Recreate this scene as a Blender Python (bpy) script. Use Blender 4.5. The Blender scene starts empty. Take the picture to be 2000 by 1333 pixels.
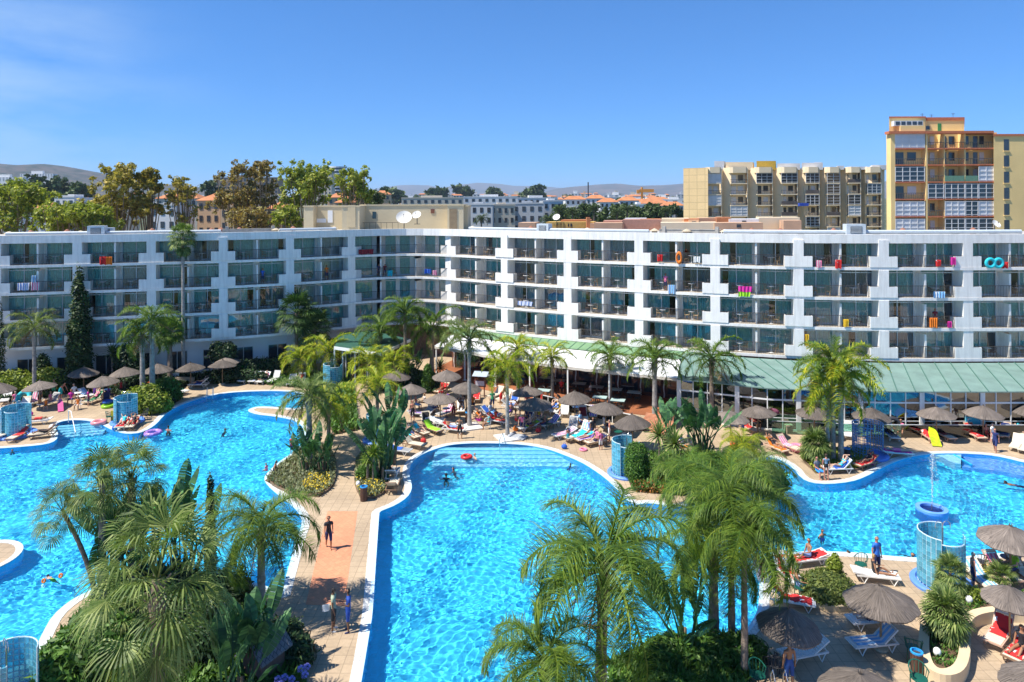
import bpy, math, random
import numpy as np
from math import sin, cos, pi, radians, sqrt, atan2
from mathutils import Vector, Matrix
from mathutils.geometry import tessellate_polygon

# ------------------------------------------------------------------ camera, sky, sun, exposure
sc = bpy.context.scene
COL = sc.collection
HC, F, YH = 17.5, 1333.0, 395.0
cam = bpy.data.objects.new('camera', bpy.data.cameras.new('camera'))
COL.objects.link(cam); sc.camera = cam
cam.location = (0, 0, HC); cam.rotation_euler = (pi/2, .0047, 0)
cam.data.lens = 24; cam.data.sensor_width = 36; cam.data.shift_y = -.1340
cam.data.clip_start = .3; cam.data.clip_end = 60000
SUN_DIR = Vector((-.965*cos(radians(57)), -.26*cos(radians(57)), sin(radians(57)))).normalized()
world = bpy.data.worlds.new('World'); sc.world = world; world.use_nodes = True
_nt = world.node_tree
sky = _nt.nodes.new('ShaderNodeTexSky'); sky.sky_type = 'NISHITA'; sky.sun_disc = False
sky.sun_elevation = radians(57); sky.sun_rotation = atan2(SUN_DIR.x, SUN_DIR.y) % (2*pi)
sky.altitude = 0; sky.air_density = 0.7; sky.dust_density = 0.1; sky.ozone_density = 8.0
_g = _nt.nodes.new('ShaderNodeGamma'); _g.inputs[1].default_value = .75
_v = _nt.nodes.new('ShaderNodeVectorMath'); _v.operation = 'MULTIPLY'; _v.inputs[1].default_value = (.32, .69, 1.05)
_nt.links.new(sky.outputs[0], _g.inputs[0]); _nt.links.new(_g.outputs[0], _v.inputs[0])
_c = _nt.nodes.new('ShaderNodeTexCoord'); _m = _nt.nodes.new('ShaderNodeMapping'); _m.inputs['Scale'].default_value = (2.2, 2.2, 9)
_n = _nt.nodes.new('ShaderNodeTexNoise'); _n.inputs['Scale'].default_value = 1.7; _n.inputs['Detail'].default_value = 6; _n.inputs['Roughness'].default_value = .6
_nt.links.new(_c.outputs['Generated'], _m.inputs[0]); _nt.links.new(_m.outputs[0], _n.inputs[0])
_d = _nt.nodes.new('ShaderNodeVectorMath'); _d.operation = 'DISTANCE'; _d.inputs[1].default_value = (-.64, .76, .10); _nt.links.new(_c.outputs['Generated'], _d.inputs[0])
_r1 = _nt.nodes.new('ShaderNodeMapRange'); _r1.inputs[1].default_value = .05; _r1.inputs[2].default_value = .34; _r1.inputs[3].default_value = 1; _r1.inputs[4].default_value = 0; _r1.interpolation_type = 'SMOOTHSTEP'; _nt.links.new(_d.outputs['Value'], _r1.inputs[0])
_r2 = _nt.nodes.new('ShaderNodeMapRange'); _r2.inputs[1].default_value = .35; _r2.inputs[2].default_value = .75; _r2.inputs[4].default_value = .55; _nt.links.new(_n.outputs[0], _r2.inputs[0])
_k = _nt.nodes.new('ShaderNodeMath'); _k.operation = 'MULTIPLY'; _nt.links.new(_r1.outputs[0], _k.inputs[0]); _nt.links.new(_r2.outputs[0], _k.inputs[1])
_x = _nt.nodes.new('ShaderNodeMix'); _x.data_type = 'RGBA'; _x.inputs[7].default_value = (2.6, 3.3, 4.0, 1)      # thin haze cloud low in the sky
_nt.links.new(_k.outputs[0], _x.inputs[0]); _nt.links.new(_v.outputs[0], _x.inputs[6]); _nt.links.new(_x.outputs[2], _nt.nodes['Background'].inputs[0])
_nt.nodes['Background'].inputs[1].default_value = .15
_l = bpy.data.lights.new('sun', 'SUN'); _l.energy = 4.4; _l.angle = radians(.5); _l.color = (1, .94, .84)
_l.cycles.is_caustics_light = True
sun = bpy.data.objects.new('sun', _l); COL.objects.link(sun)
sun.rotation_euler = SUN_DIR.to_track_quat('Z', 'Y').to_euler(); sun.location = (-60, -20, 90)
vs = sc.view_settings; vs.view_transform = 'Standard'; vs.look = 'None'; vs.gamma = 1; vs.exposure = 0.85
sc.cycles.max_bounces = 8; sc.cycles.transparent_max_bounces = 12
R = random.Random(7)

# ------------------------------------------------------------------ helpers
def tilt_px(px): return .0047*(1750-px)      # the camera leans a quarter of a degree
def G(px, py, z=0.0):
    if px < 690 and z == 0: py = max(py, float(np.interp(px, (-100, 0, 150, 290, 430, 560, 690), (773, 771, 761, 752, 743, 730, 713))))   # nothing stands inside the hotel
    py -= tilt_px(px); d = (HC - z)*F/(py - YH)
    return Vector(((px - 1000)*d/F, d, z))
def W(px, d, z=0.0):
    return Vector(((px - 1000)*d/F, d, z))
def HZ(py, d):
    return HC - (py - YH)*d/F

_mats = {}
def mat(name, col, rough=.6, var=.12, scale=3.0, metal=0, bump=0, bscale=30, spec=.4, island=0, sub=0, tint=None):
    if name in _mats: return _mats[name]
    m = bpy.data.materials.new(name); m.use_nodes = True; _mats[name] = m
    nt = m.node_tree; b = nt.nodes['Principled BSDF']; N = nt.nodes.new; K = nt.links.new
    b.inputs['Roughness'].default_value = rough; b.inputs['Metallic'].default_value = metal
    b.inputs['Specular IOR Level'].default_value = spec
    c = (*col, 1)
    geo = N('ShaderNodeNewGeometry')
    if var or island:
        n = N('ShaderNodeTexNoise'); n.inputs['Scale'].default_value = scale; n.inputs['Detail'].default_value = 4
        K(geo.outputs['Position'], n.inputs['Vector'])
        r = N('ShaderNodeMapRange'); r.inputs[1].default_value = .3; r.inputs[2].default_value = .7
        r.inputs[3].default_value = 1-var; r.inputs[4].default_value = 1+var
        K(n.outputs[0], r.inputs[0]); f = r.outputs[0]
        if island:
            r2 = N('ShaderNodeMapRange'); r2.inputs[3].default_value = 1-island; r2.inputs[4].default_value = 1+island
            K(geo.outputs['Random Per Island'], r2.inputs[0])
            mu = N('ShaderNodeMath'); mu.operation = 'MULTIPLY'; K(f, mu.inputs[0]); K(r2.outputs[0], mu.inputs[1]); f = mu.outputs[0]
        src = None
        if tint:
            mx = N('ShaderNodeMix'); mx.data_type = 'RGBA'; mx.inputs[6].default_value = c; mx.inputs[7].default_value = (*tint, 1)
            pw = N('ShaderNodeMath'); pw.operation = 'POWER'; pw.inputs[1].default_value = 2.2
            K(geo.outputs['Random Per Island'], pw.inputs[0]); K(pw.outputs[0], mx.inputs[0]); src = mx.outputs[2]
        v = N('ShaderNodeVectorMath'); v.operation = 'SCALE'
        if src: K(src, v.inputs[0])
        else: v.inputs[0].default_value = col
        K(f, v.inputs['Scale']); K(v.outputs[0], b.inputs['Base Color'])
    else:
        b.inputs['Base Color'].default_value = c
    if bump:
        n2 = N('ShaderNodeTexNoise'); n2.inputs['Scale'].default_value = bscale; n2.inputs['Detail'].default_value = 3
        K(geo.outputs['Position'], n2.inputs['Vector'])
        bp = N('ShaderNodeBump'); bp.inputs['Strength'].default_value = bump; bp.inputs['Distance'].default_value = .05
        K(n2.outputs[0], bp.inputs['Height']); K(bp.outputs[0], b.inputs['Normal'])
    if sub:   # leaves let some light through
        tr = N('ShaderNodeBsdfTranslucent'); tr.inputs[0].default_value = (col[0]*1.6, col[1]*1.5, col[2]*.6, 1)
        mx = N('ShaderNodeMixShader'); mx.inputs[0].default_value = sub
        K(b.outputs[0], mx.inputs[1]); K(tr.outputs[0], mx.inputs[2])
        K(mx.outputs[0], nt.nodes['Material Output'].inputs[0])
    return m
def cmat(col, rough=.7):
    return mat('cloth_%03d_%03d_%03d' % tuple(int(c*255) for c in col), col, rough, .08, 12)

class MB:
    def __init__(s): s.v = []; s.f = []; s.m = []; s.mi = 0
    def add(s, vs, fs):
        o = len(s.v); s.v += [tuple(v) for v in vs]
        s.f += [tuple(i+o for i in f) for f in fs]; s.m += [s.mi]*len(fs); return s
    def box(s, cx, cy, cz, sx, sy, sz, rz=0, rx=0, ry=0):
        M = Matrix.Translation((cx, cy, cz)) @ Matrix.Rotation(rz, 4, 'Z') @ Matrix.Rotation(ry, 4, 'Y') @ Matrix.Rotation(rx, 4, 'X')
        vs = [M @ Vector((a*sx/2, b*sy/2, c*sz/2)) for a in (-1, 1) for b in (-1, 1) for c in (-1, 1)]
        return s.add(vs, [(0,1,3,2),(4,6,7,5),(0,4,5,1),(2,3,7,6),(0,2,6,4),(1,5,7,3)])
    def b(s, x0, x1, y0, y1, z0, z1):
        return s.box((x0+x1)/2, (y0+y1)/2, (z0+z1)/2, abs(x1-x0), abs(y1-y0), abs(z1-z0))
    def tube(s, pts, rad, n=8, cap=True):
        pts = [Vector(p) for p in pts]; k = len(pts)
        if not hasattr(rad, '__len__'): rad = [rad]*k
        vs = []; ref = Vector((.12, .9, .3))
        for i, p in enumerate(pts):
            t = (pts[min(i+1, k-1)] - pts[max(i-1, 0)]).normalized()
            a = t.cross(ref)
            if a.length < .05: a = t.cross(Vector((1, 0, 0)))
            a.normalize(); c = t.cross(a)
            for j in range(n):
                an = 2*pi*j/n; vs.append(p + (a*cos(an) + c*sin(an))*rad[i])
        fs = [(i*n+j, i*n+(j+1) % n, (i+1)*n+(j+1) % n, (i+1)*n+j) for i in range(k-1) for j in range(n)]
        if cap: fs += [tuple(range(n))[::-1], tuple((k-1)*n+j for j in range(n))]
        return s.add(vs, fs)
    def lathe(s, prof, n=16, cx=0, cy=0, cap=True, sx=1, sy=1, jit=None):
        vs = []
        for r, z in prof:
            for j in range(n):
                a = 2*pi*j/n; q = r*(jit[j] if jit else 1)
                vs.append((cx + q*cos(a)*sx, cy + q*sin(a)*sy, z))
        k = len(prof)
        fs = [(i*n+j, i*n+(j+1) % n, (i+1)*n+(j+1) % n, (i+1)*n+j) for i in range(k-1) for j in range(n)]
        if cap: fs += [tuple(range(n))[::-1], tuple((k-1)*n+j for j in range(n))]
        return s.add(vs, fs)
    def ball(s, cx, cy, cz, rx, ry=None, rz=None, n=12, m=8):
        ry = ry or rx; rz = rz or rx
        prof = [(max(.001, sin(pi*i/m)), -cos(pi*i/m)) for i in range(m+1)]
        vs = [(cx+r*cos(2*pi*j/n)*rx, cy+r*sin(2*pi*j/n)*ry, cz+z*rz) for r, z in prof for j in range(n)]
        fs = [(i*n+j, i*n+(j+1) % n, (i+1)*n+(j+1) % n, (i+1)*n+j) for i in range(m) for j in range(n)]
        return s.add(vs, fs)
    def torus(s, cx, cy, cz, Ra, r, n=24, m=8, flat=1, rx=0):
        M = Matrix.Translation((cx, cy, cz)) @ Matrix.Rotation(rx, 4, 'X')
        vs = [M @ Vector(((Ra+r*cos(2*pi*j/m))*cos(2*pi*i/n), (Ra+r*cos(2*pi*j/m))*sin(2*pi*i/n), r*flat*sin(2*pi*j/m))) for i in range(n) for j in range(m)]
        fs = [(i*m+j, ((i+1) % n)*m+j, ((i+1) % n)*m+(j+1) % m, i*m+(j+1) % m) for i in range(n) for j in range(m)]
        return s.add(vs, fs)
    def prism(s, poly, z0, z1, bottom=True):
        n = len(poly); P3 = [Vector((p[0], p[1], 0)) for p in poly]
        tr = tessellate_polygon([P3])
        up = []
        for t in tr:
            a, b_, c = (P3[i] for i in t)
            if (b_-a).cross(c-a).z < 0: t = (t[0], t[2], t[1])
            up.append(tuple(t))
        vs = [(p[0], p[1], z0) for p in poly] + [(p[0], p[1], z1) for p in poly]
        area = sum(poly[i][0]*poly[(i+1) % n][1]-poly[(i+1) % n][0]*poly[i][1] for i in range(n))
        fs = [tuple(i+n for i in t) for t in up]
        if bottom: fs += [t[::-1] for t in up]
        for i in range(n):
            j = (i+1) % n; q = (i, j, j+n, i+n)
            fs.append(q if area > 0 else q[::-1])
        return s.add(vs, fs)
    def mesh(s, name, smooth=False, nm=1):
        me = bpy.data.meshes.new(name)
        me.from_pydata(s.v, [], s.f)
        for _ in range(nm): me.materials.append(None)
        if nm > 1: me.polygons.foreach_set('material_index', s.m)
        if smooth: me.polygons.foreach_set('use_smooth', [True]*len(s.f))
        me.update(); return me

def slot(o, mats):
    if not isinstance(mats, (list, tuple)): mats = [mats]
    for i, m in enumerate(mats):
        o.material_slots[i].link = 'OBJECT'; o.material_slots[i].material = m
def O(name, me, mats, parent=None, loc=(0, 0, 0), rz=0, scale=None):
    if isinstance(me, MB): me = me.mesh(name, nm=len(mats) if isinstance(mats, (list, tuple)) else 1)
    o = bpy.data.objects.new(name, me); COL.objects.link(o)
    o.location = loc; o.rotation_euler = (0, 0, rz)
    if scale is not None: o.scale = scale if hasattr(scale, '__len__') else (scale,)*3
    if parent: o.parent = parent
    slot(o, mats); return o
LAB = {}
def tag(o, label, cat, group=None):
    LAB[label] = LAB.get(label, 0)+1
    o['label'] = label; o['category'] = cat
    if group: o['group'] = group
    return o
def T(name, label, cat, loc, rz=0, group=None, scale=1):
    o = bpy.data.objects.new(name, None); COL.objects.link(o); o.empty_display_size = .2
    o.location = loc; o.rotation_euler = (0, 0, rz); o.scale = scale if hasattr(scale, '__len__') else (scale,)*3
    return tag(o, label, cat, group)
def S(name, me, mats, kind='structure', **k):
    o = O(name, me, mats, **k); o['kind'] = kind; return o
def put(spec, parent):          # spec: list of (name, mesh, material, [sub-parts])
    for e in spec:
        o = O(e[0], e[1], e[2], parent)
        if len(e) > 3: put(e[3], o)
_cache = {}
def cached(key, fn):
    if key not in _cache: _cache[key] = fn()
    return _cache[key]
ORD = 'zeroth first second third fourth fifth sixth seventh eighth ninth tenth eleventh twelfth thirteenth fourteenth fifteenth sixteenth seventeenth eighteenth nineteenth twentieth'.split()
def nth(i):
    if i < 21: return ORD[i]
    return '%d%s' % (i, 'th' if 10 < i % 100 < 14 else {1: 'st', 2: 'nd', 3: 'rd'}.get(i % 10, 'th'))

WHITE = mat('white_render', (.80, .82, .84), .8, .04, .6)
WHITEP = mat('white_plastic', (.82, .82, .80), .4, .03)
METAL = mat('steel', (.55, .57, .6), .3, .05, metal=.8)
DARKM = mat('dark_metal', (.05, .05, .055), .5, .1)
BARK = mat('palm_bark', (.23, .18, .14), .9, .35, 6, bump=.6, bscale=14)
GBARK = mat('grey_palm_bark', (.30, .28, .26), .9, .3, 5, bump=.5, bscale=12)
SOIL = mat('soil', (.13, .08, .05), 1, .3, 5, bump=.5, bscale=8)

# ------------------------------------------------------------------ ground, deck, pools
def tiles(name, col, mortar, size=.45, ang=0, offset=0, var=.12, rough=.75, msize=.012, wall=0):
    m = mat(name, col, rough, var, .35); nt = m.node_tree; N = nt.nodes.new; K = nt.links.new
    b = nt.nodes['Principled BSDF']; src = b.inputs['Base Color'].links[0].from_socket
    geo = N('ShaderNodeNewGeometry'); mp = N('ShaderNodeMapping'); mp.inputs['Rotation'].default_value = (pi/2 if wall else 0, 0, ang)
    K(geo.outputs['Position'], mp.inputs[0])
    br = N('ShaderNodeTexBrick'); br.offset = offset; br.inputs['Scale'].default_value = 1
    br.inputs['Mortar Size'].default_value = msize; br.inputs['Brick Width'].default_value = size; br.inputs['Row Height'].default_value = size
    br.inputs['Color1'].default_value = (.94, .94, .94, 1); br.inputs['Color2'].default_value = (1.05, 1.05, 1.05, 1)
    br.inputs['Mortar'].default_value = (*[mortar]*3, 1); br.inputs['Mortar Smooth'].default_value = .3
    K(mp.outputs[0], br.inputs['Vector'])
    n2 = N('ShaderNodeTexNoise'); n2.inputs['Scale'].default_value = 7; n2.inputs['Detail'].default_value = 6
    K(geo.outputs['Position'], n2.inputs['Vector'])
    r2 = N('ShaderNodeMapRange'); r2.inputs[1].default_value = .35; r2.inputs[2].default_value = .65; r2.inputs[3].default_value = .93; r2.inputs[4].default_value = 1.06
    K(n2.outputs[0], r2.inputs[0])
    mx = N('ShaderNodeMix'); mx.data_type = 'RGBA'; mx.blend_type = 'MULTIPLY'; mx.inputs[0].default_value = 1
    K(src, mx.inputs[6]); K(br.outputs['Color'], mx.inputs[7])
    sc2 = N('ShaderNodeVectorMath'); sc2.operation = 'SCALE'; K(mx.outputs[2], sc2.inputs[0]); K(r2.outputs[0], sc2.inputs['Scale'])
    K(sc2.outputs[0], b.inputs['Base Color']); return m
DECK = tiles('deck_tiles', (.43, .325, .215), .64, .5, msize=.016, var=.16)
COPE = tiles('white_pool_edge_tiles', (.62, .63, .61), .6, .22, var=.05)
COPE2 = mat('light_pool_edge', (.55, .72, .80), .4, .05)
TERRA = tiles('terracotta_path', (.62, .26, .14), .85, .3, ang=radians(45), offset=.5)
PFLOOR = tiles('pool_floor_mosaic', (.055, .61, .84), .9, .35, var=.04, rough=.5, msize=.01)
PWALL = tiles('pool_wall_mosaic', (.03, .46, .84), .9, .35, var=.04, rough=.5, msize=.01)  # floor blue deepened for the walls, their shade put into the colour
GROUND = mat('dry_ground', (.075, .09, .045), 1, .3, .02)

def smooth(pts, it=2):
    for _ in range(it):
        q = []
        for i in range(len(pts)):
            a, b = pts[i], pts[(i+1) % len(pts)]
            q += [a*.75+b*.25, a*.25+b*.75]
        pts = q
    return pts
def PX(l, z=0): return [G(x, y, z) for x, y in l]
def offset(poly, d):
    n = len(poly); out = []
    area = sum(poly[i].x*poly[(i+1) % n].y-poly[(i+1) % n].x*poly[i].y for i in range(n))
    s = 1 if area > 0 else -1
    for i in range(n):
        a, b, c = poly[i-1], poly[i], poly[(i+1) % n]
        t1 = (b-a).normalized(); t2 = (c-b).normalized()
        nn = Vector((t1.y+t2.y, -(t1.x+t2.x), 0))
        if nn.length < 1e-6: nn = Vector((t1.y, -t1.x, 0))
        nn.normalize(); k = max(.5, nn.dot(Vector((t1.y, -t1.x, 0))))
        out.append(b + nn*(d*s/k))
    return out

A_PTS = [(-560, 905), (-300, 890), (-80, 880), (0, 876), (50, 872.5), (90, 868), (107, 861), (112, 850), (107, 839), (105, 833), (110, 826.5),
  (125, 822), (150, 820.5), (175, 822.5), (197, 829.5), (215, 839), (232, 845), (250, 848), (272, 846), (290, 838), (304, 828), (315, 815), (329, 803),
  (350, 792), (380, 781), (412, 772.5), (450, 767), (500, 764.5), (540, 764), (580, 766), (594, 776), (592, 790), (582, 798.5), (560, 797.5),
  (520, 794.5), (498, 795), (484, 800), (483, 804), (500, 810), (530, 813), (555, 817), (578, 823), (592, 836), (592, 858), (583, 878), (565, 888), (540, 905), (521, 923), (513, 935),
  (520, 948), (540, 966), (572, 990), (588, 1012), (586, 1030), (578, 1051), (563, 1102), (549, 1150), (545, 1162), (535, 1155), (512, 1144), (474, 1134), (440, 1129), (400, 1129),
  (330, 1128), (260, 1130), (205, 1141), (160, 1160), (131, 1176), (99, 1204), (81, 1236), (66, 1268), (50, 1294), (0, 1316), (-120, 1325), (-560, 1300), (-900, 1080)]
B_PTS = [(738, 1000), (737, 1008), (736, 1020), (729.5, 1108), (723.5, 1197), (717, 1236), (704.5, 1310), (698, 1345), (690, 1420), (686, 1500), (900, 1560),
  (1100, 1540), (1150, 1450), (1165, 1380), (1178, 1320), (1200, 1285), (1250, 1262), (1310, 1256), (1380, 1264), (1420, 1262), (1446, 1240), (1466, 1216), (1478, 1190), (1480, 1160), (1480, 1140),
  (1487, 1125), (1500, 1106), (1516, 1090), (1537, 1081.5), (1572, 1077.5), (1650, 1079), (1700, 1083), (1728, 1086.5), (1795, 1091), (1840, 1091), (1884, 1088), (1927, 1083), (1960, 1081), (2060, 1070),
  (2200, 1040), (2260, 990), (2210, 940), (2090, 918), (2000, 904), (1961, 894), (1926, 888.3), (1876, 885.8), (1837, 885.8), (1802, 888), (1770, 893.7), (1741, 903.5), (1713, 917.5),
  (1688, 931.5), (1660, 941.5), (1617, 946), (1584, 943.5), (1562, 934), (1547, 913), (1513, 893), (1470, 893), (1420, 930), (1370, 978), (1319, 993), (1284, 984.5), (1258, 983), (1236, 987), (1220, 974),
  (1199, 952), (1181, 934.5), (1156, 916.5), (1131, 901.5), (1096, 887), (1071, 878), (1035, 870.5), (1000, 867.5), (961, 866), (912, 866.3), (876, 869.5), (855, 875), (826, 885.5), (806, 898), (797, 912),
  (796, 930), (801, 945), (801, 958), (792, 972.5), (770, 987), (750, 995)]
def circ(cx, cy, rx, ry=None, n=40): return [Vector((cx+rx*cos(2*pi*i/n), cy+(ry or rx)*sin(2*pi*i/n), 0)) for i in range(n)]
poolA = smooth(PX(A_PTS), 1); poolB = smooth(PX(B_PTS), 1)
_ic = G(-50, 1092); isleA = circ(_ic.x, _ic.y, 1.9)

def cap(outer, holes, z):
    loops = [[Vector((p.x, p.y, 0)) for p in outer]] + [[Vector((p.x, p.y, 0)) for p in h] for h in holes]
    flat = [p for l in loops for p in l]; fs = []
    for t in tessellate_polygon(loops):
        a, b, c = (flat[i] for i in t)
        if (b-a).cross(c-a).z < 0: t = (t[0], t[2], t[1])
        fs.append(tuple(t))
    return MB().add([(p.x, p.y, z) for p in flat], fs)
rect = lambda x0, y0, x1, y1: [Vector((x0, y0, 0)), Vector((x1, y0, 0)), Vector((x1, y1, 0)), Vector((x0, y1, 0))]
deck_out = rect(-80, 4, 72, 96)
S('deck', cap(deck_out, [poolA, poolB], 0).mesh('deck'), DECK)
S('island_deck', MB().prism(isleA, -1.5, 0), DECK)
# far ground: a sheet with a gap for the deck, rising gently into the hills
def gz(y): return 0 if y < 220 else min(26, (y-220)*.019)
gm = MB(); ys = [-400, 4, 96, 220, 400, 700, 1100, 1600, 3000, 8000, 45000]
for i in range(len(ys)-1):
    y0, y1 = ys[i], ys[i+1]
    for x0, x1 in ([(-45000, 45000)] if y0 != 4 else [(-45000, -80), (72, 45000)]):
        gm.add([(x0, y0, gz(y0)-.004), (x1, y0, gz(y0)-.004), (x1, y1, gz(y1)-.004), (x0, y1, gz(y1)-.004)], [(0, 1, 2, 3)])
S('ground', gm, GROUND)

def ring(poly, d0, d1, z0, z1, name, m):
    a, b = offset(poly, d0), offset(poly, d1); n = len(poly); mb = MB()
    vs = [(p.x, p.y, z1) for p in a]+[(p.x, p.y, z1) for p in b]+[(p.x, p.y, z0) for p in a]+[(p.x, p.y, z0) for p in b]
    fs = []
    for i in range(n):
        j = (i+1) % n
        fs += [(i, j, j+n, i+n), (i+2*n, j+2*n, j, i), (i+n, j+n, j+3*n, i+3*n)]
    mb.add(vs, fs); bmn = mb.mesh(name); return S(name, bmn, m)
def walls(poly, z0, z1, name):
    n = len(poly); mb = MB()
    mb.add([(p.x, p.y, z0) for p in poly]+[(p.x, p.y, z1) for p in poly], [(i, (i+1) % n, (i+1) % n+n, i+n) for i in range(n)])
    return S(name, mb, PWALL)
DEPTH = -1.35
floors = []
for nm, poly, holes in (('left_pool', poolA, [isleA]), ('main_pool', poolB, [])):
    floors.append(S(nm+'_floor', cap(offset(poly, .02), [], DEPTH), PFLOOR))
    floors.append(walls(poly, DEPTH, 0.0, nm+'_wall'))
    ring(poly, -.02, .14, -.02, .022, nm+'_edge', COPE2)
    ring(poly, .14, .42, -.02, .018, nm+'_edge_tiles', COPE)
ring(isleA, -.3, .02, -.02, .018, 'island_edge_tiles', COPE)
floors.append(walls([p*1 for p in offset(isleA, .01)], DEPTH, -.02, 'island_wall'))

# underwater steps and shallow paddling floor
def stairs(name, p0, p1, n, run, z0, dz, m):
    a = G(*p0); b = G(*p1); u = (b-a).normalized(); v = Vector((u.y, -u.x, 0))
    if v.y > 0: v = -v
    for k in range(n):
        mb = MB(); q = [a+v*(k*run), b+v*(k*run), b+v*((k+1)*run), a+v*((k+1)*run)]
        mb.prism([(p.x, p.y) for p in q], DEPTH-.02, z0-dz*k)
        floors.append(S(name, mb, m))
STEP = mat('step_tiles', (.22, .62, .80), .5, .05)
stairs('pool_step', (850, 872), (1130, 872), 5, .55, -.12, .2, STEP)
stairs('pool_step', (108, 830), (215, 821), 5, .5, -.12, .2, STEP)
PAD = tiles('paddling_mosaic', (.16, .40, .80), .85, .3, var=.04, rough=.5)
padp = [G(1876, 884), G(2320, 884), G(2320, 960), G(2010, 925), G(1950, 913), G(1876, 904)]
floors.append(S('paddling_floor', MB().prism([(p.x, p.y) for p in padp], DEPTH-.02, -.62), PAD))
mb = MB(); a, b_ = G(1876, 884.5), G(1876, 906); mb.box((a.x+b_.x)/2, (a.y+b_.y)/2, -.75, .12, abs(a.y-b_.y), 1.4, rz=0)
floors.append(S('paddling_wall', mb, PWALL))
mb = MB(); q = [G(1822, 886), G(1875, 885), G(1874, 904), G(1862, 903), G(1850, 898), G(1838, 891)]
mb.prism([(p.x, p.y) for p in q], DEPTH-.02, -.10); floors.append(S('entry_ledge', mb, mat('pale_ledge_tiles', (.35, .65, .78), .5, .04)))

# rippling water surface: real geometry, so the sun's caustics and refraction are real too
def inside(X, Y, poly):
    r = np.zeros(X.shape, bool); n = len(poly)
    for i in range(n):
        a, b = poly[i], poly[(i+1) % n]
        c = ((a.y > Y) != (b.y > Y))
        with np.errstate(divide='ignore', invalid='ignore'):
            r ^= c & (X < (b.x-a.x)*(Y-a.y)/(b.y-a.y+1e-12)+a.x)
    return r
WATER = bpy.data.materials.new('pool_water'); WATER.use_nodes = True
_b = WATER.node_tree.nodes['Principled BSDF']
_b.inputs['Base Color'].default_value = (.93, .985, 1, 1); _b.inputs['Transmission Weight'].default_value = 1
_b.inputs['Roughness'].default_value = 0; _b.inputs['IOR'].default_value = 1.33
ST = .058
def water(name, poly, holes):
    P = offset(poly, .12); xs = [p.x for p in P]; yy = [p.y for p in P]
    x = np.arange(max(min(xs), -62), min(max(xs), 58), ST); y = np.arange(max(min(yy), 15), max(yy), ST)
    X, Y = np.meshgrid(x, y); ins = inside(X, Y, P)
    for h in holes: ins &= ~inside(X, Y, offset(h, -.1))
    rs = np.random.RandomState(3); Z = np.zeros_like(X)
    wx = X+.35*np.sin(.7*Y+1)+.25*np.sin(1.3*X-.4*Y); wy = Y+.35*np.sin(.8*X)+.25*np.sin(1.1*Y+.7*X)
    for i in range(40):
        k = rs.uniform(10, 36); a = rs.uniform(0, 6.283); ph = rs.uniform(0, 6.283)
        Z += np.sin(k*(cos(a)*wx+sin(a)*wy)+ph)*RIP/(k**1.6)
    Z += -.07
    idx = -np.ones(X.shape, np.int64)
    cell = ins[:-1, :-1] & ins[:-1, 1:] & ins[1:, 1:] & ins[1:, :-1]
    used = np.zeros(X.shape, bool)
    used[:-1, :-1] |= cell; used[:-1, 1:] |= cell; used[1:, 1:] |= cell; used[1:, :-1] |= cell
    idx[used] = np.arange(used.sum())
    co = np.stack([X[used], Y[used], Z[used]], 1).astype(np.float32)
    f = np.stack([idx[:-1, :-1][cell], idx[:-1, 1:][cell], idx[1:, 1:][cell], idx[1:, :-1][cell]], 1).astype(np.int32)
    me = bpy.data.meshes.new(name); me.vertices.add(len(co)); me.vertices.foreach_set('co', co.ravel())
    me.loops.add(f.size); me.loops.foreach_set('vertex_index', f.ravel())
    me.polygons.add(len(f)); me.polygons.foreach_set('loop_start', np.arange(0, f.size, 4, dtype=np.int32))
    me.polygons.foreach_set('use_smooth', np.ones(len(f), bool))
    me.materials.append(None); me.update(calc_edges=True)
    o = S(name, me, WATER); o.cycles.is_caustics_caster = True; return o
RIP = .155
water('left_pool_water', poolA, [isleA]); water('main_pool_water', poolB, [])
for o in floors: o.cycles.is_caustics_receiver = True

# terracotta path and kerbed planting beds
S('terracotta_path', MB().prism([(p.x, p.y) for p in PX([(637, 999), (695.5, 999), (668.3, 1184), (593.5, 1181)])], -.01, .006), TERRA)

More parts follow.
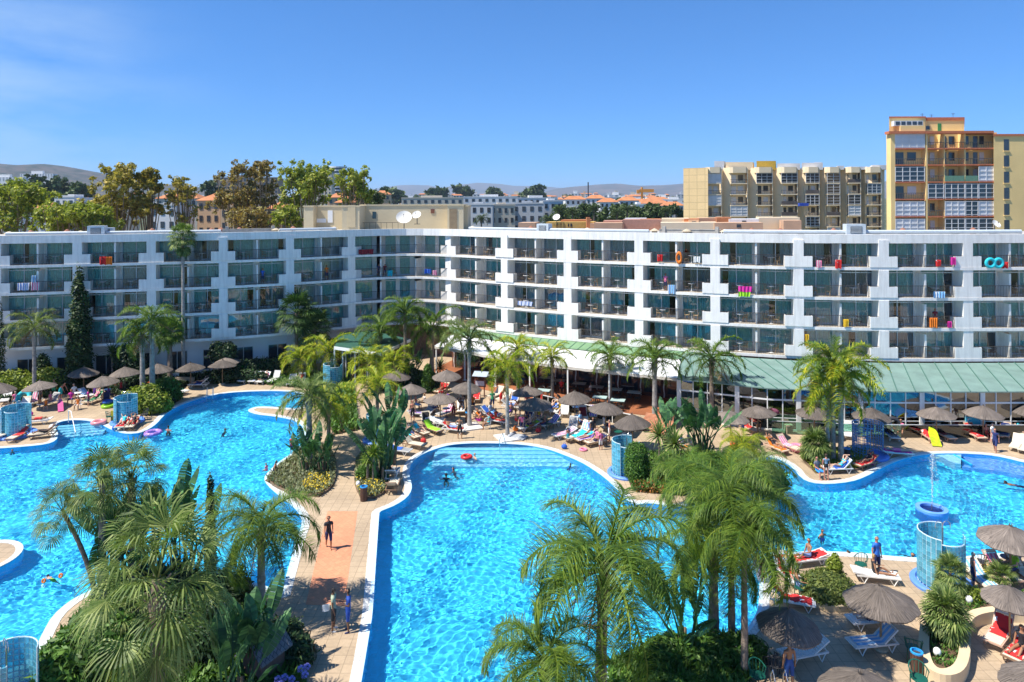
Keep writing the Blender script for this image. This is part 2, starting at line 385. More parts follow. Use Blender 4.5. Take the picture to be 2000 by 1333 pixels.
# ------------------------------------------------------------------ the hotel
HP = [(-62.2, 60.9), (-55.3, 62.6), (-48.6, 64.25), (-42, 65.9), (-35.7, 67.5), (-29.3, 69.2), (-23.4, 71.9), (-17.8, 75.7), (-14.9, 77.3), (-11.1, 78.0), (-7.2, 76.5),
      (-.86, 71.7), (5.5, 68.1), (12, 64.8), (18.35, 61.8), (25, 59.6), (31.9, 58.6), (39, 58.4), (46.3, 58.4), (53.6, 58.5)]
HP = [Vector((x, y, 0)) for x, y in HP]
Z1, FH, SL = 3.83, 2.6, .26       # underside of the first balcony slab, storey height, slab thickness
FASC = mat('hotel_white_fascia', (.86, .84, .80), .75, .035, 1.5, bump=.05, bscale=6)
SLABM = mat('balcony_floor_tiles', (.52, .45, .36), .8, .1, 2)
def streaks(m, amt=.12):
    nt = m.node_tree; N = nt.nodes.new; K = nt.links.new; b = nt.nodes['Principled BSDF']; src = b.inputs['Base Color'].links[0].from_socket
    geo = N('ShaderNodeNewGeometry'); mp = N('ShaderNodeMapping'); mp.inputs['Scale'].default_value = (2.6, 2.6, .22); K(geo.outputs['Position'], mp.inputs[0])
    n = N('ShaderNodeTexNoise'); n.inputs['Scale'].default_value = 1.4; n.inputs['Detail'].default_value = 6; n.inputs['Roughness'].default_value = .65; K(mp.outputs[0], n.inputs['Vector'])
    r = N('ShaderNodeMapRange'); r.inputs[1].default_value = .38; r.inputs[2].default_value = .56; r.inputs[3].default_value = 1-amt; r.inputs[4].default_value = 1.0; K(n.outputs[0], r.inputs[0])
    s = N('ShaderNodeVectorMath'); s.operation = 'SCALE'; K(src, s.inputs[0]); K(r.outputs[0], s.inputs['Scale']); K(s.outputs[0], b.inputs['Base Color'])
streaks(FASC, .13)
INNER = mat('balcony_inner_wall', (.74, .70, .64), .85, .05, 1)
RAILM = mat('railing_brown_metal', (.085, .07, .06), .5, .15)
FRAMEM = mat('aluminium_frame', (.62, .66, .68), .4, .03)
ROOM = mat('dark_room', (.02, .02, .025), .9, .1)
CURT = mat('teal_curtain', (.42, .76, .72), .9, .12, 5)
CURT2 = mat('grey_curtain', (.30, .32, .36), .9, .1, 5)
CURT3 = mat('white_curtain', (.62, .64, .64), .9, .1, 5)
def glassm(name, tint, ior=2.0, rough=.0):
    m = bpy.data.materials.new(name); m.use_nodes = True; nt = m.node_tree; N = nt.nodes.new; K = nt.links.new
    nt.nodes.remove(nt.nodes['Principled BSDF'])
    t = N('ShaderNodeBsdfTransparent'); t.inputs[0].default_value = (*tint, 1)
    g = N('ShaderNodeBsdfGlossy'); g.inputs['Roughness'].default_value = rough; g.inputs[0].default_value = (.9, .95, 1, 1)
    geo = N('ShaderNodeNewGeometry'); no = N('ShaderNodeTexNoise'); no.inputs['Scale'].default_value = .7
    K(geo.outputs['Position'], no.inputs['Vector'])
    bp = N('ShaderNodeBump'); bp.inputs['Strength'].default_value = .04; bp.inputs['Distance'].default_value = .1
    K(no.outputs[0], bp.inputs['Height']); K(bp.outputs[0], g.inputs['Normal'])
    f = N('ShaderNodeFresnel'); f.inputs[0].default_value = ior; K(bp.outputs[0], f.inputs['Normal'])
    mx = N('ShaderNodeMixShader'); K(f.outputs[0], mx.inputs[0]); K(t.outputs[0], mx.inputs[1]); K(g.outputs[0], mx.inputs[2])
    K(mx.outputs[0], nt.nodes['Material Output'].inputs[0]); return m
GLASS = glassm('window_glass', (.88, .98, .96), 2.1)
GLASSC = glassm('clear_glass', (.75, .88, .86), 1.9)

def polyoff(P, d):     # offset of an open line towards the pool
    out = []
    for i in range(len(P)):
        a = P[max(i-1, 0)]; b = P[min(i+1, len(P)-1)]; c = P[i]
        t1 = (c-a).normalized() if i else (b-c).normalized(); t2 = (b-c).normalized() if i < len(P)-1 else t1
        n = Vector((t1.y+t2.y, -(t1.x+t2.x), 0)).normalized(); k = n.dot(Vector((t1.y, -t1.x, 0)))
        out.append(c+n*(d/k))
    return out
def curve(P, it=2):    # rounds an open line without moving its ends
    for _ in range(it):
        q = [P[0]]
        for i in range(len(P)-1): q += [P[i]*.75+P[i+1]*.25, P[i]*.25+P[i+1]*.75]
        P = q+[P[-1]]
    return P
def band(P, d0, d1, z0, z1):
    a, b = polyoff(P, d0), polyoff(P, d1)
    return MB().prism([(p.x, p.y) for p in a]+[(p.x, p.y) for p in b[::-1]], z0, z1)
hotel = T('hotel_building', 'long curved white five-storey hotel with balconies wrapped around the pools', 'hotel', (0, 0, 0))
HS = curve(HP, 1)
for k in range(4):
    z = Z1+FH*k
    O('floor_slab', band(HS, .06, -11, z, z+SL-.012), FASC, hotel)
    O('balcony_floor', band(HS, .0, -1.5, z+SL-.012, z+SL), SLABM, hotel)
ZR = Z1+FH*4
O('roof_fascia', band(HS, .02, -.3, ZR-.28, ZR+.48), FASC, hotel)
O('roof', band(HS, -.3, -12, ZR-.02, ZR+.2), mat('roof_gravel', (.42, .40, .36), .95, .2, 1.5), hotel)
O('back_wall', band(HP, -11, -11.3, 0, ZR), WHITE, hotel)
left = HP[:9]
def gwall():
    mb = MB(); P = polyoff(left, -1.5)
    return band(left, -1.75, -2.0, 0, Z1)
O('ground_floor_wall', gwall(), WHITE, hotel)
O('ground_floor_wall', band(HP[8:], -1.75, -2.0, 0, Z1), mat('brown_ground_floor', (.22, .13, .09), .8, .2, 1), hotel)
LB = 7.1
def win_frame(x0, x1, dark=False):
    mb = MB(); y0, y1 = 1.40, 1.50; z0, z1 = 0, FH-SL; xm = (x0+x1)/2; t = .05
    for x in (x0+t/2, xm, x1-t/2): mb.b(x-t/2-(.02 if x == xm else 0), x+t/2, y0, y1, z0+.09, z1-.02)
    mb.b(x0+t, xm-.045, y0+.003, y1, z0+.003, z0+.12); mb.b(xm+.025, x1-t, y0+.003, y1, z0+.003, z0+.12)
    mb.b(x0+t, xm-.045, y0+.003, y1, z1-.38, z1-.29); mb.b(xm+.025, x1-t, y0+.003, y1, z1-.38, z1-.29)
    mb.b(x0+t, x1-t, y0+.005, y1, z1-.06, z1-.02); return mb.mesh('window')
def win_pane(x0, x1):
    mb = MB(); z1 = FH-SL; xm = (x0+x1)/2
    for a, b in ((x0+.05, xm-.045), (xm+.025, x1-.05)):
        for c, d in ((.12, z1-.38), (z1-.29, z1-.06)):
            mb.add([(a, 1.45, c), (b, 1.45, c), (b, 1.45, d), (a, 1.45, d)], [(0, 1, 2, 3)])
    return mb.mesh('pane')
def curtain(x0, x1, gap):
    mb = MB(); n = 46; z1 = FH-SL-.02; vs = []; fs = []
    for i in range(n+1):
        x = x0+(x1-x0)*i/n; y = 1.62+.035*sin(i*1.9)+.02*sin(i*.7)
        vs += [(x, y, .03), (x, y, z1)]
    for i in range(n):
        u = i/n
        if gap and gap[0] < u < gap[1]: continue
        fs.append((2*i, 2*i+2, 2*i+3, 2*i+1))
    return mb.add(vs, fs).mesh('curtain')
WX = [(.45, 3.27), (3.86, 6.66)]
WM = [(win_frame(*w), win_pane(*w)) for w in WX]
GAPS = [None, None, (.05, .22), (.75, .98), (.42, .62), None, (.3, .5), None]
CM = [[curtain(w[0], w[1], g) for g in GAPS] for w in WX]
rm = MB()       # back wall of the balcony around the openings, side returns, room behind
zt = FH-SL
for a, b in ((-.42, WX[0][0]), (WX[0][1], WX[1][0]), (WX[1][1], LB+.42)): rm.b(max(a, -.0), min(b, LB), 1.42, 1.62, 0, zt)
rm.b(0, LB, 1.52, 1.60, zt-.05, zt+.02)
INN = rm.mesh('balcony_back_wall')
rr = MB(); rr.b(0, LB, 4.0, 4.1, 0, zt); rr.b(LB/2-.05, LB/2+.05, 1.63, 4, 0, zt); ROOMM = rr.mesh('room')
pb = MB(); pb.b(-.41, .41, .0, 1.46, 0, zt); PILL = pb.mesh('pillar')
PARA = []
for s_ in (-1, 1):
    pp = MB(); pp.prism([(s_*.41, 0), (s_*1.13, 0), (s_*1.13, .75), (s_*1.05, .75), (s_*1.05, .1), (s_*.41, .1)], 0, .92); PARA.append(pp.mesh('balcony_parapet'))
fb = MB(); fb.b(LB/2-.08, LB/2+.08, .1, 1.42, 0, 2.0); FINM = fb.mesh('balcony_divider')
def rail(x0, x1):
    mb = MB(); mb.b(x0, x1, .03, .07, .98, 1.02); mb.b(x0, x1, .04, .06, .08, .10)
    n = max(2, int((x1-x0)/.13))
    for i in range(n+1):
        x = x0+(x1-x0)*i/n; w = .018 if i % 9 else .03
        mb.b(x-w/2, x+w/2, .041, .041+w, .0, .98)
    mb.b(x0-.7, x0, .02, .06, .96, .99); mb.b(x1, x1+.7, .02, .06, .96, .99)
    return mb.mesh('railing')
RAIL = rail(1.13, LB-1.13)
def chair_mesh():
    a = MB(); a.lathe([(.02, .40), (.23, .41), (.245, .43), (.02, .44)], 10)
    b = MB()
    for i in range(9):
        an = -1.9+3.8*i/8; b.tube([(.22*sin(an), .2*cos(an)*-1*-1, .44), (.27*sin(an), .25*cos(an), .66+.16*max(0, cos(an)))], .012, 4)
    b.tube([(.27*sin(-2+4*i/10), .25*cos(-2+4*i/10), .66+.16*max(0, cos(-2+4*i/10))) for i in range(11)], .02, 5)
    l = MB(); l.tube([(0, 0, .42), (.01, .01, 0)], .018, 5)
    return a.mesh('seat'), b.mesh('backrest'), l.mesh('leg')
WICK = mat('wicker', (.45, .32, .18), .8, .2, 20); DGREEN = mat('green_plastic', (.01, .10, .07), .4, .1); WICKD = mat('dark_wicker', (.14, .10, .08), .8, .2, 20)
CH = chair_mesh()
def chair(label, loc, rz, m, group, name='wicker_chair', cat='chair'):
    t = T(name, label, cat, loc, rz, group)
    O('seat', CH[0], m, t); O('backrest', CH[1], m, t)
    for x in (-.17, .17):
        for y in (-.15, .15): O('leg', CH[2], m, t, loc=(x, y, 0))
    return t
def table_mesh():
    a = MB(); a.lathe([(.3, .70), (.32, .71), (.32, .73), (.01, .735)], 14)
    b = MB(); b.tube([(0, 0, 0.02), (0, 0, .70)], .025, 6); b.lathe([(.2, 0), (.2, .02), (.03, .04)], 10); return a.mesh('tabletop'), b.mesh('stand')
TB = table_mesh()
def table(label, loc, rz=0, m=WHITEP, group=None):
    t = T('round_table', label, 'table', loc, rz, group); O('tabletop', TB[0], m, t); O('stand', TB[1], m, t); return t
LEVEL = {0: 'first', 1: 'second', 2: 'third', 3: 'top'}
nwin = 0; extra_f = []; OCC = {}
bays = [(i, HP[i], HP[i+1]) for i in range(len(HP)-1)]
BAYN = {}
RB = random.Random(11)
order = sorted(bays, key=lambda b: (b[1]+b[2]).length)
seen_bay = [b for b in bays if abs((b[1]+b[2]).x/2/((b[1]+b[2]).y/2)) < .80]
NW = 0
fur = 0
for i, p, q in bays:
    L = (q-p).length; u = (q-p)/L; an = atan2(u.y, u.x); corner = i in (7, 8, 9)
    vis = -51 < p.x < 47.5
    nb = i-1 if i > 1 else 1
    for k in range(4):
        z = Z1+FH*k+SL; loc = (p.x, p.y, z)
        sx = L/LB
        c = ['%s bay from the left' % nth(nb)]
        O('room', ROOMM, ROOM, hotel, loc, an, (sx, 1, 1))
        if not corner:
            O('balcony_back_wall', INN, INNER, hotel, loc, an, (sx, 1, 1))
            O('balcony_divider', FINM, FASC, hotel, loc, an, (sx, 1, 1))
            O('railing', RAIL, RAILM, hotel, loc, an, (sx, 1, 1))
            for w in (0, 1):
                fr = O('window', WM[w][0], FRAMEM, hotel, loc, an, (sx, 1, 1))
                O('pane', WM[w][1], GLASS, fr)
                g = RB.randrange(len(GAPS)); O('curtain', CM[w][g], CURT if RB.random() < .76 else (CURT2 if RB.random() < .6 else CURT3), fr)
        else:   # the rounded inner corner: one tall unit per short bay
            key = ('cor', i)
            def mk(L=L):
                m1 = MB(); s = .5; m1.b(0, s, 1.42, 1.62, 0, zt); m1.b(L-.5, L, 1.42, 1.62, 0, zt); m1.b(0, L, 1.52, 1.60, zt-.05, zt+.02)
                if L > 3.5: m1.b(L/2-.2, L/2+.2, 1.42, 1.62, 0, zt)
                f = MB(); pn = MB(); spans = [(.5, L/2-.2), (L/2+.2, L-.5)] if L > 3.5 else [(.5, L-.5)]
                cu = MB()
                for a, b in spans:
                    f.b(a, a+.05, 1.4, 1.5, .1, zt); f.b(b-.05, b, 1.4, 1.5, .1, zt); f.b(a+.05, b-.05, 1.403, 1.5, 0.003, .12); f.b(a+.05, b-.05, 1.403, 1.5, zt-.38, zt-.29)
                    pn.add([(a+.05, 1.45, .12), (b-.05, 1.45, .12), (b-.05, 1.45, zt-.02), (a+.05, 1.45, zt-.02)], [(0, 1, 2, 3)])
                    n = 20; vs = []
                    for j in range(n+1):
                        x = a+(b-a)*j/n; y = 1.62+.035*sin(j*1.9); vs += [(x, y, .03), (x, y, zt)]
                    cu.add(vs, [(2*j, 2*j+2, 2*j+3, 2*j+1) for j in range(n)])
                r = MB(); r.b(0, L, .03, .07, .98, 1.02)
                for j in range(int(L/.13)): r.b(j*.13, j*.13+.018, .041, .06, 0, .98)
                d = MB(); d.b(-.08, .08, .1, 1.42, 0, 2.0)
                return m1.mesh('balcony_back_wall'), f.mesh('window'), pn.mesh('pane'), cu.mesh('curtain'), r.mesh('railing'), d.mesh('balcony_divider')
            M = cached(key, mk)
            O('balcony_back_wall', M[0], INNER, hotel, loc, an); fr = O('window', M[1], FRAMEM, hotel, loc, an)
            O('pane', M[2], GLASS, fr); O('curtain', M[3], CURT, fr)
            O('railing', M[4], RAILM, hotel, loc, an)
            if i > 7: O('balcony_divider', M[5], FASC, hotel, loc, an)
        if i not in (8, 9):
            a0 = an if i == 0 else (an+atan2(*((HP[i]-HP[i-1]).yx)))/2
            if i == 10: a0 = an
            if i == 7: a0 = atan2(*((HP[i]-HP[i-1]).yx))
            O('pillar', PILL, FASC, hotel, loc, a0); [O('balcony_parapet', PARA[e], FASC, hotel, loc, a0) for e in (0, 1)]
        # balcony furniture
        if not vis: continue
        M = Matrix.Translation(loc) @ Matrix.Rotation(an, 4, 'Z')
        wing = 'left wing' if i < 7 else ('inner corner' if corner else 'right wing')
        if i < 7: col = '%s bay of left wing' % ORD[i]
        elif corner: col = '%s bay of inner corner' % ORD[i-6]
        else: col = '%s bay of right wing' % ORD[i-9]
        for hs in ((0, 1) if not corner else (0,)):
            x0 = (1.7, 4.4)[hs]*sx if not corner else L*.4
            side = ('left', 'right')[hs] if not corner else 'only'
            if RB.random() < .06: continue
            for c_ in range(2):
                if fur > 292: break
                if RB.random() < .12 or (corner and c_): continue
                w = M @ Vector((x0+c_*.85+RB.uniform(-.1, .1), .75+RB.uniform(-.15, .25), 0))
                chair('wicker chair %s of table, %s floor, %s, %s balcony' % (('left', 'right')[c_], LEVEL[k], col, side),
                      w, an+RB.uniform(-1, 1)+(.8 if c_ == 0 else -.8), WICK if RB.random() < .7 else WICKD, 'chairs on the hotel balconies'); fur += 1
            w = M @ Vector((x0+.42, .8, 0))
            if not corner: table('white round table, %s floor, %s, %s balcony' % (LEVEL[k], col, side), w, 0, WHITEP, 'tables on the hotel balconies')

# ground floor openings on the left wing
gf = MB()
def gwin():
    a = MB(); a.b(0, .06, -.06, 0, 0, 2.1); a.b(1.87, 1.93, -.06, 0, 0, 2.1); a.b(.94, 1, -.06, 0, 0, 2.1); a.b(.06, .94, -.05, 0, 2.04, 2.1); a.b(1, 1.87, -.05, 0, 2.04, 2.1); a.b(.06, .94, -.05, 0, 0, .08); a.b(1, 1.87, -.05, 0, 0, .08)
    b = MB(); b.add([(.06, -.02, .08), (1.87, -.02, .08), (1.87, -.02, 2.04), (.06, -.02, 2.04)], [(0, 1, 2, 3)])
    return a.mesh('ground_window'), b.mesh('pane')
GW = gwin(); DG = mat('dark_glass', (.02, .035, .05), .05, .1, spec=.8)
for i, p, q in bays[1:8]:
    L = (q-p).length; u = (q-p)/L; an = atan2(u.y, u.x); n = Vector((u.y, -u.x, 0))
    for a in (1.0, 4.4):
        if i == 7 and a > 1: continue
        w = p+u*a-n*1.74; w.z = .55
        fr = O('ground_window', GW[0], FRAMEM, hotel, w, an); O('pane', GW[1], DG, fr)

# roof clutter, each thing on the flat roof
def on_roof(px, dback):   # a point DBACK metres behind the fascia, seen at column PX
    best = None
    for a, b in zip(HS[:-1], HS[1:]):
        d1 = a.x/a.y - (px-1000)/F; d2 = b.x/b.y - (px-1000)/F
        if d1 <= 0 <= d2:
            t = -d1/(d2-d1+1e-9); best = a.lerp(b, t); u = (b-a).normalized()
    n = Vector((u.y, -u.x, 0)); q = best-n*dback; q.z = ZR+.2; return q, atan2(u.y, u.x)
TERC = mat('terracotta', (.30, .13, .08), .8, .2); CONC = mat('beige_concrete', (.50, .42, .30), .9, .12, 2, bump=.2, bscale=5)
def vent_cap():
    a = MB(); a.b(-.22, .22, -.22, .22, 0, .38); b = MB(); b.lathe([(.48, .40), (.40, .45), (.1, .62), (.01, .64)], 12)
    return a.mesh('shaft'), b.mesh('cap')
VC = vent_cap()
vents = [(2, 1.6), (40, 2.2), (104, 3.4), (146, 1.5), (279, 3.5), (284, 1.3), (410, 2.0), (428, 3.0), (465, 3.2), (543, 1.4), (585, 3.2), (661, 1.5), (907, 1.4), (1012, 2.5), (1060, 1.2), (1136, 1.5), (1270, 1.6), (1336, 1.3), (1413, 1.4), (1470, 3), (1534, 3), (1570, 1.5), (1652, 3.3), (1726, 1.4), (1805, 3.4), (1885, 1.4), (1954, 3.5)]
for j, (px, db) in enumerate(vents):
    q, a = on_roof(px, db); tc = db > 1.9
    t = T('roof_vent', '%s roof vent with %s cap, %s along the hotel roof edge from the left' % ('small' if tc else 'wide', 'round terracotta' if tc else 'pale pyramid', nth(j+1)), 'roof vent', q, a, 'vents along the hotel roof', (.75, .75, 1.15) if tc else 1)
    O('shaft', VC[0], TERC if tc else CONC, t); O('cap', VC[1], TERC if tc else CONC, t)
def ac_box():
    a = MB(); a.b(-.75, .75, -.5, .5, .05, 1.1); b = MB(); b.b(-.45, .45, -.53, -.5, .35, .9)
    c = MB()
    for i in range(5): c.b(-.42, .42, -.55, -.53, .4+i*.1, .44+i*.1)
    return a.mesh('casing'), b.mesh('opening'), c.mesh('louvre')
AC = ac_box(); GALV = mat('galvanised_grey', (.52, .58, .62), .5, .06)
for px, db, s, lb in ((184, .9, 1, 'pale grey rooftop duct box with black opening above the tall cypress'), (196, 2.0, .8, 'smaller grey roof box behind the left duct box'), (1053, 1.2, .9, 'dark-mouthed grey duct box on the roof right of the satellite dishes'), (1676, 1.0, 1.05, 'grey hooded duct box on the roof below the sand-coloured apartments')):
    q, a = on_roof(px, db); t = T('duct_box', lb, 'duct box', q, a, None, s)
    O('casing', AC[0], GALV, t); O('opening', AC[1], DARKM, t); O('louvre', AC[2], GALV, t)
def pipe(px0, px1, db, z, r, lb, m=None):
    pts = []
    for k in range(13):
        q, a = on_roof(px0+(px1-px0)*k/12, db); q.z = ZR+z; pts.append(q)
    mb = MB(); mb.tube(pts, r, 8); c = pts[0].copy(); c.z = ZR+.2
    mb.v = [(x-c.x, y-c.y, zz-c.z) for x, y, zz in mb.v]
    for p in pts[::3]: mb.b(p.x-c.x-.06, p.x-c.x+.06, p.y-c.y-.06, p.y-c.y+.06, 0, z-.2)
    tag(O('roof_pipe', mb, m or GALV, loc=c), lb, 'pipe', 'pipes along the hotel roof')
pipe(3, 178, .9, .62, .17, 'white duct pipe along the roof edge at the far left end')
pipe(202, 430, .9, .62, .16, 'white duct pipe on the roof right of the left duct box')
pipe(550, 662, 1.2, .62, .15, 'white duct pipe on the roof left of the beige penthouse')
pipe(905, 1045, 1.0, .6, .15, 'white duct pipe on the roof just right of the beige penthouse')
pipe(1064, 1262, 1.0, .6, .16, 'long white duct pipe on the roof below the terracotta terraces')
pipe(1412, 1660, 1.0, .65, .19, 'grey duct pipe on the roof left of the hooded duct box')
pipe(1692, 2010, 1.0, .65, .19, 'grey duct pipe on the roof below the tall yellow tower')
for px0, px1, lb in ((1280, 1405, 'low concrete parapet on the roof below the tiled apartment wall'), (432, 545, 'low concrete parapet on the roof right of the fan palm')):
    q, a = on_roof(px0, 1.4); q2, _ = on_roof(px1, 1.4); mb = MB(); L = (q2-q).length
    mb.b(0, L, 0, .2, 0, .55); mb.b(0, L, -.05, .25, .55, .6)
    for x in (.3, L-.5): mb.b(x, x+.3, -.12, .32, 0, .85)
    tag(O('roof_parapet', mb, mat('weathered_concrete', (.42, .40, .36), .9, .2, 2), loc=q, rz=atan2(q2.y-q.y, q2.x-q.x)), lb, 'parapet')

# beige penthouse over the inner corner
PH = T('penthouse', 'beige windowless penthouse block on the hotel roof over the inner corner', 'rooftop building', (0, 84, ZR+.2))
BEI = mat('beige_render', (.62, .52, .34), .9, .08, .5, bump=.15, bscale=3)
BEI2 = mat('beige_painted_shade', (.62, .50, .31), .9, .05)  # the same beige slightly darker, shade put into the panel's colour
def phb(x0p, x1p, d0, d1, ytop, nm='block', m=BEI):
    X0, X1 = (x0p-1000)*d0/F, (x1p-1000)*d0/F; zt_ = HZ(ytop, d0)
    mb = MB(); mb.b(X0, X1, d0-84, d1-84, 0, zt_-ZR-.2); mb.b(X0-.08, X1+.08, d0-84-.08, d1-84+.08, zt_-ZR-.2, zt_-ZR-.05)
    return O(nm, mb, m, PH)
phb(593, 612, 83, 88, 399); phb(614, 668, 84.5, 89, 399, 'wing'); phb(668, 702, 80.8, 86, 399.5, 'tower'); phb(704, 898, 84.0, 90, 397.5, 'main_block'); phb(874, 905, 81.4, 88, 398, 'tower'); phb(897, 914, 82.6, 88, 400, 'side_block')
mb = MB(); mb.box(W(687, 80.8).x, -3.22-.02, 1.7, .9, .06, 2.6); O('panel', mb, BEI2, PH)
mb = MB(); mb.box(W(645, 84.5).x, .48, 1.6, .6, .06, 1.5); mb.box(W(625, 84.5).x, .47, 1.1, 1.5, .05, .5); O('panel', mb, WHITE, PH)
mb = MB(); mb.box(W(731, 84).x, -.03, 1.75, .45, .06, .85); O('window', mb, DG, PH)
mb = MB(); mb.box(W(845, 84).x, -.03, 2.2, .45, .06, .5); O('window', mb, mat('rust_panel', (.2, .08, .05), .8), PH)
mb = MB(); mb.box(W(885, 81.4).x, -2.63, 1.3, .9, .06, 2.4); O('door', mb, mat('brown_door', (.30, .22, .13), .8), PH)
mb = MB(); X0, X1 = W(698, 82).x, W(776, 82).x
mb.b(X0, X1, 0, .05, .85, .9)
for k in range(8): mb.b(X0+(X1-X0)*k/7-.02, X0+(X1-X0)*k/7+.02, 0, .04, 0, .85)
tag(O('rooftop_railing', mb, RAILM, loc=(0, 82.5, ZR+.2)), 'dark metal railing on the roof in front of the beige penthouse', 'railing')
def dish(label, loc, r, rz, tilt=-.9):
    t = T('satellite_dish', label, 'satellite dish', loc, rz)
    n = 20; prof = [(r*k/6, .28*r*(k/6)**2) for k in range(7)]; mb = MB(); mb.lathe([(max(.001, a), b) for a, b in prof], n, cap=False)
    mb.lathe([(max(.001, a), b+.02) for a, b in prof[::-1]], n, cap=False)
    M = Matrix.Translation((0, 0, r+.5)) @ Matrix.Rotation(-tilt, 4, 'X')
    mb.v = [tuple(M @ Vector(v)) for v in mb.v]; O('reflector', mb, mat('dish_white', (.78, .74, .66), .5, .05), t)
    m2 = MB(); m2.tube([(0, .1, 0), (0, .1, r+.4)], .05, 6); m2.lathe([(.4, 0), (.4, .04), (.05, .06)], 8, cy=.1); O('mast', m2, DARKM, t)
    m3 = MB(); e = M @ Vector((0, 0, r*.8)); m3.tube([tuple(M @ Vector((0, -r*.9, .2*r))), tuple(e)], .015, 5); m3.ball(*e, .06, n=6, m=4); O('feed_arm', m3, DARKM, t)
dish('large pale satellite dish on the roof in front of the penthouse', W(789, 80.5, ZR+.2), .92, .1)
dish('smaller white satellite dish right of the large one on the penthouse roof', W(814, 80.9, ZR+.9), .55, -.2)

# ------------------------------------------------------------------ restaurant with green metal roof, awning, terrace
GREENROOF = mat('green_metal_roof', (.18, .28, .245), .55, .14, .9, bump=.04, bscale=3)
GREENDK = mat('green_roof_seam', (.07, .17, .14), .6, .1)
rest = T('restaurant_building', 'glass-fronted poolside restaurant under a wide green standing-seam roof', 'restaurant', (28, 51, 0))
RO = Vector((28, 51, 0))
def rel(mb, o=RO): mb.v = [(x-o.x, y-o.y, z-o.z) for x, y, z in mb.v]; return mb
up = [Vector(p) for p in ((15.6, 62.6, 3.78), (18.35, 61.2, 3.78), (25, 59.1, 3.78), (31.9, 58.2, 3.78), (39, 58.05, 3.78), (46.3, 58.05, 3.78), (54, 58.1, 3.78))]
lo = [Vector(p) for p in ((13.3, 55.1, 3.3), (19.6, 52.2, 3.3), (24.2, 51.5, 3.3), (28.8, 51.15, 3.3), (36, 51.0, 3.3), (43.5, 51.0, 3.3), (51, 51.2, 3.3))]
def lerp_line(P, t):
    x = t*(len(P)-1); i = min(int(x), len(P)-2); return P[i].lerp(P[i+1], x-i)
mb = MB(); n = 40; th = Vector((0, 0, -.08))
a = [lerp_line(up, i/n) for i in range(n+1)]; b_ = [lerp_line(lo, i/n) for i in range(n+1)]
mb.add(a+b_+[p+th for p in a]+[p+th for p in b_], [(i+n+1, i+n+2, i+1, i) for i in range(n)]+[(i+2*(n+1), i+1+2*(n+1), i+1+3*(n+1), i+3*(n+1)) for i in range(n)]
       + [(i+n+1, i+3*(n+1), i+1+3*(n+1), i+n+2) for i in range(n)]+[(0, 2*(n+1), 3*(n+1), n+1)])
O('roof', rel(mb), GREENROOF, rest)
mb = MB()
for i in range(0, 33):
    t = i/32; p, q = lerp_line(up, t), lerp_line(lo, t); d = (q-p).normalized(); s_ = Vector((d.y, -d.x, 0)).normalized()*.03; h = Vector((0, 0, .055))
    mb.add([p+s_, p-s_, q-s_, q+s_, p+s_+h, p-s_+h, q-s_+h, q+s_+h], [(4, 5, 6, 7), (0, 3, 7, 4), (1, 5, 6, 2), (3, 2, 6, 7)])
so = O('roof_seams', rel(mb), GREENDK, rest)
gl = [p+Vector((0, .35, 0)) for p in lo]
def wall_line(P, z0, z1, w, step, nm, m, z_off=0, par=rest, org=RO):
    mb = MB(); L = sum((P[i+1]-P[i]).length for i in range(len(P)-1)); d = 0; i = 0; acc = 0
    while i < len(P)-1:
        seg = P[i+1]-P[i]
        while d <= acc+seg.length:
            p = P[i]+seg*((d-acc)/seg.length); mb.box(p.x, p.y, (z0+z1)/2, w, .08, z1-z0, rz=atan2(seg.y, seg.x)); d += step
        acc += seg.length; i += 1
    return O(nm, rel(mb, org), m, par)
def hband(P, z0, z1, d0, d1, nm, m, par=rest, org=RO):
    a = [Vector((p.x, p.y, 0)) for p in P]
    return O(nm, rel(band(a, d0, d1, z0, z1), org), m, par)
def colline(P, step, off=0):
    out = []; d = off; acc = 0
    for i in range(len(P)-1):
        seg = P[i+1]-P[i]
        while d <= acc+seg.length: out.append((P[i]+seg*((d-acc)/seg.length), atan2(seg.y, seg.x))); d += step
        acc += seg.length
    return out
for p, an in colline(gl, 4.5, .2):
    mb = MB(); mb.box(0, 0, 1.65, .34, .2, 3.1); O('pillar', mb, FASC, rest, loc=(p.x-RO.x, p.y-RO.y, 0), rz=an)
for p, an in colline(gl, 1.12, .2):
    mb = MB(); mb.box(0, 0, 1.65, .07, .1, 3.1); O('mullion', cached('mull', lambda: mb.mesh('mullion')), WHITEP, rest, loc=(p.x-RO.x, p.y-RO.y, 0), rz=an)
hband(gl, 2.30, 2.42, .04, -.06, 'transom', WHITEP); hband(gl, .95, 1.0, .03, -.03, 'rail', WHITEP); hband(gl, .0, .12, .06, -.1, 'sill', FASC)
hband(gl, .12, 3.22, .01, -.01, 'glazing', glassm('restaurant_glass', (.35, .45, .48), 2.6))
hband([p+Vector((0, -.5, 0)) for p in lo[1:]], .05, .95, .01, -.01, 'glass_balustrade', glassm('teal_balustrade_glass', (.45, .70, .62), 1.9))
hband([p+Vector((0, -.5, 0)) for p in lo[1:]], .95, .99, .025, -.025, 'balustrade_rail', FRAMEM)
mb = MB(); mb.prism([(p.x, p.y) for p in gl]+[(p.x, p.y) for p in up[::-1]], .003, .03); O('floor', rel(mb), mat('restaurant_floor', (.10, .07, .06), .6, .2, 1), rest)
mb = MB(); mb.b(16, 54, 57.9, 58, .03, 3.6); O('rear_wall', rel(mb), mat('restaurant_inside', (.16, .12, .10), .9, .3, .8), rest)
INSIDE = mat('white_tablecloth', (.6, .58, .55), .8, .05)
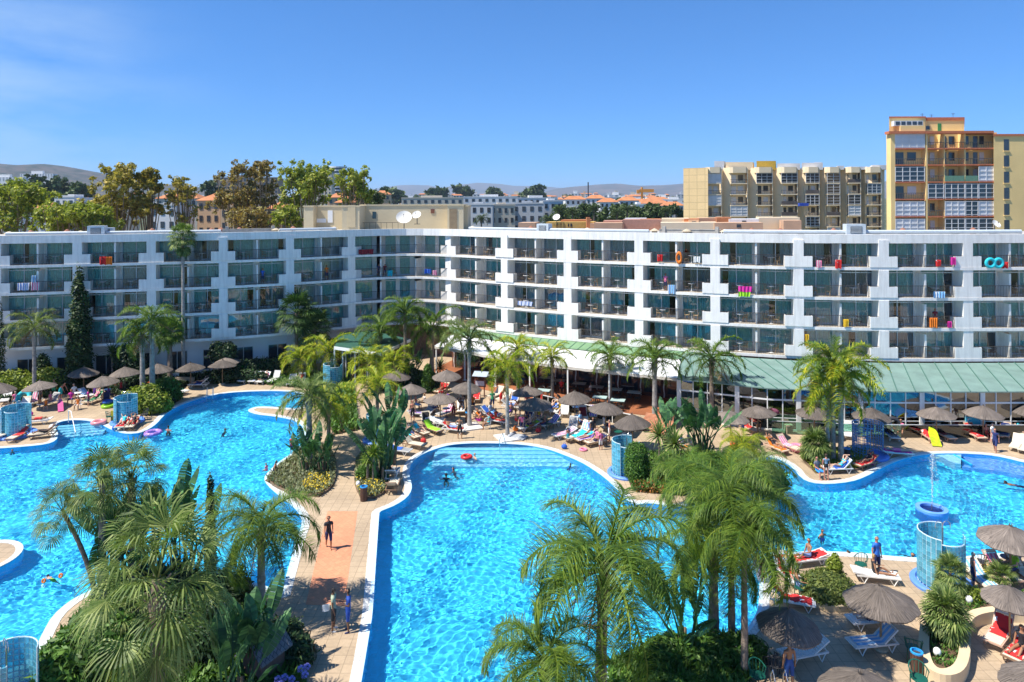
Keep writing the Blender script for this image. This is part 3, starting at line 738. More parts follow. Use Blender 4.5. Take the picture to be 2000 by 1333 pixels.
# awning and terrace (centre)
PT = [Vector(p) for p in ((-9.6, 78.2-9.5, 0), (-1.9, 65.9, 0), (3.15, 62.2, 0), (9.3, 59.3, 0), (13.4, 57.4, 0), (17.7, 56.0, 0))]
AW = T('striped_awning', 'long white retractable awning over the terrace tables below the balconies', 'awning', (7, 61, 0)); AO = Vector((7, 61, 0))
ti = [Vector(p) for p in ((-6.5, 73.8, 3.45), (-1.0, 69.4, 3.45), (4.6, 66.2, 3.45), (10.6, 63.1, 3.45), (14.9, 61.3, 3.42))]
to = [Vector(p) for p in ((-8.0, 70.0, 2.95), (-2.4, 65.6, 2.95), (3.1, 61.9, 2.95), (9.2, 58.7, 2.95), (14.6, 56.3, 2.95))]
mb = MB(); n = 44
AWM = mat('white_awning', (.74, .75, .76), .8, .04)
vs = []
for i in range(n+1):
    p, q = lerp_line(ti, i/n), lerp_line(to, i/n)
    for k in range(6):
        t = k/5; w = p.lerp(q, t); w.z += -.10*sin(pi*t)*(1 if i % 4 else .0); vs.append(w)
mb.add(vs, [(i*6+k, i*6+k+1, (i+1)*6+k+1, (i+1)*6+k) for i in range(n) for k in range(5)])
mb.add([v-Vector((0, 0, .03)) for v in vs], [(i*6+k, (i+1)*6+k, (i+1)*6+k+1, i*6+k+1) for i in range(n) for k in range(5)])
O('canopy', rel(mb, AO), AWM, AW)
mb = MB()
for i in range(0, n+1, 4):
    p, q = lerp_line(ti, i/n), lerp_line(to, i/n); mb.tube([p+Vector((0, 0, .03)), q+Vector((0, 0, .03))], .03, 5)
O('canopy_frame', rel(mb, AO), WHITEP, AW)
vs = []
for i in range(n+1):
    q = lerp_line(to, i/n); vs += [q+Vector((0, -.01, 0)), q+Vector((0, -.01, -.26+.04*(i % 2)))]
mb = MB().add(vs, [(2*i, 2*i+1, 2*i+3, 2*i+2) for i in range(n)]); O('valance', rel(mb, AO), mat('awning_valance', (.62, .58, .52), .8, .05), AW)
for p, an in colline([Vector((p.x, p.y, 0)) for p in to], 3.9, .15):
    mb = MB(); mb.box(0, .1, 1.48, .12, .12, 2.95); mb.box(0, .1, .05, .3, .3, .1); O('post', cached('awpost', lambda: mb.mesh('post')), WHITEP, AW, loc=(p.x-AO.x, p.y-AO.y, 0), rz=an)
# narrow green roof strip between facade and awning
fl_ = [p for p in polyoff(HP, .04)][10:15]
GS = T('green_roof_strip', 'narrow sloping green metal roof between the awning and the first balconies', 'roof', (5, 67, 3.4)); GO = Vector((5, 67, 3.4))
gi = [Vector((p.x, p.y, 3.80)) for p in fl_]; go = [p+Vector((0, 0, .08)) for p in ti]; mb = MB(); n = 30
A_ = [lerp_line(gi, i/n) for i in range(n+1)]; B_ = [lerp_line(go, i/n) for i in range(n+1)]
mb.add(A_+B_+[p-Vector((0, 0, .06)) for p in A_+B_], [(i, i+n+1, i+n+2, i+1) for i in range(n)]+[(i+2*n+2, i+1+2*n+2, i+n+2+2*n+2, i+n+1+2*n+2) for i in range(n)])
O('roof', rel(mb, GO), mat('light_green_metal', (.17, .30, .16), .6, .12, 1), GS)
mb = MB()
for i in range(n+1): mb.tube([A_[i]+Vector((0, 0, .02)), B_[i]+Vector((0, 0, .02))], .03, 4)
O('roof_seams', rel(mb, GO), GREENDK, GS)
tp = [(-9.0, 70.5), (-3.2, 64.6), (2.5, 60.6), (8.6, 57.3), (14.6, 54.6), (17.0, 55.0), (20, 61.5), (5.5, 69), (-1, 73), (-6.5, 77)]
S('terrace_floor', MB().prism([Vector(p) for p in tp], .0, .05), tiles('terrace_boards', (.34, .12, .05), .7, .14, var=.25))
# terrace back wall glazing, white arches, tables
tabs = [(1065, 744), (1090, 750), (1130, 756), (1164, 763), (1200, 768), (1237, 774), (1185, 748), (1148, 742), (1010, 738), (990, 724), (958, 722), (960, 740), (1102, 741), (1225, 760), (1060, 770), (1170, 784), (1205, 790)]
sq = MB(); sq.b(-.6, .6, -.4, .4, .70, .74); sqm = sq.mesh('tabletop'); sl = MB(); sl.tube([(0, 0, 0), (0, 0, .7)], .025, 5); slm = sl.mesh('leg')
CHD = mat('dark_chair_plastic', (.025, .03, .03), .5, .1); TOPG = mat('grey_tabletop', (.30, .32, .31), .5, .08); TOPT = mat('glass_tabletop', (.45, .60, .58), .15, .05)
for j, (px, py) in enumerate(tabs):
    w = G(px, py+8, .05); fg = py > 765
    t = T('terrace_table', ('glass-topped' if fg else 'grey') + ' terrace table, %s from the left under the awning' % nth(1+sorted(tabs).index((px, py))), 'table', w, radians(-18), 'terrace tables')
    O('tabletop', sqm, TOPT if fg else TOPG, t)
    for x in (-.5, .5):
        for y in (-.32, .32): O('leg', slm, CHD, t, loc=(x, y, 0))
    for c_, (dx, dy, rz) in enumerate(((-.35, -.7, 0), (.35, -.7, 0.1), (-.35, .7, pi), (.35, .7, pi-.2))):
        o = Matrix.Rotation(radians(-18), 4, 'Z') @ Vector((dx, dy, 0))
        chair('dark plastic chair %s at the %s terrace table from the left' % (('front left', 'front right', 'back left', 'back right')[c_], nth(1+sorted(tabs).index((px, py)))), w+o, rz+pi+radians(-18)+R.uniform(-.2, .2), CHD, 'chairs at the terrace tables', 'terrace_chair')
# glazed terrace wall behind the tables
TW = T('terrace_wall', 'red-brown restaurant wall with white twisted columns behind the terrace tables', 'wall', (5, 66, 0)); TO = Vector((5, 66, 0))
wl = [Vector((p.x, p.y-.5, 0)) for p in ti]+[Vector((17.5, 59.5, 0))]
O('wall', rel(band(wl, 0, -.15, .05, 3.35), TO), mat('dark_red_wall', (.13, .05, .035), .7, .4, 1.2), TW)
for p, an in colline(wl, 2.1, .4):
    mb = MB(); mb.tube([(.03*sin(k*.8), -.1+.03*cos(k*.8), .05+k*.15) for k in range(22)], .06, 6); O('column', cached('twist', lambda: mb.mesh('column')), WHITEP, TW, loc=(p.x-TO.x, p.y-TO.y, 0), rz=an)
for p, an in colline(wl, 2.1, 1.45):
    mb = MB(); mb.box(0, -.06, 1.5, 1.5, .06, 2.2); O('window', cached('twin', lambda: mb.mesh('window')), DG, TW, loc=(p.x-TO.x, p.y-TO.y, 0), rz=an)
mb = MB(); fp = [G(1075, 799), G(1130, 808), G(1243, 828)]
def fence(name, P, h, posts, label, cat, m, glass=None):
    o_ = P[0]; t = T(name, label, cat, o_); Q = [p-o_ for p in P]
    O('rail', band(Q, .025, -.025, h-.05, h), m, t)
    for p, an in colline(Q, posts): mb = MB(); mb.box(0, 0, h/2-.03, .05, .05, h-.06); O('post', mb, m, t, loc=p, rz=an)
    if glass: O('panel', band(Q, .006, -.006, .08, h-.07), glass, t)
    else: O('middle_rail', band(Q, .015, -.015, h*.5, h*.5+.03), m, t)
    return t
fence('terrace_railing', [G(1040, 790), G(1135, 812), G(1244, 838)], 1.0, 1.6, 'white-topped glass railing along the terrace behind the parasols', 'railing', WHITEP, GLASSC)
fence('terrace_railing', [G(1225, 858), G(1243, 838), G(1256, 845)], 1.0, 1.2, 'short railing at the right end of the wooden terrace', 'railing', DARKM, GLASSC)
mb = MB(); w = G(1280, 838)
t = T('ramp', 'slatted red-brown wooden ramp at the right end of the terrace', 'ramp', w, radians(-30))
mb.add([(-1.2, -1, .02), (1.2, -1, .02), (1.2, 1.2, .75), (-1.2, 1.2, .75), (-1.2, -1, -.0), (1.2, -1, -.0), (1.2, 1.2, 0), (-1.2, 1.2, 0)], [(0, 1, 2, 3), (0, 4, 5, 1), (1, 5, 6, 2), (3, 2, 6, 7), (0, 3, 7, 4)])
O('deck', mb, mat('red_brown_boards', (.35, .11, .05), .7, .2), t)
mb = MB()
for k in range(14): mb.box(0, -.95+k*.16, .05+k*.0535, 2.4, .05, .03, rx=.32)
O('slats', mb, mat('worn_slats', (.55, .30, .18), .7, .2), t)
# entrance porch left of the palms
EP = T('entrance_porch', 'hotel entrance porch with flat dark green roof and white posts between the wings', 'porch', (-16.5, 69, 0)); EO = Vector((-16.5, 69, 0))
rp = [W(652, 66.5), W(742, 63.5), W(800, 70), W(722, 75), W(664, 74)]
O('roof', rel(MB().prism([(p.x, p.y) for p in rp], 3.55, 3.68), EO), mat('dark_green_roof', (.03, .10, .07), .6, .2, 1), EP)
O('roof_edge', rel(band([Vector((p.x, p.y, 0)) for p in rp[:3]], .05, .0, 3.4, 3.7), EO), WHITEP, EP)
for px, d in ((668, 67.0), (674, 67.4), (692, 66.6), (716, 65.8), (734, 64.8), (652, 66.8)):
    mb = MB(); mb.box(0, 0, 1.7, .13, .13, 3.4); p = W(px, d+.3); O('post', mb, WHITEP, EP, loc=(p.x-EO.x, p.y-EO.y, 0))
mb = MB(); a = W(655, 70); b_ = W(750, 68.5); O('glass_door', rel(band([a, b_], .02, -.05, .05, 3.3), EO), DG, EP)
for px in (668, 684, 700, 716, 732):
    mb = MB(); mb.box(0, 0, 1.6, .06, .06, 3.2); p = W(px, 69.7-(px-655)*.0158); O('door_frame', mb, WHITEP, EP, loc=(p.x-EO.x, p.y-.1-EO.y, 0))
mb = MB(); mb.box(W(715, 69).x-EO.x, -.2, 2.9, 1.5, .05, .4); O('orange_panel', mb, mat('orange_brown_panel', (.45, .2, .08), .7), EP)
# ground floor terrace rails in front of the left wing
fence('white_railing', [G(80, 742), G(128, 738)], .9, 1.2, 'white railing in front of the wall left of the tall cypress', 'railing', WHITEP)
fence('white_railing', [G(176, 734), G(215, 730)], .9, 1.2, 'white railing right of the tall cypress', 'railing', WHITEP)
fence('white_railing', [G(360, 722), G(412, 718), G(470, 713)], .9, 1.3, 'long white railing behind the parasols below the clipped wall shrub', 'railing', WHITEP)
mb = MB(); mb.b(-1.3, 1.3, -.15, .15, 0, .75); tag(O('low_wall', mb, mat('sand_wall', (.42, .35, .26), .9, .1), loc=G(353, 752), rz=-.1), 'low beige wall behind the upright white lounger', 'wall')

# ------------------------------------------------------------------ plants
def leafmat(name, col, tint, var=.25, sub=.25, scale=1.2, rough=.55, isl=.35):
    return mat(name, col, rough, var, scale, island=isl, sub=sub, tint=tint, spec=.35)
FROND = leafmat('palm_frond_green', (.08, .165, .022), (.20, .26, .03), sub=.35)
FRONDY = leafmat('palm_frond_yellow_green', (.22, .34, .025), (.55, .44, .03), sub=.35)
FRONDD = leafmat('palm_frond_dark', (.035, .085, .018), (.09, .15, .03))
FRONDG = leafmat('palm_frond_greyish', (.12, .19, .05), (.24, .27, .08), sub=.35)
FAN = leafmat('fan_palm_green', (.09, .16, .035), (.30, .34, .11), sub=.35)
BANANA = leafmat('banana_leaf_green', (.035, .115, .05), (.09, .20, .06), sub=.2)
CYPR = leafmat('cypress_green', (.022, .055, .012), (.05, .085, .015), sub=.08)
BUSHY = leafmat('yellow_green_bush', (.15, .22, .02), (.30, .33, .04))
BUSHG = leafmat('green_bush', (.05, .13, .015), (.11, .20, .03))
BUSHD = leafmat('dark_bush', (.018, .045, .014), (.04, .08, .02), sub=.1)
HEDGEM = leafmat('clipped_hedge', (.045, .12, .012), (.10, .19, .02), sub=.15)
EUC = leafmat('eucalyptus_olive', (.27, .25, .05), (.52, .40, .09), sub=.35)
EUCB = leafmat('eucalyptus_brown', (.23, .17, .065), (.36, .34, .10), sub=.35)
EUCG = leafmat('eucalyptus_green', (.21, .28, .04), (.44, .42, .06), sub=.35)
TREED = leafmat('dark_tree', (.06, .10, .03), (.12, .16, .05), sub=.1)
DRY = leafmat('dry_frond', (.26, .17, .09), (.40, .28, .14), sub=.1)

def frond_feather(mb, rnd, M, L, rise, droop, nl, ll, w, seg=3, plume=1.0):
    """one feather frond: rachis arching out along +X then falling, leaflets hanging from it"""
    pts = []; x = z = 0; an = rise; n = 9
    for i in range(n+1):
        pts.append(Vector((x, 0, z))); an -= droop/n*(.5+i/n); x += cos(an)*L/n; z += sin(an)*L/n
    P = [M @ p for p in pts]
    mb.tube(P, [.035*(1-.85*i/n)+.006 for i in range(n+1)], 3, cap=False)
    for k in range(nl):
        t = .13+.87*k/nl+rnd.uniform(-.005, .005); i = min(int(t*n), n-1); f = t*n-i
        p = pts[i].lerp(pts[i+1], f); tan = (pts[i+1]-pts[i]).normalized()
        s = 1 if k % 2 else -1
        env = sin(pi*min(1, .12+t*.92))**.55*(1 if t < .9 else .7)
        l = ll*env*rnd.uniform(.8, 1.15); up = rnd.uniform(-.35, .75)*plume
        d = (tan*rnd.uniform(.35, .8)+Vector((0, s*1.0, 0))*rnd.uniform(.6, 1)+Vector((0, 0, up))).normalized()
        q = p.copy(); side = d.cross(Vector((0, 0, 1))).normalized()
        if side.length < .1: side = Vector((1, 0, 0))
        vs = []; ww = w*rnd.uniform(.8, 1.2)
        for j in range(seg+1):
            u = j/seg; hw = ww*(1-u)**.6*.5 if j < seg else .001
            vs += [M @ (q-side*hw), M @ (q+side*hw)]
            q = q+d*(l/seg); d = (d+Vector((0, 0, -1.0*rnd.uniform(.5, 1.1)*(1.6/seg)))).normalized()
        mb.add(vs, [(2*j, 2*j+1, 2*j+3, 2*j+2) for j in range(seg)])
def crown_feather(seed, nf=15, L=2.6, nl=90, ll=.55, w=.035, seg=2, up=1.35, dr=2.2, wind=(0, 0), asym=0):
    rnd = random.Random(seed); mb = MB()
    for i in range(nf):
        az = i*2.399+rnd.uniform(-.25, .25); lv = i/nf
        rise = up-lv*(up+.15)+rnd.uniform(-.15, .15)
        M = Matrix.Translation((.06*cos(az), .06*sin(az), .15-lv*.35)) @ Matrix.Rotation(az, 4, 'Z') @ Matrix.Rotation(rnd.uniform(-.3, .3), 4, 'X')
        if wind != (0, 0): M = Matrix.Translation((0, 0, 0)) @ Matrix.Rotation(wind[0], 4, 'Y') @ Matrix.Rotation(wind[1], 4, 'X') @ M
        frond_feather(mb, rnd, M, L*rnd.uniform(.82, 1.1), rise, dr*rnd.uniform(.8, 1.15), nl, ll, w, seg)
    return mb
def crown_fan(seed, nf=26, pet=.8, R_=.75, blades=22, droop=.5, skirt=0, low=-.5, seg=2, thin=1):
    rnd = random.Random(seed); mb = MB()
    for i in range(nf+skirt):
        az = i*2.399+rnd.uniform(-.2, .2); t = i/nf
        el = 1.35-t*(1.35-low) if i < nf else rnd.uniform(-1.35, -1.0)
        pl = pet*rnd.uniform(.8, 1.15); d = Vector((cos(az)*cos(el), sin(az)*cos(el), sin(el)))
        base = Vector((0, 0, .1-.4*t)); e = base+d*pl+Vector((0, 0, -.12*pl))
        mb.tube([base, base+d*pl*.5, e], [.03, .02, .015], 3, cap=False)
        d2 = (d+Vector((0, 0, -.25-.3*t))).normalized(); s = d2.cross(Vector((0, 0, 1))).normalized(); u = s.cross(d2)
        rr = R_*rnd.uniform(.8, 1.15); prev = None
        for k in range(blades+1):
            a = -1.75+3.5*k/blades; fold = .12*(1 if k % 2 else -1)
            dd = (d2*cos(a)+s*sin(a)+u*fold*.5).normalized(); ln = rr*(.75+.25*cos(a*.6))*rnd.uniform(.92, 1.05)
            side = dd.cross(u).normalized(); w1 = rr*3.5/blades*.34*thin
            p1 = e+dd*ln*.55; dd2 = (dd+Vector((0, 0, -droop*rnd.uniform(.3, 1)))).normalized(); p2 = p1+dd2*ln*.3; dd3 = (dd2+Vector((0, 0, -droop*rnd.uniform(.5, 1.6)))).normalized(); p3 = p2+dd3*ln*.25
            mb.add([e, p1-side*w1, p1+side*w1, p2-side*w1*.6, p2+side*w1*.6, p3], [(0, 1, 2), (1, 3, 4, 2), (3, 5, 4)])
    return mb
def crown_spike(seed, n=70, L=.6, w=.05, low=-.6):      # yucca / dracaena rosette
    rnd = random.Random(seed); mb = MB()
    for i in range(n):
        az = i*2.399; el = 1.45-(1.45-low)*(i/n)**.9; d = Vector((cos(az)*cos(el), sin(az)*cos(el), sin(el)))
        l = L*rnd.uniform(.8, 1.1); s = d.cross(Vector((0, 0, 1)));
        s = s.normalized() if s.length > .05 else Vector((1, 0, 0)); p = Vector((0, 0, 0))
        m_ = p+d*l*.55; t = m_+(d+Vector((0, 0, -.35))).normalized()*l*.45
        mb.add([p-s*w*.4, p+s*w*.4, m_+s*w*.5, m_-s*w*.5, t], [(0, 1, 2, 3), (3, 2, 4)])
    return mb
def banana_leaf(mb, rnd, M, pet, L, w, tear=.5):
    n = 14; pts = []; an = 0; x = z = 0
    bend = rnd.uniform(.5, 1.5)
    for i in range(n+1):
        pts.append(Vector((x, 0, z))); an += bend/n*(i/n); x += sin(an)*L/n; z += cos(an)*L/n
    base = Vector((0, 0, -pet)); mb.tube([M @ base, M @ pts[0], M @ pts[n//2], M @ pts[n]], [.035, .025, .015, .004], 4, cap=False)
    for s in (-1, 1):
        dz = rnd.uniform(.0, .5)
        for i in range(n):
            if rnd.random() < tear*.25: off = rnd.uniform(.0, .35)
            else: off = 0
            w0 = w*sin(pi*min(.98, (i+.25)/n))**.55*.5; w1 = w*sin(pi*min(.995, (i+1)/n))**.55*.5
            a, b = pts[i], pts[i+1]; dn = Vector((.25+off, s, -dz-off)).normalized()
            gap = .10 if rnd.random() < tear else 0
            mb.add([M @ a, M @ a.lerp(b, 1-gap), M @ (a.lerp(b, 1-gap)+dn*w1), M @ (a+dn*w0)], [(0, 1, 2, 3) if s > 0 else (3, 2, 1, 0)])
def plant_banana(seed, n=9, pet=1.1, L=1.3, w=.5, h=.6, spread=.5, tear=.5):
    rnd = random.Random(seed); mb = MB()
    for i in range(n):
        az = rnd.uniform(0, 6.28); lean = rnd.uniform(.08, .75)
        bx, by, bz = rnd.gauss(0, spread*.3), rnd.gauss(0, spread*.3), h*rnd.uniform(.35, 1.1)
        mb.tube([(bx*.6, by*.6, 0), (bx, by, bz+.1)], [.07, .04], 5, cap=False)
        M = Matrix.Translation((bx, by, bz)) @ Matrix.Rotation(az, 4, 'Z') @ Matrix.Rotation(lean, 4, 'Y') @ Matrix.Translation((0, 0, pet)) @ Matrix.Rotation(rnd.uniform(-1, 1), 4, 'Z')
        banana_leaf(mb, rnd, M, pet, L*rnd.uniform(.75, 1.15), w*rnd.uniform(.8, 1.1), tear)
    return mb
def cloud(blobs, n, size, seed, hollow=.55, aspect=1.6, zb=.35):
    """N leaf-sized faces scattered through ellipsoid BLOBS (x,y,z,rx,ry,rz), denser near their surface"""
    rs = np.random.RandomState(seed); bl = np.array(blobs, float); vol = bl[:, 3]*bl[:, 4]*bl[:, 5]; pr = vol**.75; pr /= pr.sum()
    idx = rs.choice(len(bl), n, p=pr); d = rs.normal(size=(n, 3)); d /= np.linalg.norm(d, axis=1)[:, None]
    r = hollow+(1-hollow)*rs.rand(n)**.6; r *= 1+.10*rs.normal(size=n); c = bl[idx, :3]+d*r[:, None]*bl[idx, 3:]
    nrm = d+rs.normal(size=(n, 3))*.7+np.array([0, 0, zb]); nrm /= np.linalg.norm(nrm, axis=1)[:, None]
    t = np.cross(nrm, rs.normal(size=(n, 3))); t /= np.linalg.norm(t, axis=1)[:, None]; b = np.cross(nrm, t)
    s = size*(.6+.8*rs.rand(n)); t *= (s*.5)[:, None]; b *= (s*.5*aspect)[:, None]
    q = np.stack([c-b, c+t*.9-b*.1, c+b, c-t*.9-b*.1], 1).reshape(-1, 3)
    m = MB(); m.v = [tuple(x) for x in q.tolist()]; m.f = [(4*i, 4*i+1, 4*i+2, 4*i+3) for i in range(n)]; m.m = [0]*n; return m
def trunk(h, r0, r1, seed=0, lean=(0, 0), n=9, bulge=0, rings=0):
    rnd = random.Random(seed); pts = []; rad = []; k = 12 if not rings else rings
    for i in range(k+1):
        t = i/k; pts.append((lean[0]*t*t, lean[1]*t*t, h*t)); r = r0+(r1-r0)*t
        r *= 1+(.35 if t == 0 else 0)+bulge*max(0, 1-abs(t-.86)/.14)
        if rings: r *= 1+(.06 if i % 2 else -.03)
        rad.append(r*rnd.uniform(.96, 1.04))
    return MB().tube(pts, rad, n)
def palm(label, px, py, pytop, kind='feather', m=None, tm=None, tr=.13, seed=0, cs=1.0, lean=0, name=None, group=None, big=0, crz=None, boots=1, D=None, cat='palm tree', **kw):
    """palm whose trunk stands at (px,py) and whose crown heart is seen at height PYTOP"""
    b = G(px, py) if D is None else W(px, D); h = HZ(pytop-tilt_px(px), b.y)
    t = T(name or ('feather_palm' if kind == 'feather' else 'fan_palm'), label, cat, b, 0, group)
    lx = lean*b.y/F
    O('trunk', trunk(h, tr*1.15, tr*.72, seed, (lx, 0), rings=int(h*5) if big else 18, bulge=.55*boots), tm or BARK, t)
    if kind == 'feather':
        key = ('cf', seed % 5, big, tuple(sorted(kw.items())))
        p = dict(nf=18+seed % 3, L=2.55, nl=120, ll=.62, w=.045, seg=2) if not big else dict(nf=22, L=2.9, nl=230, ll=.82, w=.023, seg=4, dr=2.6)
        p.update(kw); me = cached(key, lambda: crown_feather(seed % 5+10*big, **p).mesh('crown')); mm = m or FROND
    elif kind == 'fan':
        key = ('cn', seed % 3, big, tuple(sorted(kw.items())))
        p = dict(nf=30) if not big else dict(nf=24, pet=1.35, R_=1.05, blades=34, droop=1.0, thin=.62)
        p.update(kw); me = cached(key, lambda: crown_fan(seed % 3+10*big, **p).mesh('crown')); mm = m or FAN
    else:
        key = ('sp', seed % 3, tuple(sorted(kw.items()))); me = cached(key, lambda: crown_spike(seed % 3, **kw).mesh('crown')); mm = m or FAN
    O('crown', me, mm, t, loc=(lx, 0, h), rz=seed*1.3 if crz is None else crz, scale=cs)
    if kind == 'feather' and seed != 2:
        O('dry_fronds', cached(('dry', seed % 3, big), lambda: crown_feather(60+seed % 3, nf=3+seed % 2, L=2.3, nl=70, ll=.5, w=.035, seg=2, up=-.75, dr=.9).mesh('dry_fronds')), DRY, t, loc=(lx, 0, h-.1), rz=seed*2.1, scale=cs*.9)
    if boots and kind != 'spike':
        bm = MB()
        for i in range(14):
            a = i*2.399; z = -.05-.06*i; bm.tube([(tr*.7*cos(a), tr*.7*sin(a), z-.1), (tr*1.8*cos(a), tr*1.8*sin(a), z+.22)], [.045, .02], 4)
        O('leaf_bases', bm, BARK, t, loc=(lx, 0, h))
    return t

# palms standing among the loungers in the middle and far ground
palm('greyish feather palm at the far left in front of the white hotel wall', 66, 775, 640, m=FRONDG, tm=GBARK, tr=.17, seed=1, cs=1.15)
palm('very tall thin fan palm rising above the left hotel roof', 357, 748, 462, 'fan', m=FAN, tm=GBARK, tr=.17, seed=2, cs=1.05, boots=0, nf=30, skirt=10, droop=.8)
palm('yellow-green feather palm with pale trunk left of the twin behind the round bush', 277, 792, 655, m=FROND, tm=GBARK, tr=.22, seed=3, cs=1.15)
palm('tallest feather palm of the cluster above the round yellow-green bush', 296, 794, 628, m=FROND, tm=GBARK, tr=.22, seed=4, cs=1.3)
palm('rough brown trunked palm right of the pair above the round bush', 331, 752, 648, 'fan', m=FROND, tm=BARK, tr=.22, seed=0, cs=1.15, nf=34)
palm('dark fan palm against the left wing where it nears the inner corner', 578, 708, 612, 'fan', m=FRONDD, seed=1, cs=1.7, tr=.2)
palm('shorter bright fan palm in front of the dark one at the hotel wing', 612, 722, 640, 'fan', m=FAN, seed=2, cs=1.6, tr=.2)
palm('low yellow-green feather palm with mounded crown left of the entrance porch', 585, 742, 700, m=FRONDY, tr=.18, seed=2, cs=1.05)
palm('bright yellow-green feather palm just left of the entrance steps', 640, 742, 688, m=FRONDY, tr=.18, seed=3, cs=1.35)
palm('feather palm with ringed grey trunk on the planting bed beside the left pool', 602, 905, 771, m=FRONDG, tm=GBARK, tr=.2, seed=4, cs=1.15)
palm('yellowish feather palm leaning out right of the ringed grey trunk', 640, 868, 790, m=FRONDY, tr=.14, seed=0, cs=1.15)
palm('feather palm in front of the entrance porch roof', 742, 742, 645, m=FROND, tr=.16, seed=1, cs=1.25)
palm('leafy feather palm rising tallest before the inner corner balconies', 790, 752, 612, m=FROND, tr=.17, seed=2, cs=1.35)
palm('arching feather palm with brown trunk right of the inner corner', 842, 752, 640, m=FROND, tr=.22, seed=3, cs=1.5)
palm('yellow-green feather palm left of the dark planting beside the terrace', 720, 765, 703, m=FRONDY, tr=.15, seed=4, cs=1.15)
palm('low golden feather palm standing in the middle planting bed', 768, 765, 706, m=FRONDY, tr=.15, seed=0, cs=1.1)
palm('drooping yellow-green feather palm above the bird-of-paradise clump', 735, 845, 748, m=FRONDY, tr=.15, seed=1, cs=1.0)
palm('feather palm with slim grey trunk on the white square base among the parasols', 915, 833, 662, m=FRONDG, tm=GBARK, tr=.15, seed=2, cs=1.25, boots=1)
palm('yellow-green feather palm on the white base left of the grey float', 989, 852, 718, m=FRONDY, tm=GBARK, tr=.14, seed=3, cs=1.05)
palm('feather palm behind the parasols in front of the white awning', 1010, 762, 680, m=FRONDY, tr=.15, seed=4, cs=1.1)
palm('feather palm with one orange-brown hanging frond by the terrace', 1077, 797, 697, m=FRONDY, tr=.13, seed=0, cs=.95)
palm('dark green feather palm before the middle of the awning', 1190, 790, 695, m=FROND, tr=.17, seed=1, cs=1.05)
palm('feather palm with curved grey-blue trunk beside the wooden ramp', 1277, 826, 700, m=FROND, tm=GBARK, tr=.2, seed=2, cs=1.25)
palm('wind-swept feather palm before the left end of the teal roof', 1388, 828, 700, m=FROND, tm=BARK, tr=.18, seed=3, cs=1.25)
palm('golden feather palm drooping over the pool bar glass, left of its pair', 1612, 903, 760, m=FRONDY, tm=GBARK, tr=.16, seed=4, cs=1.2, lean=10)
palm('tall green and yellow feather palm with pale double trunk by the blue shower', 1640, 905, 728, m=FRONDY, tm=GBARK, tr=.17, seed=0, cs=1.45)
palm('second slender trunk feather palm inside the right planting bed', 1625, 902, 712, m=FROND, tm=GBARK, tr=.15, seed=1, cs=1.25)
# foreground palms, big and detailed
palm('large feather palm arching over the lower left pool beside the slate-roofed hut', 507, 1195, 1030, m=FROND, tm=GBARK, tr=.17, seed=3, big=1, cs=1.12)
palm('huge feather palm in the foreground leaning over the middle pool', 1168, 1440, 1100, m=FROND, tr=.2, seed=1, big=1, cs=1.38, lean=10)
palm('feather palm with rough thick trunk in the middle of the foreground palm group', 1390, 1262, 1075, m=FROND, tr=.2, seed=2, big=1, cs=1.05)
palm('tallest feather palm of the foreground group in front of the right pool', 1425, 1275, 975, m=FROND, tr=.13, seed=4, big=1, cs=1.2)
palm('slender yellow-tinged palm on the outer side of the foreground group', 1450, 1330, 1030, m=FROND, tr=.12, seed=0, big=1, cs=1.05)
palm('short bushy feather palm at the lower edge of the picture near the big trunk', 1060, 1480, 1290, m=FROND, tr=.15, seed=3, big=1, cs=.9)
palm('low feather palm filling the gap behind the round clipped hedges', 1480, 985, 915, m=FRONDG, tr=.15, seed=1, big=1, cs=.75)
palm('bushy feather palm between the clipped hedge and the big foreground palms', 1345, 1010, 925, m=FROND, tr=.15, seed=4, big=1, cs=.95)
palm('feather palm behind the bird-of-paradise clump at the restaurant front', 1450, 930, 872, m=FRONDY, tr=.12, seed=2, big=1, cs=.7)
palm('enormous fan palm filling the lower left foreground', 305, 1460, 1130, 'fan', m=FAN, tr=.24, seed=1, big=1, cs=1.22, skirt=6, nf=30)
palm('fan palm with bare grey trunk left of the enormous one', 197, 1222, 945, 'fan', m=FAN, tm=GBARK, tr=.16, seed=2, big=1, cs=.78, boots=0)
palm('smaller fan palm with leaning dark trunk over the left pool edge', 190, 1235, 1000, 'fan', m=FAN, tr=.1, seed=0, big=1, cs=.62, lean=-70, boots=0)
palm('fan palm with dark drooping leaves behind the grey trunk', 255, 1200, 935, 'fan', m=FAN, tr=.12, seed=1, big=1, cs=.8, skirt=8)
palm('young fan palm low in the bed behind the enormous one', 240, 1290, 1215, 'fan', m=FAN, tr=.12, seed=2, big=1, cs=.7)
palm('clump-forming dwarf fan palm in the kerbed planter by the double chair', 1843, 1262, 1195, 'fan', m=FAN, tr=.12, seed=0, cs=.8, nf=40, pet=.6, skirt=6)
palm('small fan palm in front of the glass-block shower', 1852, 1175, 1118, 'fan', m=FAN, tr=.07, seed=1, cs=.55, boots=0)
palm('tiny fan palm left of the small one at the shower', 1835, 1172, 1148, 'fan', m=FAN, tr=.05, seed=2, cs=.35, boots=0)
palm('little fan palm beside the peach lounger by the right planter', 1948, 1145, 1128, 'fan', m=FAN, tr=.07, seed=2, cs=.55, boots=0)
palm('low fan palm bush with round crown left of the golden palm trunks', 1590, 905, 868, 'fan', m=FAN, tr=.15, seed=0, cs=1.0, nf=46, pet=.5, boots=0)
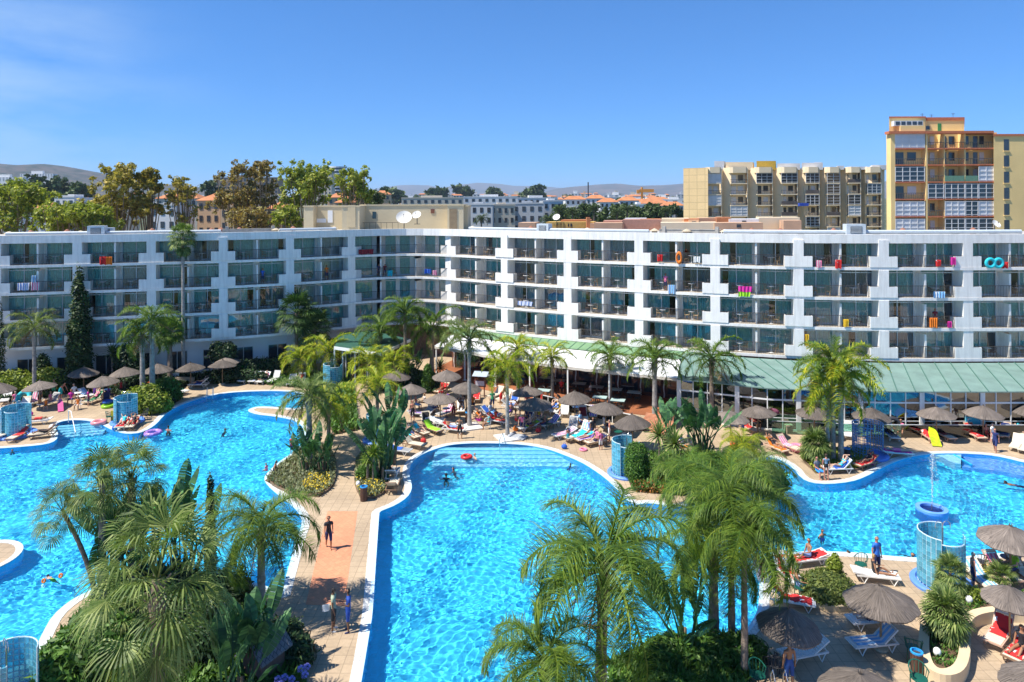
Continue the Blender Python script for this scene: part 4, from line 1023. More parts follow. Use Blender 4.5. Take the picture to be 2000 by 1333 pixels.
for lb, px, py, top, cs, m in (('spiky yucca by the dark hedge near the left wing', 512, 735, 716, 1.9, FAN), ('dark dracaena against the ground floor window right of the cypress', 218, 742, 690, 2.0, FRONDD),
    ('upper yellow-green yucca beside the bird-of-paradise clump', 1285, 905, 850, 2.0, FAN), ('lower yellow-green yucca left of the taller hedge', 1316, 925, 868, 2.1, FAN), ('yucca thicket in front of the two yuccas', 1300, 945, 915, 2.0, FAN),
    ('small yucca at the foot of the foreground palm trunks', 1408, 1290, 1255, 1.0, FAN), ('stocky yucca palm in front of the bird-of-paradise by the walkway', 727, 948, 885, 1.5, FROND), ('twin yucca beside the bin in the middle bed', 716, 945, 900, 1.2, FROND), ('spiky green cordyline under the terrace palms', 858, 745, 718, 1.8, FRONDD)):
    palm(lb, px, py, top, 'spike', m=m, seed=int(px), cs=cs, tr=.09, boots=0, name='yucca', cat='yucca', n=80)
PB = {}
def banana(label, px, py, s=1.0, seed=0, m=BANANA, n=11, **kw):
    b = G(px, py); t = T('bird_of_paradise_plant', label, 'plant', b, seed, None, s)
    O('leaves', cached(('ba', seed, n, tuple(sorted(kw.items()))), lambda: plant_banana(seed, n, **kw).mesh('leaves')), m, t)
    st = MB(); rnd = random.Random(seed)
    for i in range(5): x, y = rnd.gauss(0, .15), rnd.gauss(0, .15); st.tube([(x, y, 0), (x*1.6, y*1.6, .8)], [.09, .05], 6)
    O('stems', st, mat('dry_stem', (.20, .14, .09), .9, .3), t)
banana('tall bird-of-paradise clump over the walkway bed left of the bin', 742, 940, 1.35, 1, n=22, h=1.1, spread=1.0)
banana('upper bird-of-paradise clump reaching above the middle parasols', 760, 905, 1.5, 2, n=14, h=1.6, spread=.8)
banana('bird-of-paradise clump under the ringed grey palm trunk', 600, 925, 1.0, 3, n=16, h=.7, spread=1.0)
banana('bird-of-paradise at the right side of the left planting bed', 632, 925, .95, 4, n=10, h=.6, spread=.7)
banana('dense bird-of-paradise clump in front of the restaurant glass', 1370, 890, 1.35, 5, n=20, h=1.0, spread=1.0, m=BANANA)
banana('bird-of-paradise clump beside the wooden ramp', 1308, 880, 1.2, 6, n=12, h=.9, spread=.7)
banana('torn-leaved banana plant leaning over the left pool', 212, 1215, 1.3, 7, n=16, h=1.5, spread=.8, tear=.8)
banana('dark bird-of-paradise thicket behind the fan palms', 262, 1150, 1.5, 8, n=22, h=1.4, spread=1.6)
banana('bird-of-paradise reaching toward the thin cypress', 345, 1140, 1.35, 9, n=18, h=1.2, spread=1.5)
banana('bird-of-paradise with pale leaf beside the slate-roofed hut', 492, 1330, 1.25, 10, n=13, h=.6, spread=.8)
banana('banana plant low in the foreground bed left of the lilac flowers', 455, 1390, 1.2, 11, n=12, h=.5, spread=.8)
banana('dark bird-of-paradise behind the foreground palm trunks', 1330, 1290, 1.2, 12, n=14, h=1.0, spread=.7)
banana('bird-of-paradise in the shade of the terrace palms', 800, 750, 1.2, 13, n=12, h=.6, spread=1.0)
def cypress(label, px, py, top, r, n=9000):
    b = G(px, py); h = HZ(top-tilt_px(px), b.y); t = T('cypress_tree', label, 'cypress', b)
    bl = []; rnd = random.Random(int(px))
    for i in range(26):
        u = i/25; z = .3+u*(h-.5); rr = r*min(1, .55+u*2)*(1-u)**.55*(1+rnd.uniform(-.1, .1))+.08
        bl.append((rnd.uniform(-.12, .12)*r, rnd.uniform(-.12, .12)*r, z, rr, rr, h/16))
    O('crown', cloud(bl, n, .16 if r > .6 else .08, 3, .7, 2.0, zb=.9), CYPR, t); O('trunk', trunk(h*.9, .14*min(1, r), .03), BARK, t)
cypress('tall dark cypress in front of the left wing balconies', 154, 752, 520, 1.25)
cypress('narrow cypress cut by the edge at the far left', -2, 752, 585, .55, 4000)
cypress('thin pencil cypress beside the left pool', 408, 1150, 925, .22, 3000)
def bush(label, blobs, px, py, m=BUSHG, n=5000, size=.12, seed=1, name='bush', cat='bush', stem=True, **kw):
    t = T(name, label, cat, G(px, py)); O('foliage', cloud(blobs, n, size, seed, **kw), m, t)
    if stem:
        s = MB()
        for i in range(4): s.tube([(0, 0, 0), (.25*cos(i*1.6), .25*sin(i*1.6), .5)], [.05, .02], 5)
        O('stem', s, BARK, t)
bush('big round yellow-green bush beside the swan float', [(-.6, 0, 1.0, 1.5, 1.2, 1.15), (.5, -.2, .8, 1.3, 1.1, 1.0), (0, .2, 1.3, 1.0, 1, 1.0), (1.2, .1, .6, .8, .8, .7)], 287, 805, BUSHY, 9000, .16, 1)
bush('darker green bush right of the round yellow-green one', [(0, 0, 1.0, 1.3, 1.0, 1.1), (.4, 0, .6, 1.0, .8, .8)], 322, 784, BUSHG, 5000, .15, 2)
bush('rounded lime green bush at the far left behind the parasols', [(0, 0, 1.1, 2.0, 1.2, 1.25), (-1.5, 0, .9, 1.3, 1, 1.0), (1.8, 0, .8, 1.3, 1, .9)], 25, 772, BUSHY, 8000, .17, 3)
bush('yellow-green bush right of the far left palm trunk', [(0, 0, 1.3, 1.5, 1.0, 1.1), (.5, 0, .8, 1.2, 1, .9)], 95, 768, BUSHY, 6000, .16, 4)
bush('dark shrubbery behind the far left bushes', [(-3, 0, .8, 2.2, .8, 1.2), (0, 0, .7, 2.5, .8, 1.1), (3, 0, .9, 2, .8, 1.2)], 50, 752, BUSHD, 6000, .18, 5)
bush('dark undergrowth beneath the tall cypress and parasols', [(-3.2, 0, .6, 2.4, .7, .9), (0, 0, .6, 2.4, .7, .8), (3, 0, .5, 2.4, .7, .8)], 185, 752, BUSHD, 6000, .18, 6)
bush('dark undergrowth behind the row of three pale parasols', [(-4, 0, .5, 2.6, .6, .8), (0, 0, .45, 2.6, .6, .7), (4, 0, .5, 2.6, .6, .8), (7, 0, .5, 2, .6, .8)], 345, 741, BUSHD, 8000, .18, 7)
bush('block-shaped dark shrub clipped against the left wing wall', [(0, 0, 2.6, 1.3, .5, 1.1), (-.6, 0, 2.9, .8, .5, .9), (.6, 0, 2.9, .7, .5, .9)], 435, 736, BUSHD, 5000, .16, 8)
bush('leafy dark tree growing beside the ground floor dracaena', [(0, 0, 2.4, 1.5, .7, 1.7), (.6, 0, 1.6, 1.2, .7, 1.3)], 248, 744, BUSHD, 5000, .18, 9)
bush('narrow dark shrub behind the far left palm', [(0, 0, 1.8, .8, .5, 1.7)], 82, 752, BUSHD, 3000, .16, 10)
def hedge(label, P, w, h, m=HEDGEM, n=6000, size=.11, seed=1, top=.12, cat='hedge', name='clipped_hedge'):
    o_ = P[0]; bl = []
    for a, b in zip(P[:-1], P[1:]):
        k = max(2, int((b-a).length/(w*.6)))
        for i in range(k+1): p = a.lerp(b, i/k)-o_; bl.append((p.x, p.y, h*.5, w*.62, w*.62, h*.56))
    t = T(name, label, cat, o_); O('foliage', cloud(bl, n, size, seed, .8), m, t)
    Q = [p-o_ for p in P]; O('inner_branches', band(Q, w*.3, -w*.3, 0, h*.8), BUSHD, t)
hedge('long dark green clipped hedge in front of the left wing near the corner', [G(455, 735), G(500, 730), G(545, 727)], 1.6, 1.7, BUSHD, 9000, .14, 2)
hedge('low olive hedge behind the white loungers at the top of the left pool', [G(476, 741), G(520, 737), G(575, 735)], .8, .55, leafmat('olive_hedge', (.14, .14, .03), (.20, .19, .05)), 6000, .1, 3)
bush('tall round-topped clipped hedge in front of the blue shower wall', [(0, 0, 1.0, .75, .75, 1.1), (0, 0, 1.75, .66, .66, .6), (0, 0, .5, .7, .7, .6)], 1241, 938, HEDGEM, 15000, .07, 4, 'clipped_hedge', 'hedge', hollow=.85)
bush('wide ball-shaped clipped hedge behind the foreground palms', [(0, 0, 1.0, 1.15, 1.1, 1.1)], 1367, 955, HEDGEM, 12000, .08, 5, 'clipped_hedge', 'hedge', hollow=.82)
bush('big green juniper bush in the lower left corner', [(0, 0, .9, 1.5, 1.2, 1.1), (.8, .4, 1.1, 1.0, .9, 1.0), (-.7, -.4, .6, 1.0, .8, .8), (.2, .9, .9, .9, .8, .9)], 165, 1330, BUSHG, 12000, .11, 6, hollow=.5, aspect=3)
bush('low mounded green bush in the round planter by the red towels', [(0, 0, .35, 1.12, 1.12, .55), (.3, .3, .45, .8, .8, .5), (-.3, -.3, .35, .9, .8, .45)], 1612, 1165, leafmat('mound_green', (.10, .15, .03), (.20, .22, .05)), 15000, .07, 7, hollow=.72, aspect=2.4)
bush('lime green shrub growing out of the round planter mound', [(0, 0, 1.05, .33, .3, .38), (.05, .1, 1.3, .18, .15, .25)], 1627, 1150, BUSHY, 2500, .07, 8)
bush('yellow-green leafy shrub in the planter beside the white globe lamp', [(0, 0, .45, .45, .35, .4), (.3, .1, .4, .3, .3, .35)], 1892, 1185, BUSHY, 2500, .08, 9)
bush('dark green shrub left of the slate-roofed hut', [(0, 0, .7, .9, .8, .8), (.7, -.3, .5, .7, .6, .6)], 545, 1290, BUSHD, 7000, .09, 10, aspect=3)
bush('small clipped dark shrub under the yucca palm in the middle bed', [(0, 0, .45, .45, .4, .5), (.6, 0, .45, .4, .4, .45)], 708, 940, HEDGEM, 5000, .07, 11, hollow=.75)
bush('narrow bright cypress-like shrub by the terrace parasols', [(0, 0, 1.0, .55, .5, 1.2), (0, 0, 2.0, .35, .35, .6)], 834, 765, BUSHG, 5000, .1, 12)
bush('dark green shrubbery beside the terrace steps', [(-.9, 0, .9, 1.6, .8, 1.2), (1.1, 0, .7, 1.2, .8, .9)], 808, 756, BUSHD, 6000, .16, 13)
bush('grassy clump at the foot of the big foreground palm', [(0, 0, .4, 1.4, .8, .5), (1.6, .2, .4, 1.3, .8, .5)], 1230, 1390, BUSHG, 7000, .08, 14, aspect=4)
bush('leafy undergrowth between the foreground palm trunks', [(0, 0, .5, 1.2, .8, .6), (1.3, 0, .5, .9, .8, .6), (-1.4, .1, .5, 1.0, .6, .6)], 1380, 1300, BUSHG, 8000, .09, 15, aspect=3)
bush('tangled dark undergrowth below the enormous fan palm', [(0, 0, .6, 1.8, 1.0, .8), (2.2, .2, .6, 1.4, 1, .8), (-.3, 1.6, .6, 1.3, 1, .8), (1.6, 2.0, .7, 1.5, 1.0, .8)], 260, 1300, BUSHD, 14000, .1, 16, aspect=3)
bush('sprawling dark foliage behind the enormous fan palm', [(0, 0, .8, 1.8, 1.0, 1.1), (2.0, .2, .7, 1.5, 1, .9), (-1.6, .3, .7, 1.2, 1, .9)], 330, 1195, BUSHD, 9000, .12, 17, aspect=2.5)
bush('green foliage filling the bed behind the round clipped hedges', [(-1.4, 0, .7, 1.3, .9, .9), (.5, .2, .7, 1.4, 1, .9), (2.4, .1, .7, 1.3, 1, .9)], 1420, 962, BUSHG, 9000, .11, 18, aspect=3)
# flower beds and ground cover (uncountable)
def cover(name, poly, h, m, n, size, seed, aspect=2.0):
    P = PX(poly); xs = [p.x for p in P]; ys_ = [p.y for p in P]; rs = np.random.RandomState(seed); pts = []
    X = rs.uniform(min(xs), max(xs), n*3); Y = rs.uniform(min(ys_), max(ys_), n*3); k = inside(X, Y, P); X, Y = X[k][:n], Y[k][:n]
    m_ = MB(); vs = []; 
    Zr = rs.rand(len(X))**.7*h
    for x, y, z, a, b in zip(X, Y, Zr, rs.rand(len(X))*6.28, rs.uniform(.3, 1.3, len(X))):
        s = size*(.6+.8*((a*7) % 1)); d = Vector((cos(a)*cos(b), sin(a)*cos(b), sin(b)))*s*aspect*.5; t = Vector((-sin(a), cos(a), 0))*s*.5
        c = Vector((x, y, z)); vs += [c-d, c+t, c+d, c-t]
    m_.v = [tuple(v) for v in vs]; m_.f = [(4*i, 4*i+1, 4*i+2, 4*i+3) for i in range(len(X))]; m_.m = [0]*len(X)
    return S(name, m_, m, 'stuff')
def bed(poly, hk=.12, z=.02, name='soil_bed'):
    S(name, MB().prism([(p.x, p.y) for p in PX(poly)], -.01, z+.02), SOIL)
BEDS = {'left': [(560, 965), (515, 940), (560, 900), (600, 868), (640, 880), (655, 905), (650, 950), (620, 972)], 'mid': [(693, 905), (712, 880), (760, 880), (752, 930), (752, 960), (730, 975), (700, 972), (690, 940)],
 'hedge': [(1232, 960), (1222, 925), (1260, 890), (1480, 890), (1460, 905), (1400, 960), (1330, 968)], 'palm': [(1590, 925), (1560, 893), (1600, 880), (1700, 880), (1690, 915), (1640, 925)],
 'fore': [(1185, 1305), (1250, 1280), (1320, 1275), (1410, 1285), (1455, 1300), (1460, 1400), (1200, 1500)], 'low': [(60, 1400), (70, 1300), (150, 1215), (260, 1150), (400, 1148), (470, 1150), (515, 1185), (520, 1260), (590, 1310), (600, 1420)],
 'top': [(470, 748), (560, 728), (680, 735), (690, 760), (700, 840), (650, 850), (600, 760)], 'terr': [(690, 745), (800, 735), (880, 735), (850, 770), (760, 770)], 'farleft': [(-60, 790), (-60, 745), (460, 722), (460, 738), (330, 760), (340, 790), (270, 808), (220, 770), (140, 760), (110, 775), (40, 785)]}
for k, v in BEDS.items(): bed(v)
cover('ground_cover', BEDS['left'], .4, leafmat('grey_green_cover', (.16, .19, .10), (.26, .28, .14)), 6000, .09, 1)
cover('yellow_flowers', [(585, 962), (600, 935), (640, 935), (645, 950), (625, 970)], .5, mat('yellow_petals', (.75, .55, .03), .6, .1), 900, .07, 2, 1)
cover('yellow_flowers', [(690, 958), (693, 935), (745, 940), (752, 962), (730, 974), (700, 972)], .5, mat('yellow_petals', (.75, .55, .03), .6, .1), 500, .07, 3, 1)
cover('ground_cover', BEDS['mid'], .4, leafmat('grey_green_cover', (.16, .19, .10), (.26, .28, .14)), 4500, .09, 4)
cover('ground_cover', [(1236, 962), (1235, 940), (1330, 945), (1380, 955), (1330, 970)], .35, leafmat('red_flowered_cover', (.12, .15, .03), (.45, .10, .03)), 4000, .08, 5)
cover('ground_cover', BEDS['low'], .5, BUSHG, 16000, .13, 6, 3)
cover('ground_cover', BEDS['fore'], .45, BUSHG, 9000, .11, 7, 4)
cover('ground_cover', BEDS['palm'], .3, BUSHY, 3500, .09, 8)
cover('ground_cover', BEDS['top'], .4, BUSHG, 9000, .16, 9)
cover('ground_cover', BEDS['terr'], .4, BUSHD, 7000, .14, 10)
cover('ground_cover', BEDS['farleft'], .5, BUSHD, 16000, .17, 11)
cover('ground_cover', BEDS['hedge'], .4, BUSHG, 9000, .12, 12)
# lilac agapanthus by the bin
for j, (px, py) in enumerate(((540, 1332), (552, 1342), (562, 1322), (572, 1335), (535, 1322), (588, 1312), (580, 1300), (548, 1318), (592, 1296), (570, 1348))):
    t = T('agapanthus', 'lilac flower head on a green stalk by the wooden bin, %s from its left' % nth(1+sorted([540, 552, 562, 572, 535, 588, 580, 548, 592, 570]).index(px)), 'flower', G(px, py+55), 0, 'lilac flowers beside the wooden bin')
    s = MB(); s.tube([(0, 0, 0), (.03, 0, .4), (.05, .02, .85)], .012, 4); O('stalk', s, BUSHG, t)
    O('flower_head', cached('aga', lambda: cloud([(0, 0, 0, .12, .12, .11)], 90, .06, 3, .8, 1.2).mesh('flower_head')), mat('lilac_petals', (.32, .30, .75), .6, .1), t, loc=(.05, .02, .88))

# ------------------------------------------------------------------ parasols
def thatch_mat():
    m = mat('grey_thatch', (.155, .128, .108), .95, .25, 1.0); nt = m.node_tree; N = nt.nodes.new; K = nt.links.new; b = nt.nodes['Principled BSDF']
    tc = N('ShaderNodeTexCoord'); sp = N('ShaderNodeSeparateXYZ'); K(tc.outputs['Object'], sp.inputs[0])
    at = N('ShaderNodeMath'); at.operation = 'ARCTAN2'; K(sp.outputs[1], at.inputs[0]); K(sp.outputs[0], at.inputs[1])
    ln = N('ShaderNodeVectorMath'); ln.operation = 'LENGTH'; K(tc.outputs['Object'], ln.inputs[0])
    cb = N('ShaderNodeCombineXYZ'); mu = N('ShaderNodeMath'); mu.operation = 'MULTIPLY'; mu.inputs[1].default_value = 22; K(at.outputs[0], mu.inputs[0])
    K(mu.outputs[0], cb.inputs[0]); K(ln.outputs['Value'], cb.inputs[1])
    n = N('ShaderNodeTexNoise'); n.inputs['Scale'].default_value = 2.2; n.inputs['Detail'].default_value = 5; K(cb.outputs[0], n.inputs['Vector'])
    r = N('ShaderNodeMapRange'); r.inputs[1].default_value = .35; r.inputs[2].default_value = .65; r.inputs[3].default_value = .55; r.inputs[4].default_value = 1.5; K(n.outputs[0], r.inputs[0])
    src = b.inputs['Base Color'].links[0].from_socket; s = N('ShaderNodeVectorMath'); s.operation = 'SCALE'; K(src, s.inputs[0]); K(r.outputs[0], s.inputs['Scale']); K(s.outputs[0], b.inputs['Base Color'])
    oi = N('ShaderNodeObjectInfo'); r3 = N('ShaderNodeMapRange'); r3.inputs[3].default_value = .72; r3.inputs[4].default_value = 1.3; K(oi.outputs['Random'], r3.inputs[0]); s2 = N('ShaderNodeVectorMath'); s2.operation = 'SCALE'; K(s.outputs[0], s2.inputs[0]); K(r3.outputs[0], s2.inputs['Scale']); K(s2.outputs[0], b.inputs['Base Color'])
    bp = N('ShaderNodeBump'); bp.inputs['Strength'].default_value = .8; bp.inputs['Distance'].default_value = .03; K(n.outputs[0], bp.inputs['Height']); K(bp.outputs[0], b.inputs['Normal'])
    return m
THATCH = thatch_mat()
def canopy(seed):
    rnd = random.Random(seed); n = 48; jit = [1+.018*rnd.uniform(-1, 1)+(.025*(cos(8*2*pi*j/n))) for j in range(n)]
    mb = MB(); mb.lathe([(.02, .62), (.06, .60), (.10, .575), (.35, .47), (.7, .31), (1.0, .15), (1.2, .03), (1.3, -.04), (1.28, -.09), (1.18, -.03), (.7, .22), (.1, .5), (.02, .52)], n, jit=jit, cap=False)
    for j in range(160):     # ragged straw ends and a tuft at the top
        a = rnd.uniform(0, 6.283); r = rnd.uniform(1.18, 1.27); l = rnd.uniform(.06, .12); z = -.0-.3*(r-1.18)*1.6
        c, s = cos(a), sin(a); mb.add([(r*c-.02*s, r*s+.02*c, z), (r*c+.02*s, r*s-.02*c, z), ((r+l)*c, (r+l)*s, z-l*.75)], [(0, 1, 2)])
    for j in range(26):
        a = rnd.uniform(0, 6.283); l = rnd.uniform(.06, .16); mb.add([(.05*cos(a), .05*sin(a), .57), (.05*cos(a+.7), .05*sin(a+.7), .57), (.09*cos(a), .09*sin(a), .6+l)], [(0, 1, 2)])
    for j in range(420):     # loose straw lying down the slope
        a = rnd.uniform(0, 6.283); r = rnd.uniform(.15, 1.1); l = rnd.uniform(.1, .22); z = .62-.47*r+.012+(.02 if r > .9 else 0); c, s = cos(a), sin(a)
        mb.add([(r*c-.008*s, r*s+.008*c, z), (r*c+.008*s, r*s-.008*c, z), ((r+l)*c, (r+l)*s, z-.46*l+.012)], [(0, 1, 2)])
    return mb.mesh('canopy', smooth=False)
CAN = [canopy(i) for i in range(4)]
def pole_mesh():
    a = MB(); a.tube([(0, 0, 0), (0, 0, 2.35)], .045, 8); b = MB(); b.lathe([(.28, 0), (.28, .08), (.10, .12), (.06, .14)], 12)
    c = MB()
    for i in range(8): c.tube([(0, 0, 2.3), (1.2*cos(i*pi/4+.2), 1.2*sin(i*pi/4+.2), 1.81)], .015, 4)
    return a.mesh('pole'), b.mesh('base'), c.mesh('ribs')
POL = pole_mesh(); WOODP = mat('parasol_pole_wood', (.30, .19, .10), .7, .15); WOODL = mat('pale_bamboo', (.50, .33, .13), .6, .1)
UM = [(-5, 762, 'cut by the left edge beside the lime green bush'), (76, 757.5, 'with a darker top below the far left feather palm'), (162, 730.5, 'under the tall cypress'),
 (200, 749, 'in front of the one under the cypress, nearer the pool'), (242.5, 731, 'between the cypress and the twin palm trunks'), (307, 724.5, 'half hidden behind the twin grey palm trunks'),
 (371, 721, 'over the person on the blue-towelled lounger'), (433, 715, 'lower of the overlapping pair near the dark hedge'), (442, 708.5, 'upper of the overlapping pair near the dark hedge'),
 (773, 737, 'behind the bird-of-paradise at the terrace end'), (801, 765, 'dappled by palm shadow left of the middle group'), (858, 782, 'lowest of the left middle group, over a dark table'), (871, 737, 'beside the terrace menu stand, shaded by fronds'),
 (909, 761, 'crossed by the slim palm trunk'), (1028, 768, 'just right of the yellow-green palm trunk'), (1043, 791.5, 'mottled by frond shadow over the crowded loungers'), (1121, 781, 'with dark pole before the glass terrace railing'),
 (1181, 801, 'over the dark lounger right of the terrace tables'), (1233, 829, 'nearest the tall clipped hedge and blue shower'), (1425, 818, 'behind the banana leaves at the restaurant glass'),
 (1478, 807.5, 'shadowed by palm leaves at the restaurant glass'), (1588, 809, 'hidden behind the golden palm fronds'), (1700, 815, 'behind the blue lattice shower'), (1827, 811, 'above the yellow and green float'),
 (1918, 810, 'above the red towel and cyan panel'), (2016, 806, 'cut by the right edge at the restaurant'), (1970, 1055, 'overhanging the right pool edge'), (1968, 1172, 'with pale bamboo pole by the beige planter wall'),
 (1716, 1177, 'over the white double loungers'), (1536, 1225, 'in deep shade beside the foreground palms'), (1677, 1352, 'cut by the lower edge below the green chairs'), (2042, 1342, 'cut by the lower right corner')]
URAD = {27: .74, 29: .87, 30: .97}
for j, (px, py, lb) in enumerate(UM):
    D = (HC-1.8)*F/(py-tilt_px(px)-YH); rs_ = URAD.get(j, 1.0 if j < 26 else 1.02)
    t = T('thatched_parasol', 'round grey thatched parasol '+lb, 'parasol', W(px, D), R.uniform(0, 6), 'thatched parasols', (rs_, rs_, 1))
    c_ = O('canopy', CAN[j % 4], THATCH, t, loc=(0, 0, 1.83)); c_.rotation_euler = (R.uniform(-.06, .06), R.uniform(-.06, .06), 0); c_.scale = (1, 1, R.uniform(.85, 1.12)); O('pole', POL[0], WOODL if j == 27 else WOODP, t); O('base', POL[1], CONC, t); O('ribs', POL[2], WOODP, t)

# ------------------------------------------------------------------ loungers, towels
LW = mat('white_lounger', (.74, .73, .70), .5, .05); LB_ = mat('brown_lounger_frame', (.25, .15, .09), .6, .15); LC = mat('cream_sling', (.70, .62, .48), .7, .06)
LG = mat('grey_sling', (.33, .34, .35), .7, .06)
def lounger_mesh(ang):
    a = radians(ang); s = MB(); n = 9
    for i in range(n): y0 = -.95+i*1.2/n; s.b(-.29, .29, y0+.01, y0+1.2/n-.012, .345, .375)
    bk = MB(); M = Matrix.Translation((0, .25, .36)) @ Matrix.Rotation(a, 4, 'X')
    for i in range(6):
        q = MB(); q.b(-.29, .29, i*.12+.01, i*.12+.108, -.015, .015); bk.add([M @ Vector(v) for v in q.v], q.f)
    bb = MB(); bb.b(-.33, -.29, 0, .76, -.03, .03); bb.b(.29, .33, 0, .76, -.03, .03); bb.b(-.29, .29, .72, .76, -.025, .025)
    bkf = MB().add([M @ Vector(v) for v in bb.v], bb.f)
    f = MB(); f.b(-.345, -.295, -1.0, .85, .30, .36); f.b(.295, .345, -1.0, .85, .30, .36); f.b(-.295, .295, -1.0, -.95, .30, .36); f.b(-.295, .295, .80, .85, .30, .355)
    if ang > 8: e = M @ Vector((0, .5, 0)); f.tube([(-.28, e.y, e.z), (-.28, min(.8, e.y+.2), .33)], .012, 4); f.tube([(.28, e.y, e.z), (.28, min(.8, e.y+.2), .33)], .012, 4)
    l = MB(); l.tube([(0, -.16, .31), (0, 0, .01), (0, .18, .31)], .026, 5)
    return s.mesh('seat'), bk.mesh('backrest'), bkf.mesh('backrest_frame'), f.mesh('frame'), l.mesh('leg')
def lounger(label, px, py, rz=0, style='w', ang=40, sc_=1):
    fm, sm = {'w': (LW, LW), 'b': (LB_, LC), 'g': (LW, LG), 'c': (LC, LC), 'p': (mat('peach_frame', (.55, .36, .26), .6, .08), LC)}[style]
    M = cached(('lo', ang), lambda: lounger_mesh(ang)); t = T('sun_lounger', label, 'sun lounger', G(px, py), radians(rz), 'sun loungers around the pools', sc_)
    O('seat', M[0], sm, t); O('frame', M[3], fm, t); b = O('backrest', M[1], sm, t); O('backrest_frame', M[2], fm, b)
    for x in (-.32, .32):
        for y in (-.7, .55): O('leg', M[4], fm, t, loc=(x, y, 0))
    return t
COLS = {'red': (.60, .03, .03), 'dark red': (.22, .02, .03), 'blue': (.03, .12, .50), 'light blue': (.20, .45, .75), 'turquoise': (.02, .50, .60), 'pink': (.75, .18, .35), 'purple': (.22, .08, .45), 'yellow': (.75, .50, .03),
 'white': (.78, .78, .76), 'green': (.04, .30, .14), 'lime': (.30, .62, .03), 'orange': (.75, .20, .02), 'navy': (.02, .03, .12), 'black': (.02, .02, .025), 'grey': (.3, .3, .32), 'striped blue': (.25, .35, .65), 'magenta': (.60, .03, .30)}
def towel_mesh(ang, full, seed):
    a = radians(ang); rnd = random.Random(seed); P = []; n = 16; w = .27
    tot = (.62 if full else .3); L0 = -.85 if full else -.35
    for i in range(n+1):
        u = L0+(1.75 if full else 1.15)*i/n
        if u < .25: P.append((u, .392))
        else: P.append((.25+(u-.25)*cos(a)-.03*sin(a), .375+(u-.25)*sin(a)+.03*cos(a)))
    vs = []; K_ = 6
    for i, (y, z) in enumerate(P):
        for k in range(K_+1):
            x = -w-.03+(2*w+.06)*k/K_; e = -.09*rnd.random() if k in (0, K_) else 0
            vs.append((x+(.03*rnd.uniform(-1, 1)), y+.012*rnd.uniform(-1, 1), z+.010*rnd.random()+e+(.006)))
    fs = [(i*(K_+1)+k, i*(K_+1)+k+1, (i+1)*(K_+1)+k+1, (i+1)*(K_+1)+k) for i in range(n) for k in range(K_)]
    return MB().add(vs, fs).mesh('towel', True)
def towelmat(c):
    nm = 'towel_'+c.replace(' ', '_')
    if nm in _mats: return _mats[nm]
    m = mat(nm, COLS[c], .9, .1, 4); 
    if c in ('red', 'striped blue', 'pink', 'light blue', 'purple'):
        nt = m.node_tree; N = nt.nodes.new; K = nt.links.new; b = nt.nodes['Principled BSDF']; tc = N('ShaderNodeTexCoord'); w = N('ShaderNodeTexWave' if c != 'red' else 'ShaderNodeTexVoronoi')
        w.inputs['Scale'].default_value = 1.6 if c != 'red' else 3.5; K(tc.outputs['Object'], w.inputs['Vector'])
        g = N('ShaderNodeMath'); g.operation = 'GREATER_THAN'; g.inputs[1].default_value = .62 if c != 'red' else .80; K(w.outputs['Fac'] if c != 'red' else w.outputs['Distance'], g.inputs[0])
        mx = N('ShaderNodeMix'); mx.data_type = 'RGBA'; mx.inputs[6].default_value = (*COLS[c], 1); mx.inputs[7].default_value = (.72, .70, .70, 1); K(g.outputs[0], mx.inputs[0]); K(mx.outputs[2], b.inputs['Base Color'])
    return m
